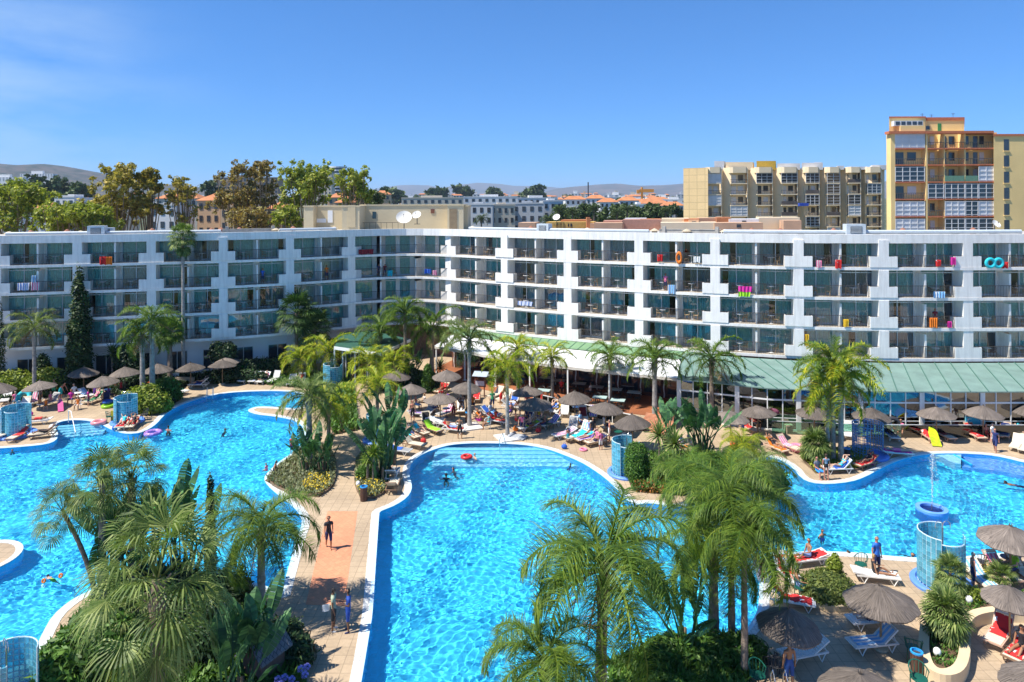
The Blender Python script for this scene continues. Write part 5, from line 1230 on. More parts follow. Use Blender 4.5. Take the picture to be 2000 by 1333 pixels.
# (px, py, turn, style, back angle, towel, person, where)
LO = [
 (10, 786, 25, 'w', 35, None, None, 'by the first cut-off parasol'), (20, 774, 10, 'w', 62, None, None, 'upright behind the far left pair'), (46, 799, 20, 'c', 45, 'white', None, 'in front of the cyan float'),
 (64, 791, 5, 'g', 62, 'pink', None, 'under the dark-topped parasol'), (96, 792, -15, 'g', 52, None, 'sit pink', 'left of the pink bodyboard'), (121, 768, -50, 'g', 30, None, 'sit pale', 'before the yellow-green bush'),
 (166, 777, 60, 'w', 30, 'light blue', None, 'beside the tables under the cypress parasol'), (183, 786, -10, 'c', 45, 'green', 'recline pink', 'amid the coloured towels near the round bush'),
 (72, 829, -75, 'w', 5, None, 'prone red', 'alone beside the left glass shower'), (83, 855, -70, 'b', 30, None, 'recline dark', 'nearest the left pool steps'), (34, 858, 0, 'b', 38, 'red', None, 'in front of the left glass shower'),
 (11, 854, -15, 'c', 35, None, None, 'at the left pool edge by the frame'), (-3, 818, 0, 'b', 30, None, 'recline dark', 'cut by the left edge at the shower'), (238, 836, 12, 'c', 30, 'red', 'recline pale', 'left of the red pair below the second shower'),
 (257, 836, 12, 'b', 30, 'red', 'recline tan', 'rightmost of the red pair below the second shower'), (338, 753, 8, 'w', 70, None, None, 'upright beside the low beige wall'), (349, 769, 62, 'w', 25, 'green', None, 'with striped cloth beside the round bush'),
 (339, 772, 62, 'w', 25, 'striped blue', None, 'at the foot of the darker bush'), (388, 757, -88, 'w', 45, 'blue', 'recline pale', 'sideways above the pool ladder'), (416, 745, 22, 'w', 55, 'magenta', None, 'left of the overlapping parasols'),
 (444, 743, -12, 'w', 55, None, None, 'under the overlapping parasols'), (459, 744, -12, 'w', 50, 'blue', 'recline tan', 'shaded at the overlapping parasols'), (482, 747, -25, 'w', 45, 'white', None, 'first in the sunlit row on the low hedge'),
 (499, 747, -12, 'w', 50, 'striped blue', None, 'second in the sunlit row on the low hedge'), (514, 748, -12, 'w', 50, 'pink', 'recline pale', 'third in the sunlit row on the low hedge'), (535, 747, -12, 'w', 62, None, None, 'last in the sunlit row on the low hedge'),
 (587, 750, 5, 'w', 50, None, 'recline red', 'behind the ringed palm fronds'), (568, 752, 5, 'g', 40, None, None, 'half hidden by palm fronds at the top pool'),
 (862, 768, -30, 'b', 40, 'red', 'sit red', 'under the parasol by the menu stand'), (929, 783, 0, 'b', 35, 'red', None, 'beside the slim palm trunk'), (968, 777, -35, 'c', 45, None, None, 'empty in the sun below the terrace'),
 (984, 783, -35, 'c', 45, None, None, 'second empty one below the terrace'), (931, 810, 0, 'p', 5, None, None, 'low and half in the big round shadow'), (898, 806, 5, 'b', 45, 'white', 'recline dark', 'left of the man in black by the palm trunk'),
 (817, 814, 80, 'g', 10, 'purple', None, 'behind the shirtless standing man'), (838, 808, -15, 'g', 55, None, None, 'in the shade of the lowest middle parasol'), (871, 812, -40, 'g', 50, 'pink', None, 'right of the dark table in parasol shade'),
 (833, 831, 20, 'c', 45, 'black', None, 'with dark bag in the middle cluster'), (843, 825, 70, 'w', 12, 'light blue', None, 'end-on in the middle cluster'), (853, 831, 65, 'w', 12, 'white', None, 'middle of the white trio'),
 (869, 835, 65, 'w', 15, 'white', None, 'last of the white trio'), (883, 845, 70, 'w', 35, 'red', 'recline tan', 'red-towelled by the man at the palm base'), (817, 850, 45, 'b', 30, None, 'recline pale', 'second from the pool in the middle cluster'),
 (842, 845, 45, 'b', 38, 'lime', None, 'with lime bag in the middle cluster'), (801, 857, 40, 'b', 40, 'turquoise', 'recline pale', 'turquoise-towelled above the middle pool'), (805, 875, 65, 'b', 48, None, None, 'empty nearest the curve of the middle pool'),
 (775, 886, 70, 'g', 20, 'blue', None, 'blue and pink-covered beside the yucca bed'), (765, 957, 180, 'b', 35, None, None, 'seen from behind by the middle bed'), (764, 935, 180, 'g', 40, 'light blue', 'recline pale', 'behind the one seen from behind'),
 (998, 800, 70, 'g', 35, None, 'recline tan', 'beside the man in red'), (1003, 788, -10, 'w', 50, 'blue', None, 'under the parasol right of the yellow-green palm'), (1068, 806, -65, 'w', 30, 'blue', 'recline pale', 'beyond the mottled parasol'),
 (1085, 806, -20, 'w', 50, 'yellow', 'recline tan', 'golden-towelled beside the tall white one'), (1101, 810, -8, 'w', 50, None, None, 'tall white one left of the dark-pole parasol'), (1026, 825, -40, 'w', 50, 'navy', 'sit navy', 'under the mottled parasol'),
 (1073, 834, -55, 'w', 42, 'purple', None, 'purple-towelled at the end of the crowd'), (1032, 840, -60, 'g', 20, 'lime', 'sit pale', 'beside the grey float'), (1046, 838, -60, 'b', 20, 'red', 'recline tan', 'with red towel in the crowd'),
 (1137, 820, 0, 'w', 55, 'dark red', None, 'dark red-covered behind the man in the dark shirt'), (1156, 816, -5, 'b', 40, 'purple', None, 'half under the terrace-end parasol'), (1197, 842, -75, 'b', 30, 'grey', None, 'brown one left of the nearest middle parasol'),
 (1115, 843, -20, 'g', 55, None, None, 'white-backed behind the boy in blue trunks'), (1138, 850, -30, 'w', 45, 'light blue', None, 'sunlit behind the turquoise towel'), (1101, 855, -60, 'w', 20, 'pink', None, 'pink-towelled at the pool corner'),
 (1124, 861, -60, 'b', 25, 'turquoise', None, 'turquoise-covered facing the pool'), (1144, 864, -60, 'b', 25, 'purple', 'recline pale', 'crowded one before the seated family'), (1163, 869, -60, 'b', 25, 'navy', 'sit pink', 'last in the crowd before the small boys'),
 (968, 828, 60, 'g', 35, 'red', 'sit red', 'left of the yellow-green palm trunk'), (945, 823, 60, 'b', 30, 'orange', 'recline tan', 'orange-covered left of the red group'), (957, 815, 60, 'g', 40, 'blue', 'sit white', 'behind the orange-covered one'),
 (1460, 843, 20, 'p', 50, 'red', None, 'behind the low palm by the restaurant glass'), (1513, 882, 25, 'p', 45, 'orange', 'recline tan', 'left of the pink ring'), (1537, 879, 30, 'p', 48, 'pink', None, 'right before the pink ring'),
 (1656, 853, -25, 'w', 60, None, None, 'white one under the golden fronds'), (1634, 923, -85, 'w', 45, 'blue', 'recline pale', 'beside the couple at the right pool'), (1688, 913, -62, 'b', 30, 'red', 'recline tan', 'below the blue lattice shower'),
 (1737, 856, -8, 'g', 50, 'blue', 'recline dark', 'beside the big dark ring'), (1813, 861, -5, 'p', 35, 'red', None, 'left of the yellow and green float'), (1841, 857, 5, 'p', 45, 'dark red', None, 'right of the yellow and green float'),
 (1900, 856, 0, 'p', 52, 'red', None, 'before the cyan panel'), (1932, 853, 25, 'p', 40, 'dark red', None, 'behind the walking woman in black'), (1960, 854, -40, 'p', 50, 'navy', None, 'right of the walking woman in black'),
 (1991, 851, -10, 'p', 55, None, 'recline pale', 'at the right edge under the last parasol'), (1984, 877, -45, 'c', 45, None, None, 'white reclined pair, first, at the right edge'), (2001, 882, -45, 'c', 45, None, None, 'white reclined pair, second, at the right edge'),
 (1750, 892, 78, 'w', 5, 'magenta', 'prone pink', 'low magenta one at the right pool edge'), (1706, 1135, 78, 'w', 8, 'white', 'sit tan', 'white one behind the double parasol'), (1574, 1102, -78, 'w', 12, 'red', 'sit tan', 'behind the round planter'),
 (1534, 1130, 8, 'w', 50, 'red', 'sit lilac', 'with red print left of the round planter'), (1540, 1184, 70, 'w', 45, 'red', None, 'red-towelled above the shaded parasol'), (1698, 1222, -82, 'w', 40, 'navy', 'recline pale', 'shaded under the double parasol'),
 (1702, 1268, -82, 'w', 42, 'light blue', None, 'nearest white one under the double parasol'), (1566, 1288, -75, 'w', 30, None, None, 'white one poking out of the shaded parasol'), (1912, 1140, -5, 'c', 25, 'light blue', None, 'beside the standing man at the glass shower'),
 (1950, 1128, 5, 'p', 50, 'pink', None, 'peach one beside the little fan palm'), (1995, 1132, 5, 'b', 50, None, None, 'brown slatted one at the right edge'), (1948, 1252, -50, 'p', 48, 'red', None, 'dark-backed beside the bamboo pole'), (1990, 1285, -55, 'b', 35, 'red', 'sit tan', 'red one below the bamboo-pole parasol')]
STY = {'w': 'white', 'b': 'brown-framed', 'g': 'grey', 'c': 'cream', 'p': 'peach-framed'}
PEOPLE = []
for j, (px, py, rz, st, ang, tw, pe, lb) in enumerate(LO):
    full = '%s lounger %s' % (STY[st], lb); lounger(full, px, py, rz, st, ang)
    w = G(px, py); r = radians(rz)
    if tw:
        o = O('towel', cached(('tw', ang, j % 2), lambda: towel_mesh(ang, j % 2, j)), towelmat(tw), loc=w, rz=r)
        tag(o, '%s towel on the lounger %s' % (tw, lb), 'towel', 'towels on the loungers')
    if pe: PEOPLE.append((w, r, pe.split()[0], pe.split()[1], 'on the lounger '+lb, ang))

# ------------------------------------------------------------------ people
V = Vector
def skeleton(p):
    """joints of a posed figure: {name: (position, radius)}, bones (a, b)"""
    J = {}; B = []; root = V(p['root']); u = V(p['u']).normalized(); f = V(p['f']).normalized(); s = u.cross(f).normalized()   # s points to the figure's left when f is ahead
    cu = p.get('bend', 0)
    def j(n, pos, r, par=None):
        J[n] = (V(pos), r)
        if par: B.append((par, n))
    j('pelvis', root, (.135, .105)); sp = root+u*.17-f*.01; j('waist', sp, (.118, .09), 'pelvis')
    u2 = (u+f*cu).normalized(); f2 = (f-u*cu).normalized(); ch = sp+u2*.17; j('chest', ch, (.145, .105), 'waist'); nb = ch+u2*.13-f2*.01; j('collar', nb, (.085, .07), 'chest')
    hu = V(p.get('hu', u2)).normalized(); nk = nb+hu*.085+f2*.005; j('neck', nk, (.052, .052), 'collar')
    hf = V(p.get('hf', f2)); hf = (hf-hu*hf.dot(hu)).normalized()
    h1 = nk+hu*.07+hf*.015; j('jaw', h1, (.066, .072), 'neck'); h2 = h1+hu*.075+hf*.002; j('head', h2, (.078, .092), 'jaw'); h3 = h2+hu*.07-hf*.012; j('crown', h3, (.05, .055), 'head')
    j('nose', h1+hu*.035+hf*.098, (.012, .012), 'head')
    hs = hu.cross(hf).normalized()
    for q, n in ((1, 'earL'), (-1, 'earR')): j(n, h2+hs*q*.088-hu*.02, (.012, .018), 'head')
    for q, L in ((1, 'L'), (-1, 'R')):
        a1, a2 = p['arm'+L]; a1 = V(a1).normalized(); a2 = V(a2).normalized()
        sh = ch+u2*.085+s*q*.165; j('shoulder'+L, sh, (.058, .055), 'chest'); el = sh+a1*.27; j('arm'+L, sh.lerp(el, .45), (.047, .047), 'shoulder'+L); j('elbow'+L, el, (.037, .037), 'arm'+L)
        j('fore'+L, el+a2*.10, (.038, .036), 'elbow'+L); wr = el+a2*.24; j('wrist'+L, wr, (.024, .021), 'fore'+L); pm = wr+a2*.075; j('palm'+L, pm, (.034, .018), 'wrist'+L)
        t = a2.cross(f2 if abs(a2.dot(f2)) < .9 else u2).normalized()
        for k in range(4):
            e = pm+a2*.04+t*(k-1.5)*.02; j('f%d%s' % (k, L), e, (.009, .009), 'palm'+L); j('g%d%s' % (k, L), e+a2*(.032, .042, .040, .028)[k]+f2*.012, (.008, .008), 'f%d%s' % (k, L))
        j('t0'+L, pm+t*q*.035-a2*.02, (.010, .010), 'palm'+L); j('t1'+L, pm+t*q*.052+a2*.018, (.009, .009), 't0'+L)
        l1, l2 = p['leg'+L]; l1 = V(l1).normalized(); l2 = V(l2).normalized()
        hp = root-u*.05+s*q*.085; j('hip'+L, hp, (.095, .09), 'pelvis'); kn = hp+l1*.42; j('thigh'+L, hp.lerp(kn, .45), (.075, .075), 'hip'+L); j('knee'+L, kn, (.052, .054), 'thigh'+L)
        j('calf'+L, kn+l2*.14, (.052, .054), 'knee'+L); an = kn+l2*.40; j('ankle'+L, an, (.032, .034), 'calf'+L)
        fd = V(p.get('foot', f)).normalized(); j('heel'+L, an+l2*.035-fd*.02, (.034, .03), 'ankle'+L); j('toe'+L, an+l2*.05+fd*.15, (.036, .02), 'heel'+L)
    return J, B
def figure(p):
    J, B = skeleton(p); names = list(J); ix = {n: i for i, n in enumerate(names)}
    me = bpy.data.meshes.new('person_tmp'); me.from_pydata([J[n][0] for n in names], [(ix[a], ix[b]) for a, b in B], [])
    o = bpy.data.objects.new('tmp', me); COL.objects.link(o)
    sk = o.modifiers.new('s', 'SKIN'); sk.use_smooth_shade = True; sk.branch_smoothing = .6
    for i, n in enumerate(names): d = me.skin_vertices[0].data[i]; d.radius = J[n][1]; d.use_root = (n == 'pelvis')
    ss = o.modifiers.new('u', 'SUBSURF'); ss.levels = 1; ss.render_levels = 1
    dg = bpy.context.evaluated_depsgraph_get(); ev = o.evaluated_get(dg); m = bpy.data.meshes.new_from_object(ev)
    bpy.data.objects.remove(o); bpy.data.meshes.remove(me)
    co = np.empty(len(m.vertices)*3); m.vertices.foreach_get('co', co); co = co.reshape(-1, 3)
    no = np.array([tuple(v.normal) for v in m.vertices]); fs = [tuple(q.vertices) for q in m.polygons]
    cen = np.array([co[list(f)].mean(0) for f in fs])
    bn = [(a, b) for a, b in B]; D = []
    for a, b in bn:
        A, Bv = np.array(J[a][0]), np.array(J[b][0]); ab = Bv-A; t = np.clip(((cen-A)@ab)/max(ab@ab, 1e-9), 0, 1); r = J[a][1][0]*(1-t)+J[b][1][0]*t
        D.append(np.linalg.norm(cen-(A+t[:, None]*ab), axis=1)-r)
    near = np.argmin(np.array(D), 0); lab = [bn[i] for i in near]
    clean = MB(); clean.v = [tuple(x) for x in co]; clean.f = fs; clean.m = [0]*len(fs)
    bpy.data.meshes.remove(m)
    return dict(body=clean.mesh('body', True), co=co, no=no, fs=fs, cen=cen, lab=lab, J=J, p=p, pieces={})
def piece(F_, kind):
    if kind in F_['pieces']: return F_['pieces'][kind]
    J = F_['J']; T0 = {'waist', 'chest', 'pelvis', 'collar'}
    def ok(i):
        a, b = F_['lab'][i]; c = F_['cen'][i]; s = {a[:-1] if a[-1] in 'LR' else a, b[:-1] if b[-1] in 'LR' else b}
        if kind == 'hair':
            if not (('head' in s) or ('jaw' in s and 'head' in s) or 'crown' in s or ('neck' in s and 'jaw' in s)): return False
            if 'nose' in s: return False
            h, h3 = J['head'][0], J['crown'][0]; up = (h3-J['jaw'][0]).normalized(); fw = (J['nose'][0]-h); fw = (fw-up*fw.dot(up)).normalized(); d = V(c)-h
            return d.dot(up) > .045 or (d.dot(fw) < .0 and d.dot(up) > -.11)
        low = {'pelvis', 'hip'} & s; tor = s <= {'waist', 'chest', 'pelvis', 'collar', 'hip', 'shoulder'}
        if kind == 'trunks': return ('pelvis' in s or 'hip' in s) and not ('waist' in s and 'chest' in s) or s <= {'thigh', 'hip', 'knee'} and s != {'knee'}
        if kind == 'bottom': return bool(low) and not ('thigh' in s) and ('waist' not in s or True) and 'chest' not in s
        if kind == 'top': return 'chest' in s and 'collar' not in s
        if kind == 'suit': return bool(s & T0 or 'hip' in s) and 'neck' not in s and 'arm' not in s and 'thigh' not in s and 'collar' not in s
        if kind == 'shirt': return (bool(s & T0) or 'shoulder' in s) and 'neck' not in s and 'hip' not in s
        if kind == 'dress': return (bool(s & T0) or 'hip' in s or s <= {'thigh', 'hip', 'knee'}) and 'neck' not in s and 'arm' not in s
        if kind == 'shoes': return 'heel' in s or 'toe' in s
        return False
    off = {'hair': .018, 'shirt': .016, 'trunks': .014, 'dress': .02}.get(kind, .009); mp = {}; mb = MB()
    for i, f in enumerate(F_['fs']):
        if not ok(i): continue
        g = []
        for v in f:
            if v not in mp: mp[v] = len(mb.v); mb.v.append(tuple(F_['co'][v]+F_['no'][v]*off))
            g.append(mp[v])
        mb.f.append(tuple(g)); mb.m.append(0)
    F_['pieces'][kind] = mb.mesh(kind, True) if mb.f else None
    return F_['pieces'][kind]
def lying(a):
    a = radians(max(a, 6)); return dict(root=(0, .17, .475), u=(0, cos(a), sin(a)), f=(0, -sin(a), cos(a)), foot=(0, -.3, 1), bend=.1)
PO = {
 'stand': dict(root=(0, 0, .93), u=(0, 0, 1), f=(0, -1, 0), armL=((.18, .05, -1), (.08, -.15, -1)), armR=((-.18, .05, -1), (-.08, -.15, -1)), legL=((.04, -.04, -1), (.02, .06, -1)), legR=((-.06, .02, -1), (-.02, .04, -1))),
 'talk': dict(root=(0, 0, .93), u=(0, .02, 1), f=(0, -1, 0), armL=((.2, .1, -1), (.0, -.8, .35)), armR=((-.18, .1, -1), (.1, -.9, .1)), legL=((.1, -.02, -1), (.04, .05, -1)), legR=((-.1, .02, -1), (-.04, .05, -1))),
 'walk': dict(root=(0, 0, .91), u=(0, -.03, 1), f=(0, -1, 0), armL=((.15, .45, -1), (.05, -.1, -1)), armR=((-.15, -.45, -1), (-.05, -.7, -1)), legL=((.03, -.42, -1), (.0, .12, -1)), legR=((-.03, .25, -1), (.0, .55, -1))),
 'bend': dict(root=(0, .05, .90), u=(0, -.55, 1), f=(0, -1, -.55), bend=.25, armL=((.15, -.55, -1), (0, -.5, -1)), armR=((-.15, -.55, -1), (0, -.5, -1)), legL=((.08, -.05, -1), (0, .1, -1)), legR=((-.08, 0, -1), (0, .08, -1)), foot=(0, -1, 0)),
 'sitchair': dict(root=(0, .05, .54), u=(0, .1, 1), f=(0, -1, .1), armL=((.2, -.35, -1), (-.1, -1, -.15)), armR=((-.2, -.35, -1), (.1, -1, -.15)), legL=((.18, -1, -.05), (.03, -.08, -1)), legR=((-.18, -1, -.05), (-.03, -.08, -1)), foot=(0, -1, 0)),
 'sitedge': dict(root=(0, .0, .10), u=(0, -.12, 1), f=(0, -1, -.12), bend=.15, armL=((.2, .1, -1), (.05, .1, -1)), armR=((-.2, -.3, -1), (.1, -.8, -.5)), legL=((.12, -1, .15), (.02, -.4, -1)), legR=((-.12, -1, .15), (-.02, -.4, -1)), foot=(0, -1, 0)),
 'swim': dict(root=(0, .1, -.55), u=(0, -.25, 1), f=(0, -1, -.25), hu=(0, .1, 1), hf=(0, -1, 0), armL=((1, -.35, .0), (.75, -.8, .1)), armR=((-1, -.35, .0), (-.75, -.8, .1)), legL=((.1, .2, -1), (0, .4, -1)), legR=((-.1, .1, -1), (0, .3, -1))),
 'wade': dict(root=(0, 0, -.38), u=(0, 0, 1), f=(0, -1, 0), armL=((.7, -.2, -.6), (.3, -.8, .0)), armR=((-.7, -.2, -.6), (-.3, -.8, .0)), legL=((.06, 0, -1), (0, .05, -1)), legR=((-.06, 0, -1), (0, .05, -1))),
 'float': dict(root=(0, 0, -.10), u=(0, 1, .10), f=(0, .1, -1), hu=(0, .8, .7), hf=(0, .7, -.5), armL=((.8, .7, .05), (.1, 1, -.1)), armR=((-.8, .7, .05), (-.1, 1, -.1)), legL=((.12, -1, -.05), (.05, -1, 0)), legR=((-.12, -1, -.1), (-.05, -1, .05)), foot=(0, -1, -.1)),
 'prone': dict(root=(0, -.12, .47), u=(0, 1, .04), f=(0, .04, -1), hu=(0, 1, .05), hf=(.7, 0, -.5), armL=((.7, .6, 0), (-.5, .8, 0)), armR=((-.7, .6, 0), (.5, .8, 0)), legL=((.1, -1, -.03), (.03, -1, 0)), legR=((-.1, -1, -.03), (-.03, -1, 0)), foot=(0, -1, -.2)),
 'hip': dict(root=(0, 0, .93), u=(0, 0, 1), f=(0, -1, 0), armL=((.6, .3, -.8), (-.7, -.4, -.5)), armR=((-.25, .0, -1), (-.1, -.3, -1)), legL=((.10, -.02, -1), (.02, .05, -1)), legR=((-.12, .04, -1), (-.03, .03, -1))),
}
def pose(kind, ang):
    if kind == 'recline':
        d = lying(ang); k = ang % 3
        d.update(armL=((.25, -.6, -.25), (.0, -1, .1)), armR=((-.3, -.6, -.25), (.1, -1, .1)) if k else ((-.5, .4, .8), (.6, .7, .2)), legL=((.1, -1, .42), (0, -1, -.5)) if k == 0 else ((.1, -1, .02), (.02, -1, -.02)), legR=((-.12, -1, .06), (-.02, -1, -.04)))
        return d
    if kind == 'sit':
        return dict(root=(0, .05, .485), u=(0, .12, 1), f=(0, -1, .12), bend=.12, armL=((.2, -.5, -1), (-.1, -1, .0)), armR=((-.2, -.1, -1), (-.05, -.4, -1)), legL=((.15, -1, .35), (.0, -1, -.55)), legR=((-.12, -1, .05), (-.02, -1, -.1)), foot=(0, -.5, 1))
    return PO[kind]
SKIN = {'pale': (.58, .36, .26), 'tan': (.36, .18, .10), 'dark': (.20, .10, .06), 'red': (.52, .22, .15)}
def smat(k): return mat('skin_'+k, SKIN[k], .5, .05, 6)
HAIR = {'brown': (.05, .03, .015), 'black': (.012, .01, .01), 'blonde': (.35, .22, .07), 'grey': (.35, .34, .33)}
NP = [0]
def person(label, loc, rz, kind, skin, hair, wear, ang=40, size=1.0, group=None):
    key = ('fig', kind, ang if kind == 'recline' else 0); Fg = cached(key, lambda: figure(pose(kind, ang)))
    t = T('person', label, 'person', loc, rz, group, size); O('body', Fg['body'], smat(skin), t)
    h = piece(Fg, 'hair')
    if h and hair: O('hair', h, mat('hair_'+hair, HAIR[hair], .7, .1), t)
    for k, c in wear:
        m = piece(Fg, k)
        if m: O({'trunks': 'swim_trunks', 'bottom': 'bikini_bottom', 'top': 'bikini_top', 'suit': 'swimsuit'}.get(k, k), m, cmat(COLS.get(c, c) if isinstance(c, str) else c), t)
    J = Fg['J']; hu = (J['crown'][0]-J['jaw'][0]).normalized(); hf = J['nose'][0]-J['head'][0]; hf = (hf-hu*hf.dot(hu)).normalized(); hs = hu.cross(hf)
    def fm():
        mb = MB(); c = J['head'][0]-hu*.012
        for q in (-1, 1): e = c+hs*q*.032+hf*.084; mb.ball(*e, .011, n=6, m=4)
        return mb.mesh('eyes')
    O('eyes', cached(('eyes',)+key, fm), mat('eye_dark', (.02, .015, .01), .3), t)
    def mm():
        mb = MB(); c = J['jaw'][0]+hf*.074-hu*.004; mb.ball(*c, .022, .010, .007, n=8, m=4); return mb.mesh('mouth')
    O('mouth', cached(('mouth',)+key, mm), mat('lips', (.30, .09, .08), .5), t); return t
OUT = {'red': ([('suit', 'red')], 'tan'), 'pink': ([('suit', 'pink')], 'pale'), 'pale': ([('trunks', 'navy')], 'pale'), 'tan': ([('trunks', 'striped blue')], 'tan'), 'dark': ([('trunks', 'black')], 'dark'), 'navy': ([('suit', 'navy')], 'tan'),
       'white': ([('shirt', 'white'), ('trunks', 'light blue')], 'pale'), 'lilac': ([('suit', (.40, .42, .80))], 'red')}
WN = {'red': 'a red swimsuit', 'pink': 'a pink swimsuit', 'pale': 'navy trunks', 'tan': 'striped blue trunks', 'dark': 'black trunks', 'navy': 'a navy swimsuit', 'white': 'a white shirt', 'lilac': 'a lilac swimsuit'}
hl = ['brown', 'black', 'grey', 'blonde']
for j, (w, r, kd, cl, lb, ang) in enumerate(PEOPLE):
    o_, sk = OUT[cl]; vb = {'recline': 'lying back', 'sit': 'sitting', 'prone': 'lying face down'}[kd]; 
    if cl == 'tan' and j % 2: o_ = [('bottom', 'black'), ('top', 'black')]; wn = 'a black bikini'
    elif cl == 'pale' and j % 3 == 0: o_ = [('bottom', 'turquoise'), ('top', 'turquoise')]; wn = 'a turquoise bikini'
    else: wn = WN[cl]
    L = 'person in %s %s %s' % (wn, vb, lb); L = ' '.join(L.split()[:16])
    person(L, w, r, kd, sk, hl[j % 4], o_, ang)
def PP(px, py, rz, kind, skin, hair, wear, label, size=1.0, z=0): return person(label, G(px, py, z), radians(rz), kind, skin, hair, wear, size=size)
# standing, walking and seated people
PP(648, 1231, 95, 'hip', 'dark', 'black', [('shirt', (.36, .42, .30)), ('trunks', 'black'), ('shoes', 'white')], 'man in sage shirt and dark shorts holding papers behind him', 1.03)
PP(676, 1233, -75, 'talk', 'dark', 'black', [('shirt', (.015, .06, .33)), ('trunks', (.015, .06, .33)), ('shoes', 'navy')], 'man in blue shirt and shorts gesturing beside the man with papers', 1.03)
PP(639, 1072, 20, 'walk', 'tan', 'black', [('shirt', 'black'), ('trunks', 'navy')], 'person in black walking on the terracotta path')
PP(568, 888, 160, 'stand', 'tan', 'black', [('shirt', 'red'), ('trunks', 'navy')], 'boy in red top standing on the left pool edge', .78)
PP(533, 925, 90, 'sitedge', 'tan', 'brown', [('trunks', 'navy')], 'bare-backed man seated on the edge of the left pool', 1.0)
PP(519, 920, -120, 'sitedge', 'tan', 'blonde', [('suit', 'pink')], 'small child beside the man seated on the pool edge', .6)
PP(804, 823, 0, 'stand', 'red', 'grey', [('trunks', 'black')], 'shirtless man in dark shorts standing by the middle parasols', 1.0)
PP(896, 857, 170, 'hip', 'tan', 'brown', [('trunks', 'black')], 'shirtless man in black shorts near the slim palm base', 1.0)
PP(906, 796, 30, 'stand', 'dark', 'black', [('shirt', 'black'), ('trunks', 'grey')], 'person in black under the parasol crossed by the palm trunk', 1.0)
PP(978, 790, 60, 'bend', 'tan', 'brown', [('trunks', 'red')], 'person in red trunks bending over right of the palm trunk', 1.0)
PP(1107, 866, 200, 'stand', 'tan', 'black', [('trunks', 'turquoise')], 'small boy in turquoise trunks at the pool corner loungers', .68)
PP(1156, 860, 20, 'stand', 'tan', 'black', [('shirt', 'black'), ('trunks', 'navy')], 'man in dark shirt and blue shorts above the crowded loungers', 1.0)
PP(1171, 879, 200, 'stand', 'red', 'blonde', [('shirt', 'pink'), ('trunks', 'white')], 'girl in pale pink top beside the last crowded lounger', .82)
PP(1199, 893, 0, 'stand', 'tan', 'black', [('shirt', 'light blue'), ('trunks', 'light blue')], 'boy in pale blue outfit standing left of the clipped hedge', .72)
PP(1208, 891, 180, 'stand', 'red', 'brown', [('trunks', 'red')], 'small boy beside the one in pale blue', .7)
PP(1180, 842, 100, 'sitchair', 'pale', 'brown', [('shirt', 'white'), ('trunks', 'navy')], 'person in white sitting under the nearest middle parasol', 1.0)
PP(1007, 832, 110, 'sit', 'red', 'black', [('trunks', 'red')], 'person in red shorts sitting behind the grey float', 1.0, 0)
PP(1595, 933, 15, 'sitchair', 'red', 'brown', [('shirt', (.12, .14, .18)), ('trunks', (.02, .25, .75))], 'man in striped shirt and bright blue shorts seated by the planting', 1.0)
PP(1611, 938, 175, 'stand', 'red', 'brown', [('bottom', 'black'), ('top', (.20, .28, .36))], 'woman in two-piece swimwear standing beside the seated man', .98)
PP(1941, 883, -50, 'walk', 'red', 'blonde', [('dress', 'navy')], 'woman in short black dress walking past the restaurant', .98)
PP(1936, 868, 30, 'stand', 'pale', 'grey', [('shirt', 'white'), ('trunks', 'white')], 'person in white behind the walking woman', .9)
PP(1709, 1122, 15, 'stand', 'red', 'grey', [('shirt', (.03, .16, .60)), ('trunks', 'navy')], 'grey-haired man in blue shirt standing by the right pool', 1.05)
PP(1897, 1152, 75, 'stand', 'red', 'grey', [('trunks', 'navy')], 'shirtless older man in navy trunks right of the glass shower', 1.0)
PP(1537, 1345, 190, 'stand', 'tan', 'grey', [('trunks', (.02, .08, .30))], 'shirtless man in blue trunks below the shaded parasol', 1.02)
PP(1556, 1163, 80, 'sitchair', 'tan', 'grey', [('trunks', 'striped blue')], 'shirtless man on the green chair beside the round planter', 1.0)
PP(1520, 1106, 60, 'sit', 'tan', 'blonde', [('trunks', 'grey')], 'sunbather with fair hair left of the round planter', .95)
PP(703, 704, 0, 'stand', 'tan', 'brown', [('shirt', 'turquoise'), ('trunks', 'navy')], 'person in turquoise shirt standing at the entrance porch', 1.0)
PP(235, 770, 0, 'stand', 'tan', 'blonde', [('dress', 'red')], 'child in red dress in the shade right of the cypress parasols', .75)
PP(144, 778, 60, 'sitchair', 'pale', 'grey', [('shirt', 'white'), ('trunks', 'white')], 'person in white with red hat at the tables', 1.0)
PP(137, 790, 20, 'sitchair', 'tan', 'brown', [('shirt', 'magenta'), ('trunks', 'navy')], 'person in magenta top at the table below the cypress', 1.0)
PP(185, 778, 30, 'stand', 'tan', 'black', [('dress', 'purple')], 'woman in purple dress under the nearer cypress parasol', .95)
PP(104, 775, 0, 'stand', 'tan', 'brown', [('trunks', 'green')], 'person half hidden right of the dark-topped parasol', .95)
PP(28, 792, 20, 'sit', 'pale', 'black', [('shirt', 'pink'), ('trunks', 'grey')], 'person in pink checked shirt left of the cyan float', 1.0, 0)
PP(88, 800, 30, 'sitchair', 'pale', 'black', [('dress', 'orange')], 'child with orange towel before the grey lounger', .75)
PP(76, 790, 0, 'stand', 'tan', 'black', [('shirt', 'navy'), ('trunks', 'black')], 'person in navy behind the loungers under the dark-topped parasol', .95)
PP(860, 790, 0, 'bend', 'pale', 'brown', [('shirt', 'red'), ('trunks', 'white')], 'person bending in red over the yellow mat', .95)
PP(213, 782, 100, 'sitchair', 'tan', 'black', [('shirt', 'purple'), ('trunks', 'black')], 'person in purple sitting right of the pram', 1.0)
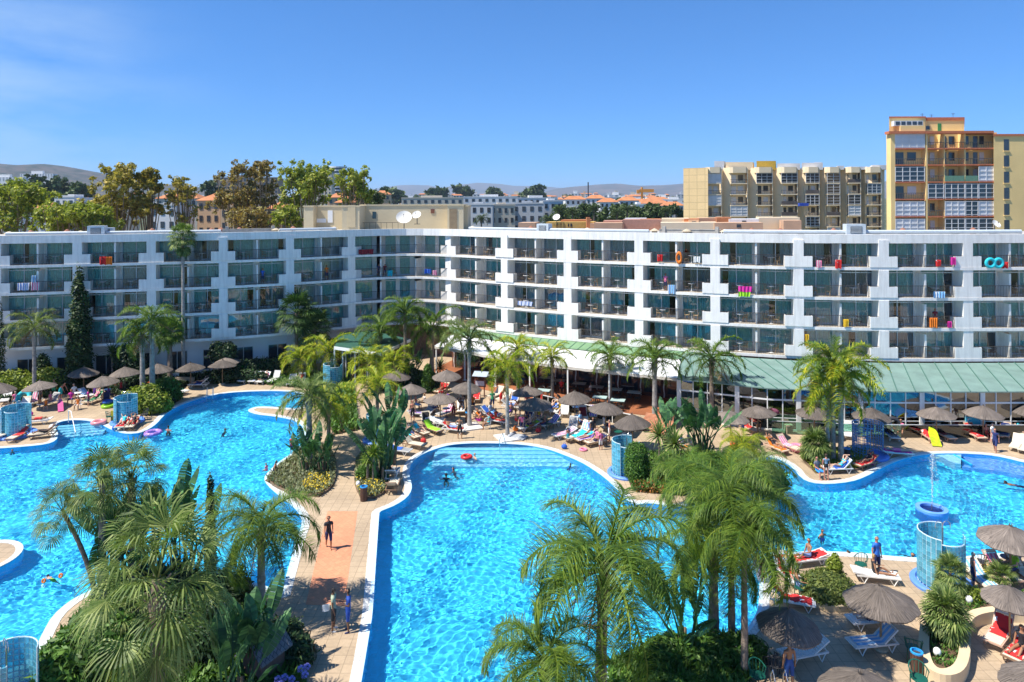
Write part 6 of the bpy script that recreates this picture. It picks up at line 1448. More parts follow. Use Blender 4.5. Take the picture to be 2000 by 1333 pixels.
PP(1473, 838, 20, 'sitchair', 'tan', 'black', [('shirt', 'red'), ('trunks', 'black')], 'person in red under the shadowed restaurant parasol', 1.0)
PP(1331, 885, 20, 'sitchair', 'red', 'blonde', [('shirt', 'white'), ('trunks', 'orange')], 'person in orange shorts behind the banana leaves', 1.0)
PP(1345, 878, 100, 'sitchair', 'pale', 'black', [('shirt', 'grey'), ('trunks', 'white')], 'person in grey hidden among the banana leaves', 1.0)
PP(1428, 880, 0, 'sitchair', 'tan', 'black', [('shirt', 'dark red'), ('trunks', 'red')], 'person in dark red beside the low palm', 1.0)
PP(1320, 824, 150, 'sitchair', 'tan', 'black', [('shirt', 'black'), ('trunks', 'black')], 'person in black at the restaurant door', 1.0)
for j, (px, py, c) in enumerate(((1095, 768, 'red'), (1107, 770, 'green'), (1150, 775, 'white'), (1020, 760, 'navy'))):
    PP(px, py, 120*j, 'sitchair', 'tan', 'black', [('shirt', c), ('trunks', 'black')], 'diner in a %s shirt on the shaded terrace' % c)
rc = random.Random(77); spots = [(812, 800, 'left of the lowest middle parasol'), (826, 796, 'in front of the terrace shrubs'), (851, 806, 'beside the dark table'), (884, 818, 'behind the red-towelled lounger'), (876, 797, 'between two middle parasols'), (921, 800, 'just right of the slim trunk'),
 (935, 832, 'left of the orange-covered lounger'), (951, 838, 'at the poolside end of the red group'), (960, 800, 'beyond the red group'), (1012, 812, 'beneath the yellow-green palm parasol'), (1037, 818, 'under the mottled parasol'), (1051, 822, 'beside the blue table'), (1061, 838, 'next to the purple towel'), (1056, 800, 'behind the blue-towelled lounger'),
 (1018, 845, 'behind the grey cushion float'), (1089, 830, 'below the tall white lounger'), (1150, 848, 'above the crowded loungers'), (1133, 836, 'left of the man in the dark shirt'), (1188, 862, 'beside the nearest middle parasol pole'), (1092, 800, 'behind the golden towel'), (1028, 795, 'right of the yellow-green trunk'), (996, 815, 'left of the mottled parasol'),
 (150, 800, 'in front of the tables below the cypress'), (171, 793, 'between the green towel and the tables'), (118, 780, 'before the yellow-green bush'), (196, 780, 'left of the pushchair'), (52, 778, 'behind the cyan ring'), (15, 776, 'behind the upright white lounger'), (226, 765, 'beside the child in red dress'), (1450, 850, 'under the palm by the restaurant glass'), (1925, 858, 'between the red loungers'), (1757, 852, 'beside the big black ring'), (1975, 1130, 'under the pool edge parasol'), (1985, 1105, 'beyond the blue table at the pool edge')]
cn = list(COLS)
for j, (px, py, lb) in enumerate(spots):
    c = cn[(j*5+3) % len(cn)]; kd = ('sitchair', 'sit', 'sitchair', 'stand', 'bend')[j % 5]; wear = [('trunks', c)] if j % 3 == 0 else ([('suit', c)] if j % 3 == 1 else [('shirt', c), ('trunks', 'navy')])
    PP(px, py, rc.uniform(-120, 120), kd, ('red', 'tan', 'pale')[j % 3], hl[(j*3) % 4], wear, '%s in %s %s' % ('sunbather' if j % 3 < 2 else 'guest', c, lb), rc.uniform(.85, 1.02))
    if kd == 'sitchair': t = chair('small chair under the %s in %s %s' % ('sunbather' if j % 3 < 2 else 'guest', c, lb), G(px, py), 0, (DGREEN, WHITEP, LB_)[j % 3], 'plastic chairs around the pools', 'garden_chair')
# swimmers
WZ = -.05
for px, py, rz, kd, sk, hr, wr, lb, s in ((327, 841, 160, 'wade', 'red', 'black', [('trunks', 'black')], 'bather with both arms out near the swan side of the pool', 1), (438, 842, 120, 'swim', 'tan', 'brown', [('trunks', 'navy')], 'swimmer alone in the upper left pool', 1),
    (22, 882, 30, 'swim', 'tan', 'black', [('trunks', 'navy')], 'child swimming below the left shower', .75), (99, 1131, 60, 'float', 'pale', 'black', [('trunks', 'lime')], 'child with orange armbands and green trunks in the left pool', .62),
    (281, 846, 90, 'swim', 'tan', 'black', [('trunks', 'navy')], 'swimmer beside the purple ring', .9), (910, 893, 30, 'swim', 'tan', 'brown', [('suit', 'red')], 'child in red ring on the shallow steps', .7), (925, 895, -60, 'wade', 'pale', 'grey', [('trunks', 'light blue')], 'man standing beside the child in the red ring', .95),
    (883, 919, -100, 'swim', 'red', 'black', [('trunks', 'navy')], 'farther of two swimmers off the shallow steps', 1), (869, 936, 180, 'wade', 'tan', 'black', [('suit', 'black')], 'nearer of two swimmers off the shallow steps', .95),
    (1112, 909, 90, 'swim', 'tan', 'black', [('trunks', 'blue')], 'child swimming near the curved right side of the middle pool', .7), (1603, 1046, 20, 'wade', 'tan', 'brown', [('trunks', 'blue')], 'boy in the right pool under the palm fronds', .85),
    (1680, 1084, 80, 'float', 'tan', 'brown', [('trunks', 'navy')], 'person floating along the near edge of the right pool', 1), (1779, 1088, -60, 'swim', 'tan', 'brown', [('trunks', 'navy')], 'swimmer resting an arm on the pool edge by the glass shower', 1),
    (1985, 948, 60, 'float', 'dark', 'black', [('trunks', 'navy')], 'swimmer at the far right beyond the fountain', 1.0)):
    PP(px, py, rz, kd, sk, hr, wr, lb, s, WZ)

# ------------------------------------------------------------------ poolside objects
GBL = mat('glass_block_cyan', (.16, .50, .62), .15, .12, 5, island=.25, spec=.7); GBLF = mat('glass_block_mortar', (.62, .74, .78), .5, .05)
RINGB = mat('blue_painted_plaster', (.12, .28, .72), .5, .06); LATT = mat('blue_lattice_paint', (.10, .27, .52), .5, .06); CHROME = mat('stainless', (.62, .64, .66), .2, .03, metal=.9)
def glassblock():
    a = GBL.copy(); nt = a.node_tree; N = nt.nodes.new; K = nt.links.new; out = nt.nodes['Material Output']; b = nt.nodes['Principled BSDF']
    t = N('ShaderNodeBsdfTransparent'); t.inputs[0].default_value = (.45, .85, .95, 1); m = N('ShaderNodeMixShader'); m.inputs[0].default_value = .42
    K(b.outputs[0], m.inputs[1]); K(t.outputs[0], m.inputs[2]); K(m.outputs[0], out.inputs[0]); return a
GBT = glassblock()
def arcwall(r, a0, a1, h, n, rows, hf=None):
    bl = MB(); fr = MB(); cs = h/rows
    for i in range(n):
        x0, x1 = a0+(a1-a0)*i/n, a0+(a1-a0)*(i+1)/n; hh = (hf((i+.5)/n) if hf else 1)*h; g = (a1-a0)/n*.07
        for k in range(int(round(hh/cs))):
            z0, z1 = .18+k*cs+.012, .18+(k+1)*cs-.012
            p = [(q*cos(t), q*sin(t), z) for t in (x0+g, x1-g) for q in (r-.035, r+.035) for z in (z0, z1)]
            bl.add(p, [(0,1,3,2),(4,6,7,5),(0,4,5,1),(2,3,7,6),(0,2,6,4),(1,5,7,3)])
    for k in range(rows+1):
        for i in range(n):
            if hf and k*cs > hf((i+.5)/n)*h+.01: continue
            x0, x1 = a0+(a1-a0)*i/n, a0+(a1-a0)*(i+1)/n; z = .18+k*cs
            fr.tube([(r*cos(x0), r*sin(x0), z), (r*cos(x1), r*sin(x1), z)], .024, 4)
    for i in range(n+1):
        hh = (hf(min(.99, i/n)) if hf else 1)*h; t = a0+(a1-a0)*i/n; fr.tube([(r*cos(t), r*sin(t), .05), (r*cos(t), r*sin(t), .18+hh)], .024, 4)
    return bl, fr
def shower(label, px, py, kind='glass', rz=0, s=1.0, base=True):
    t = T('poolside_shower', label, 'shower', G(px, py), radians(rz), 'curved poolside showers', s)
    if kind == 'glass':
        b1, f1 = arcwall(1.0, radians(60), radians(235), 2.0, 15, 10); b2, f2 = arcwall(.78, radians(215), radians(350), 1.75, 10, 9, lambda u: 1 if u < .75 else 1.12)
        O('back_screen', b1, GBT, t); O('back_grid', f1, GBLF, t); O('front_screen', b2, GBT, t, loc=(.05, -.05, 0)); O('front_grid', f2, GBLF, t, loc=(.05, -.05, 0))
    else:
        b1, f1 = arcwall(1.0, radians(100), radians(250), 2.1, 12, 11); b2, f2 = arcwall(1.0, radians(-10), radians(75), 2.2, 8, 12)
        O('lattice_screen', f1, LATT, t); O('lattice_screen', f2, LATT, t)
        m1 = MB()
        for k in range(13): a = radians(100)+radians(150)*k/12; m1.tube([(cos(a), sin(a), 2.28), (cos(a+radians(12)), sin(a+radians(12)), 2.28)], .05, 5)
        O('top_rail', m1, LATT, t)
    r = MB(); r.lathe([(1.32, 0), (1.34, .10), (1.28, .17), (1.1, .17), (1.04, .08), (.01, .06)], 36, cap=False); O('basin', r, RINGB, t)
    p = MB(); p.tube([(0, 0, .06), (0, 0, 2.35)], .035, 8)
    for q in (-1, 1): p.tube([(0, 0, 2.3)]+[(q*(.17-.17*cos(a)), 0, 2.45+.17*sin(a)) for a in (0, .7, 1.4, 2.1, 2.8, 3.1)]+[(q*.34, 0, 2.32)], .018, 6)
    O('shower_pipe', p, CHROME if kind == 'glass' else LATT, t)
    return t
shower('cyan glass-block shower at the far left behind the red-towelled lounger', 31, 850, rz=0, s=(1, 1, 1))
shower('cyan glass-block shower by the white swan float', 247, 825, rz=10, s=(.95, .95, .95))
shower('light blue glass-block shower half hidden behind the hedge and yuccas at the top', 1222, 925, rz=0, s=(.95, .95, 1.0))
shower('blue lattice shower screen left of the right pool', 1693, 890, 'lattice', 0, (.98, .98, .95))
shower('large glass-block shower standing in front of the right pool', 1838, 1143, rz=0, s=(1.0, 1.0, 1.12))
shower('glass-block shower cut by the lower left corner', 8, 1400, rz=-40, s=(.9, .9, 1.0))
shower('pale glass-block shower beyond the palms at the top pool', 650, 752, rz=30, s=.95)
shower('glass-block shower among the bird-of-paradise leaves by the middle loungers', 738, 860, rz=60, s=.9)
# fountain
ft = T('fountain', 'round blue fountain basin with a tall water jet in the right pool', 'fountain', G(1817, 990, .12)-V((0, 0, .12)))
mb = MB(); mb.lathe([(.82, -1.33), (.82, .065), (.81, .075), (.60, .075), (.59, .06), (.58, -.25), (.01, -.28)], 44, cap=False); O('basin', mb, mat('fountain_blue', (.14, .34, .80), .4, .06), ft)
mb = MB(); mb.tube([(0, 0, -.28), (0, 0, .22)], .05, 8); mb.tube([(0, 0, .22), (0, 0, .3)], .025, 8); O('nozzle', mb, CHROME, ft)
wm = bpy.data.materials.new('fountain_spray'); wm.use_nodes = True; b = wm.node_tree.nodes['Principled BSDF']; b.inputs['Base Color'].default_value = (.85, .93, .97, 1); b.inputs['Transmission Weight'].default_value = .6; b.inputs['Roughness'].default_value = .15; b.inputs['IOR'].default_value = 1.2
mb = MB(); rr = random.Random(2)
for i in range(330):
    u = rr.random(); z = .3+2.9*u**.8; s = .012+.05*u; mb.ball(rr.gauss(0, s)+.03, rr.gauss(0, s), z, rr.uniform(.008, .02), None, rr.uniform(.015, .05), n=5, m=4)
for i in range(220):
    u = rr.random(); z = .1+3.0*(1-u*u); mb.ball(.08+.28*u+rr.gauss(0, .04), rr.gauss(0, .05+.05*u), z, .010, None, .022, n=5, m=4)
O('water_jet', mb, wm, ft)
# rails and ladder
def rail3(label, pts, r=.03, name='pool_handrail', m=CHROME, cat='handrail'):
    o_ = pts[0]; mb = MB(); mb.tube([p-o_ for p in pts], r, 7); return tag(O(name, mb, m, loc=o_), label, cat)
rail3('thin steel handrail over the steps of the left pool', [G(132, 826), G(132, 826)+V((0, 0, 1.0)), G(137, 828)+V((0, 0, 1.0)), G(151, 842)+V((.1, -.4, -.3))], .03, m=WHITEP)
rail3('steel handrail on the shallow steps of the middle pool', [G(974, 885), G(974, 885)+V((0, 0, .95)), G(980, 872)+V((0, 0, .95)), G(986, 868)], .028)
tl = T('pool_ladder', 'steel ladder at the top edge of the left pool', 'ladder', G(408, 777), radians(14))
for x in (-.25, .25):
    mb = MB(); mb.tube([(x, .45, 0), (x, .4, .75), (x, .2, .9), (x, 0, .7), (x, -.12, 0), (x, -.15, -1.0)], .024, 6); O('side_rail', mb, CHROME, tl)
for k in range(3): mb = MB(); mb.b(-.25, .25, -.18, -.11, -.9+k*.3, -.87+k*.3); O('rung', mb, CHROME, tl)
tl = T('pool_ladder', 'curved steel rails rising at the lower edge below the shaded parasol', 'ladder', G(1512, 1352), 0)
for x in (-.22, .22):
    mb = MB(); mb.tube([(x, -.5, 0), (x, -.45, .7), (x, -.25, .95), (x, -.05, .7), (x, 0, 0)], .028, 6); O('side_rail', mb, CHROME, tl)
mb = MB(); mb.b(-.25, .25, -.5, -.42, .25, .29); O('rung', mb, CHROME, tl)
# bins
def bin_(label, px, py, m=None, bag='bright_blue_bag'):
    t = T('litter_bin', label, 'litter bin', G(px, py), 0, 'wooden litter bins')
    for k in range(14):
        a = k*2*pi/14; mb = MB(); mb.box(0, 0, .42, .085, .02, .80); O('slat', cached('slat', lambda: mb.mesh('slat')), m or mat('dark_wood_slats', (.09, .045, .03), .6, .2), t, loc=(.2*cos(a), .2*sin(a), 0), rz=a+pi/2)
    b = MB(); b.lathe([(.215, .80), (.22, .86), (.17, .87), (.16, .60), (.01, .58)], 16, cap=False); O('bag', b, mat(bag, (.03, .33, .75), .35, .2, 20), t)
    c = MB(); c.lathe([(.18, .02), (.19, .78)], 12); O('liner', c, DARKM, t)
bin_('dark wooden bin with blue bag beside the middle planting bed', 708, 978); bin_('dark wooden bin with blue bag beside the lilac flowers', 581, 1293)
bin_('brown slatted bin with blue bag between two green chairs', 1786, 1317); bin_('black bin behind the golden palm trunks', 1652, 900, DARKM); bin_('bin with blue lid at the base of the slim palm among parasols', 912, 826)
# green plastic chairs and small tables
for px, py, rz, s, lb in ((1780, 1290, 150, 1.15, 'green plastic chair above the bin at the beige planter'), (1790, 1352, 0, 1.2, 'nearer green plastic chair at the lower edge by the bin'), (1678, 1121, -60, 1.1, 'green plastic chair beside the man in blue shirt'),
     (1560, 1168, 100, 1.1, 'green plastic chair beside the round planter'), (589, 1268, 180, 1.1, 'black plastic chair behind the bin by the lilac flowers'), (212, 825, 120, 1.1, 'dark green chair left of the shower by the swan'),
     (281, 820, -60, 1.1, 'black wire chair right of the shower by the swan'), (1810, 848, 180, 1.1, 'dark chair left under the parasol above the yellow float'), (1854, 847, 180, 1.1, 'dark chair on the other side under that parasol'),
     (1072, 840, 40, 1.1, 'dark green chair beside the purple-towelled lounger'), (1176, 873, -30, 1.1, 'navy towel-covered chair behind the girl in pink'), (1910, 1115, 160, 1.1, 'dark chair under the parasol at the pool edge'),
     (1475, 1345, 20, 1.15, 'green and dark chair at the lower edge beside the steel rails'), (1500, 1318, 200, 1.1, 'black chair in shade below the shaded parasol'), (1512, 1322, 180, 1.1, 'second black chair in shade below the shaded parasol')):
    t = chair(lb, G(px, py), radians(rz), DGREEN if 'green' in lb else DARKM, 'plastic chairs around the pools', 'garden_chair'); t.scale = (s, s, s)
for px, py, lb in ((150, 783, 'white table in front of the person in white'), (156, 790, 'second white table among the tables below the cypress'), (1048, 812, 'small dark blue table under the mottled parasol'), (870, 815, 'dark round table at the pole of the lowest middle parasol'),
     (1965, 1118, 'blue round table at the pole of the pool edge parasol'), (1124, 812, 'dark round table at the dark parasol pole'), (1205, 862, 'green table under the nearest middle parasol'), (208, 776, 'square beige-topped table by the pram')):
    table(lb, G(px, py), 0, WHITEP if 'white' in lb else (DGREEN if 'green' in lb else (mat('dark_blue_plastic', (.02, .06, .16), .4, .1))), 'small tables around the pools')
# globe lamps
for px, py, lb in ((1889, 1193, 'white globe lamp beside the leafy shrub in the raised planter'), (1826, 1298, 'white globe lamp at the rounded end of the raised planter'), (1634, 1133, 'grey globe lamp in the round planter mound'), (697, 960, 'small grey globe lamp left of the bin bed')):
    t = T('globe_lamp', lb, 'garden lamp', G(px, py), 0, 'garden globe lamps'); a = MB(); a.tube([(0, 0, 0), (0, 0, .35)], .04, 8); O('post', a, DARKM, t); b = MB(); b.ball(0, 0, .48, .14, .14, .16, 14, 10); O('globe', b, WHITEP, t)
# raised beige planter, round planter
PLM = mat('beige_plaster', (.66, .52, .33), .85, .10, 1.0, bump=.15, bscale=5)
def plwall(label, cl, w, h, name='planter_wall'):
    o_ = cl[0].copy(); o_.z = 0; Q = curve([V((p.x-o_.x, p.y-o_.y, 0)) for p in cl], 2); mb = band(Q, w/2, -w/2, 0, h)
    return tag(O(name, mb, PLM, loc=o_), label, 'planter wall')
outer = [G(1815, 1175), G(1808, 1215), G(1800, 1262), G(1800, 1300), G(1812, 1330), G(1842, 1342), G(1872, 1330), G(1882, 1290), G(1880, 1240), G(1892, 1222), G(1925, 1213), G(1985, 1210), G(2060, 1225)]
plwall('thick beige planter wall curving round the dwarf fan palm', outer, .35, .5)
bed([(1818, 1176), (1812, 1215), (1806, 1262), (1806, 1300), (1816, 1326), (1842, 1336), (1868, 1324), (1876, 1290), (1874, 1236), (1888, 1214), (1925, 1205), (1985, 1202), (2060, 1215), (2060, 1180), (1900, 1165)], z=.30)
cover('ground_cover', [(1820, 1180), (1812, 1262), (1816, 1310), (1842, 1322), (1868, 1310), (1874, 1225), (1925, 1195), (2040, 1200), (2040, 1175), (1900, 1165)], .45, BUSHG, 7000, .07, 15)
mb = MB(); mb.lathe([(1.22, 0), (1.25, .28), (1.12, .30), (1.08, .15), (.01, .12)], 40, cap=False); tag(O('round_planter', mb, PLM, loc=G(1612, 1165)), 'low round beige planter holding the mounded green bush', 'planter')
# kerbs around beds
def kerb(poly, label):
    P = PX(poly); o_ = P[0].copy(); mb = MB(); Q = smooth([p-o_ for p in P], 2); n = len(Q); a = offset(Q, .06); c = offset(Q, -.02)
    mb.add([(p.x, p.y, .13) for p in a]+[(p.x, p.y, .13) for p in c]+[(p.x, p.y, 0) for p in a]+[(p.x, p.y, 0) for p in c], [f for i in range(n) for f in ((i, (i+1) % n, (i+1) % n+n, i+n), (i+2*n, (i+1) % n+2*n, (i+1) % n, i), (i+n, (i+1) % n+n, (i+1) % n+3*n, i+3*n))])
    tag(O('bed_kerb', mb, mat('kerb_brown', (.20, .14, .09), .8, .15), loc=o_), label, 'kerb', 'kerbs round the planting beds')
kerb(BEDS['left'], 'thin brown kerb round the bed under the ringed grey palm'); kerb(BEDS['mid'], 'thin brown kerb round the yucca bed beside the bin'); kerb(BEDS['palm'], 'thin kerb round the bed of the golden palms')
for px, py, lb in ((915, 835, 'white square paving base of the slim palm by the middle group'), (990, 856, 'white square paving base of the yellow-green palm')):
    mb = MB(); mb.box(0, 0, .05, 1.7, 1.7, .1); tag(O('tree_base', mb, mat('white_stone', (.62, .60, .56), .8, .08), loc=G(px, py), rz=.4), lb, 'tree base')
# slate-roofed hut, menu stand, panels
t = T('service_hut', 'small hut with grey slate gable roof behind the pale banana leaf', 'hut', G(512, 1330), radians(-28), None, (1.1, 1.1, 1.25))
mb = MB(); mb.b(-.42, .42, -.5, .5, 0, 1.05); O('wall', mb, mat('hut_brown', (.16, .10, .08), .8, .1), t)
for s in (-1, 1):
    mb = MB(); mb.add([(0, -.68, 1.5), (0, .68, 1.5), (s*.62, .68, .92), (s*.62, -.68, .92), (0, -.68, 1.45), (0, .68, 1.45), (s*.62, .68, .87), (s*.62, -.68, .87)], [(0, 1, 2, 3), (4, 7, 6, 5), (0, 3, 7, 4), (1, 5, 6, 2), (3, 2, 6, 7)]); O('roof', mb, tiles('grey_slate', (.14, .15, .17), .6, .16, offset=.5), t)
t = T('menu_stand', 'wooden menu stand with corrugated little roof at the terrace corner', 'menu stand', G(936, 775), radians(-15))
for x in (-.4, .4): mb = MB(); mb.box(0, 0, 1, .09, .09, 2); O('post', mb, mat('dark_red_wood', (.14, .04, .03), .6, .1), t, loc=(x, 0, 0))
mb = MB(); mb.b(-.55, .55, -.04, .04, .9, 1.5); O('board_frame', mb, mat('dark_red_wood', (.14, .04, .03)), t); mb = MB(); mb.b(-.42, .42, -.05, -.041, 1.0, 1.42); O('menu_board', mb, mat('pale_board', (.50, .48, .52), .4, .15, 6), t)
mb = MB()
for k in range(14): x = -.65+k*.1; mb.add([(x, .35, 2.2), (x+.05, .35, 2.24), (x+.1, .35, 2.2), (x, -.4, 1.9), (x+.05, -.4, 1.94), (x+.1, -.4, 1.9)], [(0, 3, 4, 1), (1, 4, 5, 2)])
O('roof', mb, GALV, t)
t = T('information_panel', 'cyan and pink information panel leaning at the restaurant glass', 'panel', G(1900, 849), 0)
mb = MB(); mb.b(-.62, .75, -.03, .03, .35, 1.35); O('cyan_panel', mb, mat('cyan_print', (.05, .50, .70), .4, .1), t); mb = MB(); mb.b(-.62, .75, -.031, .029, .05, .35); O('pink_strip', mb, mat('pink_print', (.45, .25, .42), .4, .1), t)
mb = MB()
for k in range(3): mb.b(-.5, -.42, -.036, -.031, .6+k*.22, .75+k*.22); mb.b(-.42, -.2, -.036, -.031, .72+k*.22, .76+k*.22)
O('white_print', mb, WHITEP, t)
mb = MB(); mb.box(0, 0, .32, .5, .4, .6); mb.box(0, 0, .64, .56, .46, .05); tag(O('beige_box', mb, mat('pale_yellow_plastic', (.72, .62, .40), .6, .05), loc=G(1538, 847)), 'small pale yellow box at the foot of the restaurant pillar', 'box')
mb = MB(); mb.b(-.3, .3, -.02, .02, 0, .9); tag(O('yellow_panel', mb, mat('yellow_plastic', COLS['yellow'], .4, .05), loc=G(222, 824)), 'yellow board standing left of the shower by the swan', 'board')
# floats and toys
def ring_float(label, px, py, m, R0=.42, r=.16, z=None, tilt=0, cat='swim ring'):
    mb = MB(); mb.torus(0, 0, (r if z is None else z) if not tilt else R0+r, R0, r, 28, 10, rx=tilt); t = G(px, py)
    return tag(O('swim_ring', mb.mesh('swim_ring', True), m, loc=t), label, cat)
PKR = mat('pink_vinyl', (.85, .25, .38), .3, .03)
ring_float('pink and white ring by the top of the left pool steps', 191, 829, mat('coral_vinyl', (.85, .30, .32), .3, .1, 2)); ring_float('bright pink ring beside the peach loungers', 1556, 880, PKR, .48, .18)
ring_float('purple patterned ring floating at the left pool edge', 297, 846, mat('purple_vinyl', (.40, .22, .60), .3, .5, 6), .5, .16, -.0); ring_float('red ring round the child on the shallow steps', 909, 893, mat('red_vinyl', COLS['red'], .3), .3, .12, 0.02)
ring_float('hot pink ring lying at the feet of the crowded loungers', 1137, 880, PKR, .22, .07); ring_float('green ring on the ground under the pram', 209, 796, mat('lime_vinyl', COLS['lime'], .3), .4, .13)
ring_float('blue ring stacked on the green one by the pram', 209, 793, mat('blue_vinyl', COLS['blue'], .3), .33, .12, .38); ring_float('big black ring standing behind the blue-towelled lounger at the restaurant', 1742, 851, DARKM, .55, .16, None, pi/2-.2)
ring_float('cyan turtle ring behind the cream lounger at the far left', 45, 793, mat('cyan_vinyl', (.05, .52, .60), .3, .5, 3), .5, .2, None, pi/2-.5)
for x, lb in ((-1, 'lower orange armband of the swimming child'), (1, 'upper orange armband of the swimming child')):
    mb = MB(); mb.torus(0, 0, 0, .07, .045, 14, 6, rx=1.2); tag(O('armband', mb, mat('orange_vinyl', COLS['orange'], .3), loc=G(99, 1131, 0)+V((x*.25, x*.22, .03))), lb, 'armband')
t = T('swan_float', 'white inflatable swan with orange beak beside the round bush', 'inflatable', G(278, 806), radians(20), None, 1.15)
mb = MB(); mb.ball(0, 0, .32, .62, .42, .34, 18, 10); O('body', mb.mesh('body', True), mat('white_vinyl', (.80, .82, .84), .3, .03), t)
mb = MB(); mb.tube([(.38, 0, .4), (.55, 0, .7), (.5, 0, 1.0), (.42, 0, 1.15), (.52, 0, 1.22)], [.16, .12, .10, .11, .10], 10); O('neck', mb.mesh('neck', True), mat('white_vinyl', (.8, .8, .8)), t)
mb = MB(); mb.tube([(.55, 0, 1.2), (.78, 0, 1.1)], [.08, .03], 8); O('beak', mb, mat('orange_vinyl', (.8, .3, .02)), t)
for y in (-.32, .32): mb = MB(); mb.add([(-.7, y, .5), (.2, y*1.15, .35), (-.15, y*1.2, .95), (-.75, y, .95), (-.7, y*.8, .5), (.2, y*.9, .35), (-.15, y*.9, .95), (-.75, y*.8, .95)], [(0, 1, 2, 3), (7, 6, 5, 4), (0, 4, 5, 1), (1, 5, 6, 2), (2, 6, 7, 3)]); O('wing', mb, mat('white_vinyl', (.8, .8, .8)), t)
def airbed(label, px, py, m, rz, z=.0, L=1.8, w=.75, tilt=0):
    mb = MB()
    for k in range(5): mb.tube([(-w/2+w*(k+.5)/5, -L/2, .07), (-w/2+w*(k+.5)/5, L/2-.35, .07)], w/10, 8)
    mb.tube([(-w/2, L/2-.18, .12), (w/2, L/2-.18, .12)], .15, 8); mb.tube([(-w/2, -L/2-.02, .07), (w/2, -L/2-.02, .07)], .07, 6)
    o = O('airbed', mb.mesh('airbed', True), m, loc=G(px, py, z)); o.rotation_euler = (tilt, 0, radians(rz)); return tag(o, label, 'airbed')
airbed('grey-blue ribbed airbed lying across the pool edge in the foreground', 1487, 1117, mat('steel_blue_vinyl', (.16, .22, .32), .3, .1), -12, .02)
airbed('grey inflatable cushion at the palm base by the middle pool', 1008, 855, mat('grey_vinyl', (.34, .36, .39), .3, .05), 60, .0, 1.3, .9)
airbed('light blue inflatable behind the white trio of loungers', 849, 842, mat('pale_blue_vinyl', (.22, .45, .70), .3, .1), 70, 0, .9, .6)
def board(label, px, py, m, rz, tilt, L=1.2, w=.5, name='bodyboard'):
    mb = MB(); P = [(-w/2, 0), (w/2, 0), (w/2, L*.7), (w*.25, L), (-w*.25, L), (-w/2, L*.7)]; mb.prism(P, -.03, .03); o = O(name, mb, m, loc=G(px, py, .05)); o.rotation_euler = (tilt, 0, radians(rz)); return tag(o, label, 'bodyboard')
board('long pink bodyboard leaning on the grey lounger at the far left', 117, 804, mat('pink_board', (.70, .12, .30), .4), 35, .5, 1.5, .4); board('yellow foam mat on the ground by the red-capped person', 842, 775, mat('yellow_plastic', COLS['yellow']), -70, .06, 1.3, .4)
board('yellow and green lilo propped between the red loungers', 1828, 872, mat('lime_yellow_vinyl', (.50, .60, .02), .3, .4, 3), -12, .75, 1.5, .6); board('yellow mat behind the blue-towelled lounger at the glass shower', 1890, 1118, mat('yellow_plastic', COLS['yellow']), -80, .1, 1.4, .5); board('second yellow mat right of the blue towel', 1932, 1113, mat('yellow_plastic', COLS['yellow']), -60, .3, .9, .5)
board('orange sloping board behind the twin grey trunks', 262, 765, mat('orange_red_board', (.55, .10, .02), .5), -60, .5, 1.8, .8)
def bag(label, px, py, c, s=.22):
    mb = MB(); mb.ball(0, 0, s*.75, s, s*.7, s*.8, 10, 7); mb.torus(0, 0, s*1.5, s*.45, .015, 12, 5, rx=pi/2); tag(O('beach_bag', mb, cmat(COLS[c]), loc=G(px, py)), label, 'bag', 'bags and toys on the deck')
for px, py, c, lb in ((58, 812, 'magenta', 'magenta bag behind the left glass shower'), (21, 856, 'yellow', 'yellow bag between the two front left loungers'), (222, 841, 'blue', 'blue toy bag at the pool edge left of the red pair'), (844, 843, 'lime', 'lime green beach bag on the middle lounger edge'),
     (830, 838, 'pink', 'pink bag at the head of the brown lounger'), (825, 865, 'red', 'small red ball bag at the feet of the turquoise lounger'), (1100, 877, 'blue', 'blue toy on the deck at the pool corner'), (1049, 845, 'red', 'red bag beside the lime-towelled lounger'),
     (1005, 842, 'orange', 'orange bag left of the grey inflatable'), (1657, 900, 'blue', 'blue bag at the foot of the lattice shower'), (855, 823, 'orange', 'orange bag left of the dark table'), (1530, 884, 'magenta', 'magenta bag on the peach lounger side'),
     (1580, 898, 'pink', 'pink bag by the low fan palm bush'), (105, 783, 'white', 'black and white ball bag under the far left palm parasol'), (1700, 908, 'magenta', 'magenta bag beside the red lounger at the lattice shower'), (1552, 1178, 'black', 'black sandals bag by the round planter')):
    bag(lb, px, py, c)
t = T('pushchair', 'dark blue pushchair beside the green ring', 'pushchair', G(206, 788), .4)
mb = MB(); mb.b(-.25, .25, -.3, .3, .35, .42); mb.b(-.25, .25, .28, .34, .42, .95); O('seat', mb, cmat(COLS['navy']), t)
for x in (-.25, .25):
    for y in (-.3, .3): mb = MB(); mb.torus(0, 0, 0, .11, .02, 14, 5, rx=0); o = O('wheel', mb, DARKM, t, loc=(x, y, .13)); o.rotation_euler = (0, pi/2, 0)
mb = MB(); mb.tube([(-.25, .3, .13), (-.25, -.1, .5), (-.25, .5, 1.0), (.25, .5, 1.0), (.25, -.1, .5), (.25, .3, .13)], .015, 5); O('handle', mb, CHROME, t)
mb = MB(); mb.b(-.15, .15, -.02, .02, 0, .25); mb.add([(-.15, -.02, .25), (.15, -.02, .25), (.1, -.1, .02), (-.1, -.1, .02)], [(0, 1, 2, 3)])
tag(O('paper', mb, WHITEP, loc=G(633, 1231)+V((0, 0, .80)), rz=.4), 'folded white papers in the hand of the man in sage shirt', 'papers')
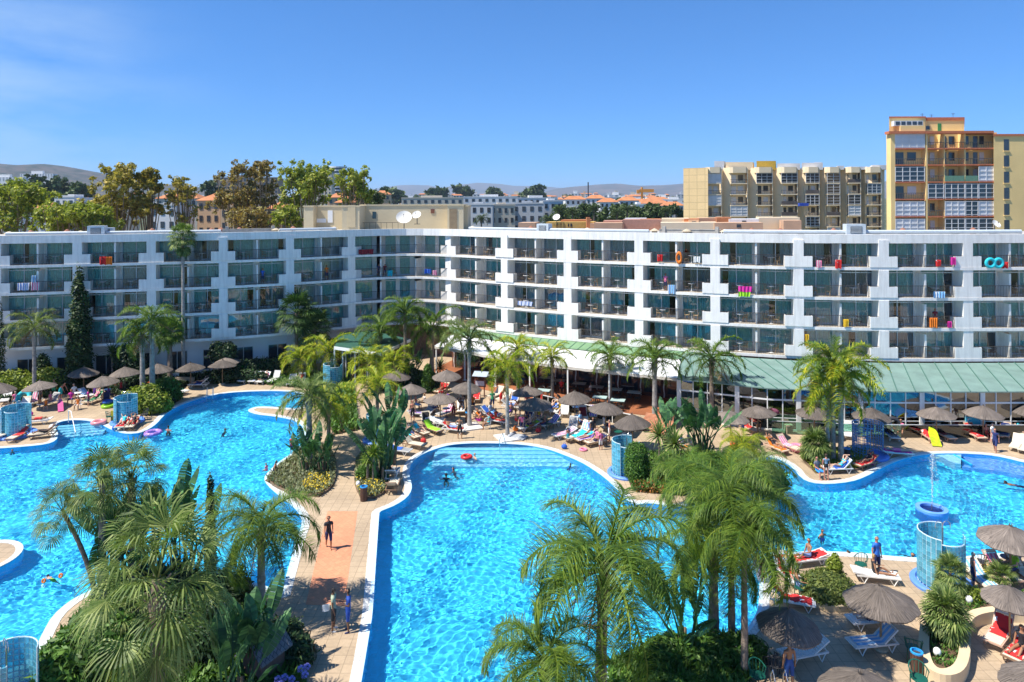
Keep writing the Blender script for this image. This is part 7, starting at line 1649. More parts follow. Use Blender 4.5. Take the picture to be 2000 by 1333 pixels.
# things hanging on or standing on the hotel balconies
def balc(label, px, py, c, w=.7, h=.7, name='hanging_towel', cat='towel', dv=.10, round_=0):
    q, an = on_roof(px, -dv); q = q.copy(); d = q.y; q.z = HZ(py-tilt_px(px), d); mb = MB(); n = 6
    if round_: mb.torus(0, 0, 0, w*.36, w*.14, 20, 8, rx=pi/2)
    else:
        n = 14; q_ = [R.random() for _ in range(n+1)]; vs = [(-w/2+w*i/n*(1 if k_ else .94)+.02*sin(i), -.05*sin(i*1.7+w*9)-.03-(0 if k_ else .03*q_[i]), (-h/2-.10*q_[i]*h+.06*h*sin(i*.6+w*5)) if not k_ else h/2+.015*q_[i]) for i in range(n+1) for k_ in (0, 1)]
        vs2 = [(x, .04, z) for x, y, z in vs]; mb.add(vs+vs2, [(2*i, 2*i+2, 2*i+3, 2*i+1) for i in range(n)]+[(2*i+1, 2*i+3, 2*i+3+2*n+2, 2*i+1+2*n+2) for i in range(n)]+[(2*i+2*n+2, 2*i+1+2*n+2, 2*i+3+2*n+2, 2*i+2+2*n+2) for i in range(n)])
    return tag(O(name, mb, towelmat(c) if not round_ else cmat(COLS[c], .3), loc=q, rz=an), label, cat)
for px, py, c, w, h, lb in ((201, 509, 'red', .55, .7, 'red towel on the top balcony railing, left wing'), (213, 509, 'orange', .55, .7, 'orange towel beside the red one on the top railing'), (46, 560, 'striped blue', 1.0, .65, 'blue and white striped towels on the third floor railing at far left'),
     (69, 559, 'pink', .7, .7, 'pink striped towel on the third floor railing at far left'), (66, 545, 'light blue', .4, .6, 'light blue towel behind the pink striped one'), (714, 492, 'dark red', 1.7, .5, 'dark red cloth on the top railing at the inner corner'),
     (761, 534, 'turquoise', .55, .6, 'turquoise towel on the third floor corner railing'), (836, 530, 'blue', .8, .45, 'blue clothes on the third floor railing right of the corner'), (849, 533, 'pink', .5, .5, 'pink clothes beside the blue ones right of the corner'),
     (1312, 565, 'light blue', .7, .75, 'light blue striped towel on the third floor of the right wing'), (1361, 507, 'white', .6, .5, 'patterned cloth over a chair on the top right wing balcony'), (1289, 504, 'red', .5, .6, 'red and white towel on the top floor right wing table'),
     (1455, 565, 'magenta', 1.2, .45, 'magenta inflatable on the third floor balcony'), (1453, 575, 'lime', 1.0, .4, 'lime and pink inflatable under the magenta one'), (1636, 516, 'red', .5, .7, 'red towel on the top floor below the hooded duct box'),
     (1598, 516, 'pink', .4, .6, 'pink patterned towel left of the red one on the top floor'), (1859, 510, 'magenta', .4, .6, 'pink towel on the top balcony below the yellow tower'), (1830, 514, 'red', .4, .5, 'red cloth on a chair on the top balcony below the tower'),
     (1821, 630, 'orange', .7, .75, 'bright patterned towel on the second floor right wing'), (1832, 576, 'light blue', .9, .5, 'light blue cloth on the third floor right wing'), (1851, 634, 'magenta', .3, .5, 'magenta float on the second floor right wing'), (1026, 593, 'striped blue', 1.7, .4, 'row of small clothes on the second floor railing'),
     (1650, 631, 'yellow', .4, .6, 'yellow towel behind the tall golden palm'), (1574, 665, 'yellow', .3, 1.0, 'yellow surfboard against the first floor window'), (1960, 518, 'red', .6, .5, 'red cloth right of the cyan rings')):
    balc(lb, px, py, c, w, h)
balc('orange rubber ring standing on the top right wing balcony', 1327, 504, 'orange', 1.0, 1, 'rubber_ring', 'swim ring', .2, 1).scale = (.6, 1, 1.2)
balc('cyan double ring, first of its rings, on the top balcony at right', 1931, 514, 'turquoise', .95, 1, 'swim_ring', 'swim ring', .15, 1); balc('cyan double ring, second of its rings, on the top balcony at right', 1947, 514, 'turquoise', .95, 1, 'swim_ring', 'swim ring', .15, 1)
def bperson(label, px, py, c, hair='brown', kind='stand'):
    q, an = on_roof(px, .5); q = q.copy(); k = round((HC-(py-tilt_px(px)-YH)*q.y/F-Z1-SL)/FH); q.z = Z1+SL+FH*max(0, k); person(label, q, an, kind, 'tan', hair, [('shirt', c), ('trunks', 'navy')], size=.95)
bperson('man in blue shirt on the third floor balcony of the left wing', 513, 562, 'blue'); bperson('person in orange on the third floor balcony nearer the corner', 640, 555, 'orange'); bperson('person leaning out beside the corner column', 740, 545, 'navy', 'brown', 'bend')
bperson('second person leaning at the corner column', 752, 546, 'dark red', 'black', 'bend'); bperson('woman with long hair on the third floor of the right wing', 1297, 578, 'pink', 'brown'); bperson('person on the second floor balcony beside the bright towel', 1832, 637, 'dark red')

# ------------------------------------------------------------------ trees behind the hotel
def tree(label, px, d, ytop, ybot, wpx, m, n=9000, size=.34, seed=1, base=0, lobes=26, cat='tree', name='eucalyptus_tree', tr=.32, zb=.2, up=.62):
    b = W(px, d, base); k = d/F; top = HZ(ytop-tilt_px(px), d)-base; rad = wpx*k/2; z0 = max(1.5, HZ(ybot-tilt_px(px), d)-base); rnd = random.Random(seed); bl = []; lm = MB(); stems = []
    for i in range(lobes):
        a = i*2.399; q = sqrt((i+.5)/lobes); h = z0+(top-z0)*(.12+.88*rnd.random()**up)*(1-.2*q); x, y = rad*.78*q*cos(a), rad*.78*q*sin(a); r = rad*rnd.uniform(.13, .30)
        bl.append((x, y, h, r, r*rnd.uniform(.7, 1.1), r*rnd.uniform(.7, 1.5)))
        f = rnd.uniform(.25, .5); lm.tube([(0, 0, z0*.3), (x*.25+rnd.uniform(-.2, .2), y*.25, z0*.3+(h-z0*.3)*f), (x*.7, y*.7, h-(h-z0*.3)*.25), (x, y, h)], [tr*.55, tr*.35, tr*.2, .05], 5)
        for j in range(5):
            e = (x+rnd.uniform(-1.6, 1.6)*r, y+rnd.uniform(-1.6, 1.6)*r, h+rnd.uniform(-1.6, 1.4)*r); q_ = r*rnd.uniform(.25, .6); bl.append((*e, q_, q_, q_*rnd.uniform(.6, 1.2))); lm.tube([(x, y, h-.1), e], [.05, .02], 4)
    t = T(name, label, cat, b); s = MB(); s.tube([(0, 0, -.3), (.1, 0, z0*.25), (0, 0, z0*.5)], [tr*1.2, tr, tr*.8], 8); O('trunk', s, mat('pale_trunk', (.26, .20, .13), .9, .3, 2), t)
    O('limbs', lm, mat('pale_trunk', (.26, .20, .13)), t); O('crown', cloud(bl, int(n*(.62 if 'brown' in label else .75)), size*.8, seed, .1, 2.1, zb), m, t)
for a in (('tall olive-brown eucalyptus with two heads left of the fan palm', 232, 96, 322, 440, 118, EUC, 11000, .32, 1), ('narrower olive eucalyptus joined to the right of the two-headed one', 290, 98, 328, 440, 62, EUC, 6500, .32, 2),
          ('light green eucalyptus at the far left edge', 28, 96, 362, 450, 130, EUCG, 9000, .32, 3), ('low yellow-green tree between the far left tree and the tall one', 128, 92, 400, 452, 110, EUCG, 7000, .3, 4),
          ('sparse thin eucalyptus right of the two-headed one', 358, 100, 345, 440, 66, EUC, 3200, .28, 5), ('brown-leaved eucalyptus rising above the hotel roof', 462, 98, 310, 440, 92, EUCB, 6800, .28, 6),
          ('second brown-leaved eucalyptus right beside it', 512, 99, 308, 440, 70, EUCB, 5200, .28, 7), ('bright green eucalyptus left of the round white tower', 600, 98, 308, 440, 112, EUCG, 8500, .32, 8),
          ('slim green eucalyptus right of the round white tower', 692, 97, 322, 405, 76, EUCG, 4300, .30, 9), ('low green tree hugging the roof below the two-headed eucalyptus', 180, 90, 405, 452, 100, EUCG, 7000, .3, 10),
          ('green tree low behind the roof between the brown eucalyptuses', 560, 92, 405, 448, 60, EUCG, 3500, .3, 11), ('small palm-like tree behind the penthouse roof', 725, 110, 378, 402, 60, TREED, 2600, .3, 12),
          ('bushy tree low at the roof edge under the brown eucalyptus', 490, 93, 408, 452, 90, EUCB, 4500, .28, 13)):
    tree(*a)
for j, (px, d, yt, yb, w) in enumerate(((60, 420, 352, 400, 90), (112, 430, 350, 405, 80), (150, 400, 362, 410, 70), (20, 440, 360, 400, 60), (410, 420, 355, 395, 40), (1140, 210, 398, 440, 60), (1190, 205, 402, 440, 70), (1240, 200, 408, 440, 60), (1280, 205, 400, 432, 60), (1100, 220, 405, 440, 50), (1320, 230, 402, 432, 40), (1430, 600, 385, 395, 30), (1040, 900, 372, 388, 60), (905, 1000, 368, 382, 40), (770, 700, 370, 392, 50), (850, 900, 372, 385, 46), (965, 1000, 372, 384, 36))):
    tree('dark leafy tree in the town, %s from the left among the distant trees' % nth(1+j), px, d, yt, yb, w, TREED, 2600, d/F*6, 20+j, base=gz(d)-.5, lobes=9, name='town_tree', tr=d/700)
def fpalm(label, px, d, yt):
    t = T('distant_palm', label, 'palm tree', W(px, d, gz(d))); h = HZ(yt, d)-gz(d); O('trunk', trunk(h, .3, .2, 1), BARK, t); O('crown', cached('fpalm', lambda: crown_feather(5, nf=26, L=2.6, nl=26, ll=.9, w=.14, seg=1).mesh('crown')), TREED, t, loc=(0, 0, h), scale=1.1)
for j, (px, d, y) in enumerate(((1118, 175, 412), (1070, 165, 428), (1092, 180, 408), (1160, 190, 406), (1205, 185, 414), (1225, 190, 408), (1300, 195, 412), (940, 200, 425), (1080, 170, 434))):
    fpalm('small dark palm in the gardens behind the hotel, %s of that group' % nth(j+1), px, d, y)

# ------------------------------------------------------------------ sand-coloured apartments and yellow tower
SAND = mat('sand_render', (.84, .69, .47), .9, .08, .3, bump=.1, bscale=2); SANDT = tiles('tan_wall_tiles', (.76, .56, .29), .72, 1.6, var=.06, msize=.07, wall=1)
WIND = mat('dark_window', (.045, .05, .06), .15, .3, .4, spec=.8); WSH = mat('white_shutter', (.66, .67, .68), .6, .1, .6); BALC = mat('balcony_metal', (.12, .10, .09), .6, .3, .8); RUST = mat('rust_red_slab', (.52, .17, .08), .8, .12); AWB = mat('blue_awning', (.03, .08, .45), .7)
d0 = 158.0; kk = d0/F
AP = T('apartment_block', 'sand-coloured stepped apartment block with seven columns of balconies', 'apartment block', W(1535, d0+6)); AO2 = W(1535, d0+6)
def AB(x0, x1, y0, y1, z0, z1, m, nm='wall', par=AP, o_=AO2):
    mb = MB(); k = o_.x/o_.y+.012 if y1-y0 > 2.5 else 0
    mb.prism([(x0-o_.x, y0-o_.y), (x1-o_.x, y0-o_.y), (x1-o_.x+k*(y1-y0), y1-o_.y), (x0-o_.x+k*(y1-y0), y1-o_.y)], z0-o_.z, z1-o_.z); return O(nm, mb, m, par)
XL = W(1337, d0).x; zt0 = HZ(326, d0)
cols = [(1383, 1410), (1429, 1462), (1481, 1512), (1531, 1562), (1580, 1606), (1623, 1648), (1666, 1690), (1705, 1732)]
mb = MB(); xb = W(1383, d0).x; mb.prism([(XL+.5-AO2.x, d0+3-AO2.y), (xb-AO2.x, d0-AO2.y), (xb+1-AO2.x, d0+8-AO2.y), (XL+2.2-AO2.x, d0+8-AO2.y)], 0, zt0); O('tiled_wall', mb, SANDT, AP)
AB(W(1383, d0).x, W(1733, d0+4).x, d0+5.2, d0+14, 0, zt0-.3, SAND)
rb = random.Random(5); fhh = 21.6*kk
def cell(par, x0, x1, yf, z0, h, style, o_, depth=1.3, rail_m=None):
    X0, X1 = x0-o_.x, x1-o_.x; Y = yf-o_.y; Z = z0-o_.z; w = X1-X0
    mb = MB(); mb.b(X0, X1, Y-.05, Y+depth, Z-.12, Z+.10); O('balcony_slab', mb, RUST if par.name.startswith('apartment_tower') else SAND, par)
    mb = MB(); mb.b(X0+w*.12, X0+w*.12+w*.3, Y+depth-.02, Y+depth+.02, Z+.1, Z+h*.8); O('balcony_door', mb, WIND if rb.random() < .7 else WSH, par)
    mb = MB(); mb.b(X0+w*.55, X0+w*.85, Y+depth-.02, Y+depth+.02, Z+h*.3, Z+h*.8); O('window', mb, WIND if rb.random() < .7 else WSH, par)
    if style == 'open':
        mb = MB(); mb.b(X0, X1, Y, Y+.04, Z+h*.36, Z+h*.39); n = max(4, int(w/.35))
        for i in range(n+1): mb.b(X0+w*i/n-.02, X0+w*i/n+.02, Y, Y+.03, Z+.1, Z+h*.36)
        O('railing', mb, rail_m or BALC, par)
    elif style == 'solid': mb = MB(); mb.b(X0, X1, Y, Y+.1, Z+.1, Z+h*.38); O('railing', mb, rail_m or BALC, par)
    elif style in ('glazed', 'shut'):
        mb = MB(); n = max(2, int(w/1.0))
        for i in range(n+1): mb.b(X0+w*i/n-.05, X0+w*i/n+.05, Y-.02, Y+.04, Z+.1, Z+h*.93)
        for zz in (.1, .36, .62, .9): mb.b(X0, X1, Y-.015, Y+.035, Z+h*zz, Z+h*zz+.08)
        f = O('glazed_frame', mb, WSH, par); mb = MB(); mb.b(X0+.05, X1-.05, Y+.05, Y+.08, Z+.1, Z+h*.9); O('pane', mb, WIND if style == 'glazed' else WSH, f)
for c, (a, b) in enumerate(cols):
    x0, x1 = W(a, d0).x, W(b, d0).x; y0 = d0+.6+c*.25
    # solid pier left of each column, angled, and the parapet box at its top
    if c: pa, pb = cols[c-1][1], a; mb = MB(); xa, xb = W(pa, y0).x-AO2.x, W(pb, y0).x+.05-AO2.x; mb.prism([(xa, y0+3.4-AO2.y), (xb, y0+.5-AO2.y), (xb+.3, y0+5-AO2.y), (xa+.3, y0+5-AO2.y)], 0, zt0-.1+(.15 if c % 2 else 0)); O('pier', mb, SAND, AP)
    mb = MB(); P = [(x0-.1, y0+1.5), (x0-.1, y0+.15), (x0+.5, y0-.35), (x1-.4, y0-.35), (x1+.1, y0+.4), (x1+.1, y0+1.5)]; mb.prism([(p[0]-AO2.x, p[1]-AO2.y) for p in P], zt0-1.25-AO2.z, zt0+.1-AO2.z); O('top_parapet', mb, SAND, AP)
    for k in range(6):
        z = zt0-1.45-fhh*(k+1)+.3; cell(AP, x0, x1, y0, z, fhh, rb.choice(['open', 'open', 'solid', 'glazed', 'shut', 'open', 'glazed']), AO2, 1.2)
    AB(x0, x1, y0+1.25, y0+1.5, 0, zt0, SAND, 'recess_wall'); AB(x1-.05, x1+.15, y0+.1, y0+4, 0, zt0-.2, SAND, 'side_wall')
for j, (a, b, y0_, y1_, c_) in enumerate(((1393, 1412, 314, 326, 'w'), (1415, 1468, 316, 326, 's'), (1475, 1512, 314, 326, 'y'), (1515, 1560, 319, 328, 'w'), (1563, 1604, 318, 328, 'w'), (1632, 1645, 324, 331, 'w'), (1652, 1690, 326, 332, 'w'), (1700, 1728, 323, 333, 'w'), (1588, 1602, 317, 326, 'w'))):
    AB(W(a, d0+4).x, W(b, d0+4).x, d0+3+j*.02, d0+8, zt0-.5, HZ(y0_, d0+4), {'w': WSH, 's': SAND, 'y': mat('yellow_render', (.62, .40, .06), .8)}[c_], 'roof_house')
for (a, b, y) in ((1437, 1450, 1), (1500, 1510, 2)): pass
AB(W(1562, d0).x, W(1580, d0).x, d0+.2, d0+1, HZ(402, d0), HZ(396, d0), AWB, 'awning')
d1 = 108.0; YEL = mat('yellow_render_tower', (.86, .62, .27), .9, .08, .3, bump=.1, bscale=2)
TO_ = W(1860, d1+5); TWR = T('apartment_tower', 'tall yellow apartment tower with rust-red balcony slabs at the right', 'apartment tower', TO_)
def TBx(a, b, y0, y1, yt, m=YEL, nm='wall', zb_=0): return AB(W(a, y0).x, W(b, y0).x+.05, y0, y1, zb_, HZ(yt, y0 if y0 > d1+.5 else d1), m, nm, TWR, TO_)
TBx(1737, 1807, d1+1.2, d1+12, 229.5); TBx(1740.2, 1748, d1, d1+1.3, 262); TBx(1807, 1883, d1+3, d1+12, 231); TBx(1805, 1947, d1+1.8, d1+12.1, 260); TBx(1941, 2003, d1-.2, d1+12, 267)
TBx(1737, 1808, d1+1.1, d1+12.1, 228, RUST, 'roof_trim', HZ(229.5, d1)); TBx(1807, 1884, d1+2.9, d1+12.2, 230, RUST, 'roof_trim', HZ(232, d1)); TBx(1940, 2004, d1-.35, d1+12.1, 263.5, RUST, 'roof_trim', HZ(267.5, d1)); TBx(1884, 1941, d1+.1, d1+6, 259, RUST, 'roof_trim', HZ(262, d1))
TBx(1737, 1941, d1-.3, d1+1, 257, RUST, 'roof_trim', HZ(262, d1)); TBx(2003, 2060, d1+6, d1+20, 262)
TBx(1808.5, 1811, d1, d1+1.9, 262); TBx(1884, 1886, d1+.2, d1+1.9, 262, YEL); TBx(1844, 1845.5, d1+.2, d1+1.9, 262)
TBx(1759, 1807, d1+.1, d1+1.3, 246, YEL, 'terrace_wall', HZ(258, d1))
mb = MB(); o_ = TO_
AB(W(1749, d1).x, W(1806, d1).x, d1+.3, d1+1.1, HZ(246, d1), HZ(236, d1), WSH, 'glazed_frame', TWR, TO_)
for i in range(5): AB(W(1752+i*11, d1).x, W(1760+i*11, d1).x, d1+.26, d1+.3, HZ(244.5, d1), HZ(237.5, d1), WIND, 'window', TWR, TO_)
AB(W(1855, d1).x, W(1862, d1).x, d1+2.95, d1+3, HZ(259, d1), HZ(238, d1), mat('green_shutter', (.05, .25, .08), .6), 'shutter', TWR, TO_); AB(W(1830, d1).x, W(1839, d1).x, d1+2.94, d1+3, HZ(250, d1), HZ(243, d1), WIND, 'window', TWR, TO_); AB(W(1809, d1).x, W(1820, d1).x, d1+2.94, d1+3, HZ(255, d1), HZ(243.5, d1), WIND, 'window', TWR, TO_)
rows = [291, 323, 356.5, 390, 424, 458]
st = [['shut', 'open', 'open', 'open', 'open'], ['open', 'open', 'open', 'open', 'open'], ['glazed', 'open', 'solid', 'solid', 'shut'], ['open', 'glazed', 'glazed', 'glazed', 'glazed'], ['shut', 'open', 'shut', 'glazed', 'shut'], ['shut', 'open', 'glazed', 'glazed', 'glazed']]
cc = [(1749, 1806), (1813, 1843), (1846, 1884), (1886, 1910), (1912, 1941)]; kd = d1/F
for r_, yb in enumerate(rows):
    for c, (a, b) in enumerate(cc): cell(TWR, W(a, d1).x, W(b, d1).x, d1, HZ(yb, d1), 33.3*kd*.97, st[r_][c], TO_, 1.15 if c == 0 else 1.75, mat('green_glass_railing', (.15, .28, .18), .3) if (r_, c) in ((2, 2), (2, 3)) else None)
for r_ in range(6):
    y = 274+r_*31.4; AB(W(1959, d1).x, W(1969, d1).x, d1-.23, d1-.2, HZ(y+22, d1), HZ(y, d1), WIND, 'window', TWR, TO_); AB(W(1958.2, d1).x, W(1969.8, d1).x, d1-.32, d1-.2, HZ(y+23.5, d1), HZ(y+22, d1), YEL, 'sill', TWR, TO_)
for px in (1799, 1829, 1859, 1889, 1912, 1958): AB(W(px-3, d1).x, W(px+3, d1).x, d1+4, d1+4.6, HZ(262, d1), HZ((224 if px < 1880 else 258) if px != 1958 else 262.5, d1), WSH if px < 1950 else WSH, 'chimney', TWR, TO_)
for px, yt in ((1802, 216), (1820, 218), (1862, 215)):
    mb = MB(); p = W(px, d1+4); z0 = HZ(228, d1); mb.tube([(0, 0, 0), (0, 0, HZ(yt, d1)-z0)], .03, 4); mb.b(-.35, .35, -.02, .02, HZ(yt, d1)-z0-.12, HZ(yt, d1)-z0-.08); mb.b(-.25, .25, -.02, .02, HZ(yt, d1)-z0-.3, HZ(yt, d1)-z0-.27); O('antenna', mb, DARKM, TWR, loc=(p.x-TO_.x, p.y-TO_.y, z0-TO_.z))
dish('white satellite dish on the hotel roof below the yellow tower', W(1944, 64, ZR+.2), .42, .3)
dish('small white dish on the terracotta terraces', W(1087, 99, HZ(427, 99)-.7), .55, -.4)
# terracotta roof terraces just behind the hotel
PEACH = mat('peach_render', (.60, .38, .24), .9, .12, .5); ROOFT = mat('orange_roof_tiles', (.48, .19, .08), .85, .2, .5, bump=.3, bscale=4); PINKW = mat('pink_render', (.50, .27, .20), .9, .1)
RT = T('terrace_houses', 'row of low peach terrace houses with terracotta roofs just behind the hotel roof', 'row of houses', W(1280, 100)); RTO = W(1280, 100)
for j, (a, b, yt, d, m) in enumerate(((1012, 1045, 432, 96, PEACH), (1066, 1160, 431, 99, mat('ochre_render', (.60, .40, .12), .9)), (1095, 1152, 427, 101, ROOFT), (1152, 1178, 434, 97, PEACH), (1178, 1215, 429, 99, PINKW), (1216, 1292, 427, 100, PINKW), (1220, 1262, 424.5, 103, WSH), (1250, 1290, 426, 101.5, ROOFT),
    (1292, 1345, 425, 100, SAND), (1336, 1366, 426, 99, ROOFT), (1345, 1365, 428, 98, PEACH), (1362, 1425, 424.5, 102, PEACH), (1400, 1427, 423.5, 100, ROOFT), (1424, 1482, 427, 99, WSH), (1482, 1562, 424, 101, SAND), (1530, 1565, 430, 97, PEACH), (1395, 1490, 434, 96, PEACH), (1160, 1215, 433, 96.5, PEACH), (1290, 1400, 433, 96.2, SAND))):
    AB(W(a, d).x, W(b, d).x, d, d+3.5, 0, HZ(yt, d), m, 'house_wall', RT, RTO)
    if j % 3 == 1: AB(W((a+b)/2-4, d).x, W((a+b)/2+4, d).x, d-.04, d, HZ(yt+9, d), HZ(yt+3, d), WIND, 'window', RT, RTO)
AB(W(1145, 98).x, W(1152, 98).x, 97.5, 98.5, 10, HZ(422, 98), ROOFT, 'chimney', RT, RTO)
for i in range(9): AB(W(1070+i*7, 98).x, W(1071.5+i*7, 98).x, 97.9, 98, 10, HZ(432, 98), mat('ochre_render', (.60, .40, .12)), 'pergola_post', RT, RTO)

# ------------------------------------------------------------------ the town
WH = [mat('town_white', (.66, .66, .65), .9, .08, .05), mat('town_cream', (.58, .52, .42), .9, .08, .05), mat('town_grey', (.46, .48, .50), .9, .08, .05), mat('town_peach', (.60, .40, .24), .9, .08, .05)]
def house(label, a, b, yt, d, m=0, roof=None, nx=4, nz=3, hh=None, cat='building', name='town_building', depth=None, strips=False):
    g0 = gz(d)-1; o_ = W((a+b)/2, d, g0); w = (b-a)*d/F; top = HZ(yt-tilt_px((a+b)/2), d)-g0; t = T(name, label, cat, o_, R.uniform(-.12, .12)); dp = depth or max(8, min(16, w*.5)); mm = WH[m] if isinstance(m, int) else m
    mb = MB(); mb.b(-w/2, w/2, 0, dp, 0, top); O('wall', mb, mm, t)
    if roof:
        mb = MB(); mb.add([(-w/2-.4, -.4, top), (w/2+.4, -.4, top), (w/2+.4, dp+.4, top), (-w/2-.4, dp+.4, top), (-w/2+dp*.3, dp/2, top+dp*.22), (w/2-dp*.3, dp/2, top+dp*.22)], [(0, 1, 5, 4), (1, 2, 5), (2, 3, 4, 5), (3, 0, 4)]); O('roof', mb, ROOFT, t)
    else:
        mb = MB(); mb.b(-w*.2, w*.15, dp*.3, dp*.7, top, top+d/F*6); mb.b(-w/2-.1, w/2+.1, -.1, .2, top, top+.5); O('roof_room', mb, mm, t)
    fh = (hh or 3.0)
    wm_ = cached(('tw', round(w/nx, 1), strips), lambda: (lambda q: (q.b(-.22*w/nx if not strips else -.42*w/nx, .22*w/nx if not strips else .42*w/nx, -.08, -.0, 0, fh*.5), q)[1])(MB()).mesh('window'))
    for i in range(nx):
        for k in range(nz):
            z = top-fh*(k+1)+fh*.25
            if z > .5: O('window', wm_, WIND, t, loc=(-w/2+w*(i+.5)/nx, 0, z))
    return t
TN = [('grey-white five-storey block right behind the penthouse', 905, 962, 401, 205, 2, None, 4, 4), ('long pale grey block with square windows beyond the dish', 1000, 1062, 399, 215, 2, None, 4, 4), ('bluish white wing joined to the pale grey block', 1060, 1100, 394, 225, 0, None, 3, 4), ('cream stepped apartments right of the penthouse', 958, 1006, 402, 210, 1, None, 4, 4),
 ('cream rooftop terraces above the penthouse roof', 785, 905, 388, 330, 1, None, 9, 2), ('wide white terrace building above the grey block', 905, 1010, 386, 360, 0, None, 8, 2), ('white terraces with railings right of those', 1010, 1090, 388, 380, 0, None, 7, 2), ('orange-roofed house behind the slim green eucalyptus', 730, 762, 380, 300, 3, 1, 3, 1), ('low terracotta-roofed house left of the penthouse tower', 640, 690, 386, 260, 3, 1, 4, 1),
 ('white house row with orange roofs, first from the left', 1104, 1145, 390, 330, 0, 1, 4, 3), ('white house row with orange roofs, second', 1145, 1182, 388, 320, 0, 1, 4, 3), ('white house row with orange roofs, third', 1172, 1208, 395, 290, 0, 1, 4, 4), ('white house row with orange roofs, fourth', 1210, 1248, 392, 300, 0, 1, 4, 3), ('white stepped block right of the orange-roofed row', 1240, 1262, 401, 270, 0, None, 2, 3),
 ('pinkish low house with orange roof before the sand apartments', 1250, 1300, 398, 380, 3, 1, 5, 1), ('orange-roofed white house beside the tiled apartment wall', 1295, 1336, 402, 300, 0, 1, 4, 2), ('white blocky building left of the two-headed eucalyptus', 105, 147, 386, 170, 0, None, 3, 3), ('pale building behind the two-headed eucalyptus', 175, 245, 398, 180, 1, None, 5, 2), ('white villa with blue door left of the fan palm', 290, 345, 402, 160, 0, None, 3, 3),
 ('long peach-roofed house behind the sparse eucalyptus', 305, 385, 388, 210, 1, 1, 6, 2), ('orange-cream villa left of the brown eucalyptus', 385, 430, 392, 170, 3, 1, 3, 3), ('second cream villa behind the brown eucalyptus', 430, 470, 405, 165, 3, None, 3, 2), ('brown slab block behind the brown eucalyptus', 422, 542, 348, 520, mat('brown_block', (.32, .24, .18), .9), None, 16, 5), ('white house at the far left under the trees', 40, 105, 412, 150, 0, 1, 4, 1), ('white chapel-like house behind the left roof vents', 75, 100, 425, 130, 0, None, 2, 1),
 ('pink-roofed house left of the bright green eucalyptus', 520, 560, 408, 170, 3, 1, 3, 2), ('cream block between the eucalyptuses', 525, 565, 385, 260, 1, None, 3, 3), ('peach villa at the foot of the round white tower', 655, 700, 396, 220, 3, 1, 3, 2), ('white block behind the left end of the hotel roof', 0, 40, 428, 140, 0, None, 3, 1),
 ('tower block of beige and white balconies beside the round white tower', 606, 648, 338, 560, 1, None, 6, 10), ('white hillside hotel slab at the far left', -40, 48, 347, 1500, 0, None, 12, 3), ('larger white hillside hotel below the left ridge', 38, 105, 340, 1700, 0, None, 12, 4)]
for r_ in TN: house(r_[0], *r_[1:6], roof=r_[6], nx=r_[7], nz=r_[8])
# the round white tower
t = T('round_tower', 'round white multi-storey tower behind the green eucalyptuses', 'tower', W(661, 620, gz(620))); rw = 17*620/F; tz = HZ(321, 620)-gz(620)
mb = MB(); mb.lathe([(rw*.8, 0), (rw*.8, tz)], 20); O('core', mb, WIND, t)
for k in range(13): mb = MB(); mb.lathe([(rw, 0), (rw, 1.2), (rw*.82, 1.2), (rw*.82, 0)], 20, cap=False); O('balcony_ring', cached('ringt', lambda: mb.mesh('balcony_ring')), WH[0], t, loc=(0, 0, tz-1.2-k*3))
mb = MB(); mb.b(-rw*.3-6, -rw*.3-3, -rw, -rw+3, 0, HZ(340, 620)-gz(620)); O('lift_shaft', mb, mat('yellow_shaft', (.62, .48, .18), .9), t)
mb = MB(); mb.tube([(0, 0, 0), (0, 0, 24)], .9, 5); mb.b(-2, 9, -.7, .7, 20, 22.5); mb.b(-4, -2, -1, 1, 19, 22); tag(O('construction_crane', mb, mat('crane_orange', (.62, .28, .04), .7), loc=W(1254, 520, gz(520))), 'small orange construction crane over the distant roofs', 'crane')
mb = MB(); mb.tube([(0, 0, 0), (0, 0, 30)], .5, 5); tag(O('mast', mb, DARKM, loc=W(1149, 520, gz(520)-2)), 'thin dark mast among the distant orange roofs', 'mast')
rt = random.Random(21); L_ = []
for j in range(150):
    px = rt.choice([rt.uniform(735, 1335), rt.uniform(735, 1335), rt.uniform(1100, 1340), rt.uniform(-30, 420)]); d = rt.uniform(420, 1500); L_.append((px, d))
L_.sort()
for j, (px, d) in enumerate(L_):
    w = rt.uniform(9, 26)*F/d; hgt = rt.uniform(6, 13); yt = YH-(gz(d)+hgt-HC)*F/d
    rf = rt.random() < .45; house('%s %s in the distant town, %s counting from the left' % ('small' if w < 20 else 'broad', 'house with orange tiled roof' if rf else 'flat-roofed pale house', nth(j+1)), px-w/2, px+w/2, yt, d, rt.choice([0, 0, 0, 1, 1, 3, 2]), 1 if rf else None, 3, 2, name='distant_house', cat='house')
for j, (px, d, w) in enumerate([(rt.uniform(740, 1340), rt.uniform(450, 1500), rt.uniform(8, 18)) for _ in range(46)]+[(rt.uniform(-20, 420), rt.uniform(350, 1400), rt.uniform(9, 20)) for _ in range(30)]):
    b = W(px, d, gz(d)); t = T('distant_tree', 'dark rounded tree between distant houses, %s in its scatter' % nth(j+1), 'tree', b, R.uniform(0, 6), None, w/10)
    me = cached('dtree', lambda: cloud([(0, 0, 5, 4, 4, 3), (2, 1, 4, 3, 3, 2.5), (-2, 0, 6, 3, 3, 2.5), (0, -1, 7.5, 2.5, 2.5, 2)], 700, 1.1, 3, .6).mesh('crown')); O('crown', me, TREED, t); O('trunk', cached('dtr', lambda: trunk(6, .5, .3).mesh('trunk')), BARK, t)

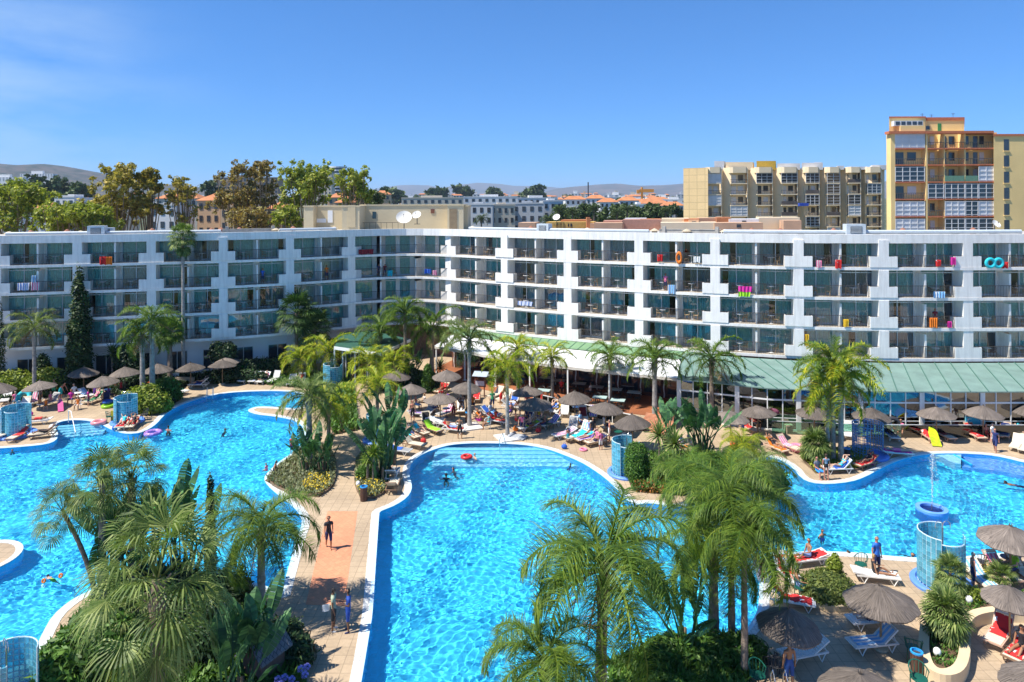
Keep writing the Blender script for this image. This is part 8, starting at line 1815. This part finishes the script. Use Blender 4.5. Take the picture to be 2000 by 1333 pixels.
# ------------------------------------------------------------------ hills, mountains
def ridge(name, prof, d, depth, m, seed, front=1.0, ny=22, nx=160, rough=.04):
    rs = np.random.RandomState(seed); xs = np.linspace(prof[0][0], prof[-1][0], nx); ys_ = np.interp(xs, [p[0] for p in prof], [p[1] for p in prof]); v = []; f = []
    ph = rs.rand(12)*6.28; 
    for j in range(ny):
        u = j/(ny-1)*2-1; dd = d+u*depth; k = max(0, 1-abs(u)**1.5)
        for i, px in enumerate(xs):
            top = HZ(ys_[i]-tilt_px(px), d)-gz(d); X = (px-1000)*d/F
            n = sum(sin(X/(d*.012*(1.4**q))+ph[q]+u*5*(q+1)) for q in range(6))/6
            v.append((X+u*depth*.12, dd, gz(min(d, 1600))-3+top*k*(1+n*.10*(1-k*.9))+top*rough*n*(0 if j == ny//2 else 1)))
    f = [(j*nx+i, j*nx+i+1, (j+1)*nx+i+1, (j+1)*nx+i) for j in range(ny-1) for i in range(nx-1)]
    me = MB().add(v, f).mesh(name, True); return S(name, me, m)
def hillmat(name, a, b, scale):
    m = mat(name, a, 1, .2, scale*3); nt = m.node_tree; N = nt.nodes.new; K = nt.links.new; bs = nt.nodes['Principled BSDF']; geo = N('ShaderNodeNewGeometry'); n = N('ShaderNodeTexNoise'); n.inputs['Scale'].default_value = scale; n.inputs['Detail'].default_value = 9; n.inputs['Roughness'].default_value = .7
    K(geo.outputs['Position'], n.inputs['Vector']); r = N('ShaderNodeMapRange'); r.inputs[1].default_value = .42; r.inputs[2].default_value = .58; K(n.outputs[0], r.inputs[0]); mx = N('ShaderNodeMix'); mx.data_type = 'RGBA'; mx.inputs[6].default_value = (*a, 1); mx.inputs[7].default_value = (*b, 1); K(r.outputs[0], mx.inputs[0]); K(mx.outputs[2], bs.inputs['Base Color']); return m
ridge('hill', [(-500, 345), (-200, 322), (-60, 314), (0, 318), (40, 321), (75, 322), (105, 321), (135, 326), (170, 335), (200, 340), (240, 350), (300, 356), (360, 363), (430, 374), (500, 388)], 3200, 1000, hillmat('scrub_hill', (.09, .075, .06), (.02, .035, .02), .02), 1)
ridge('mountains', [(500, 390), (600, 385), (700, 374), (740, 369), (790, 363), (830, 361), (865, 367), (900, 361), (935, 357), (975, 360), (1005, 364), (1060, 364), (1090, 367), (1130, 368)], 13000, 2500, hillmat('far_mountain', (.10, .09, .08), (.05, .055, .05), .0025), 2)
ridge('mountains', [(1030, 386), (1085, 370), (1120, 364), (1160, 361), (1205, 359.5), (1250, 364), (1290, 362), (1335, 358), (1420, 352), (1550, 350), (1800, 356), (2100, 352), (2400, 370)], 8500, 2200, hillmat('near_mountain', (.11, .085, .07), (.035, .045, .035), .004), 3)
# ------------------------------------------------------------------ haze
hm = bpy.data.materials.new('haze'); hm.use_nodes = True; hn = hm.node_tree; hn.nodes.remove(hn.nodes['Principled BSDF']); pv = hn.nodes.new('ShaderNodeVolumePrincipled'); pv.inputs['Density'].default_value = HAZE if 'HAZE' in globals() else 8e-5
pv.inputs['Color'].default_value = (.62, .78, 1, 1); pv.inputs['Anisotropy'].default_value = 0; hn.links.new(pv.outputs[0], hn.nodes['Material Output'].inputs['Volume'])
mb = MB(); mb.b(-48000, 48000, -500, 46500, -6, 430); S('haze', mb, hm, 'stuff')
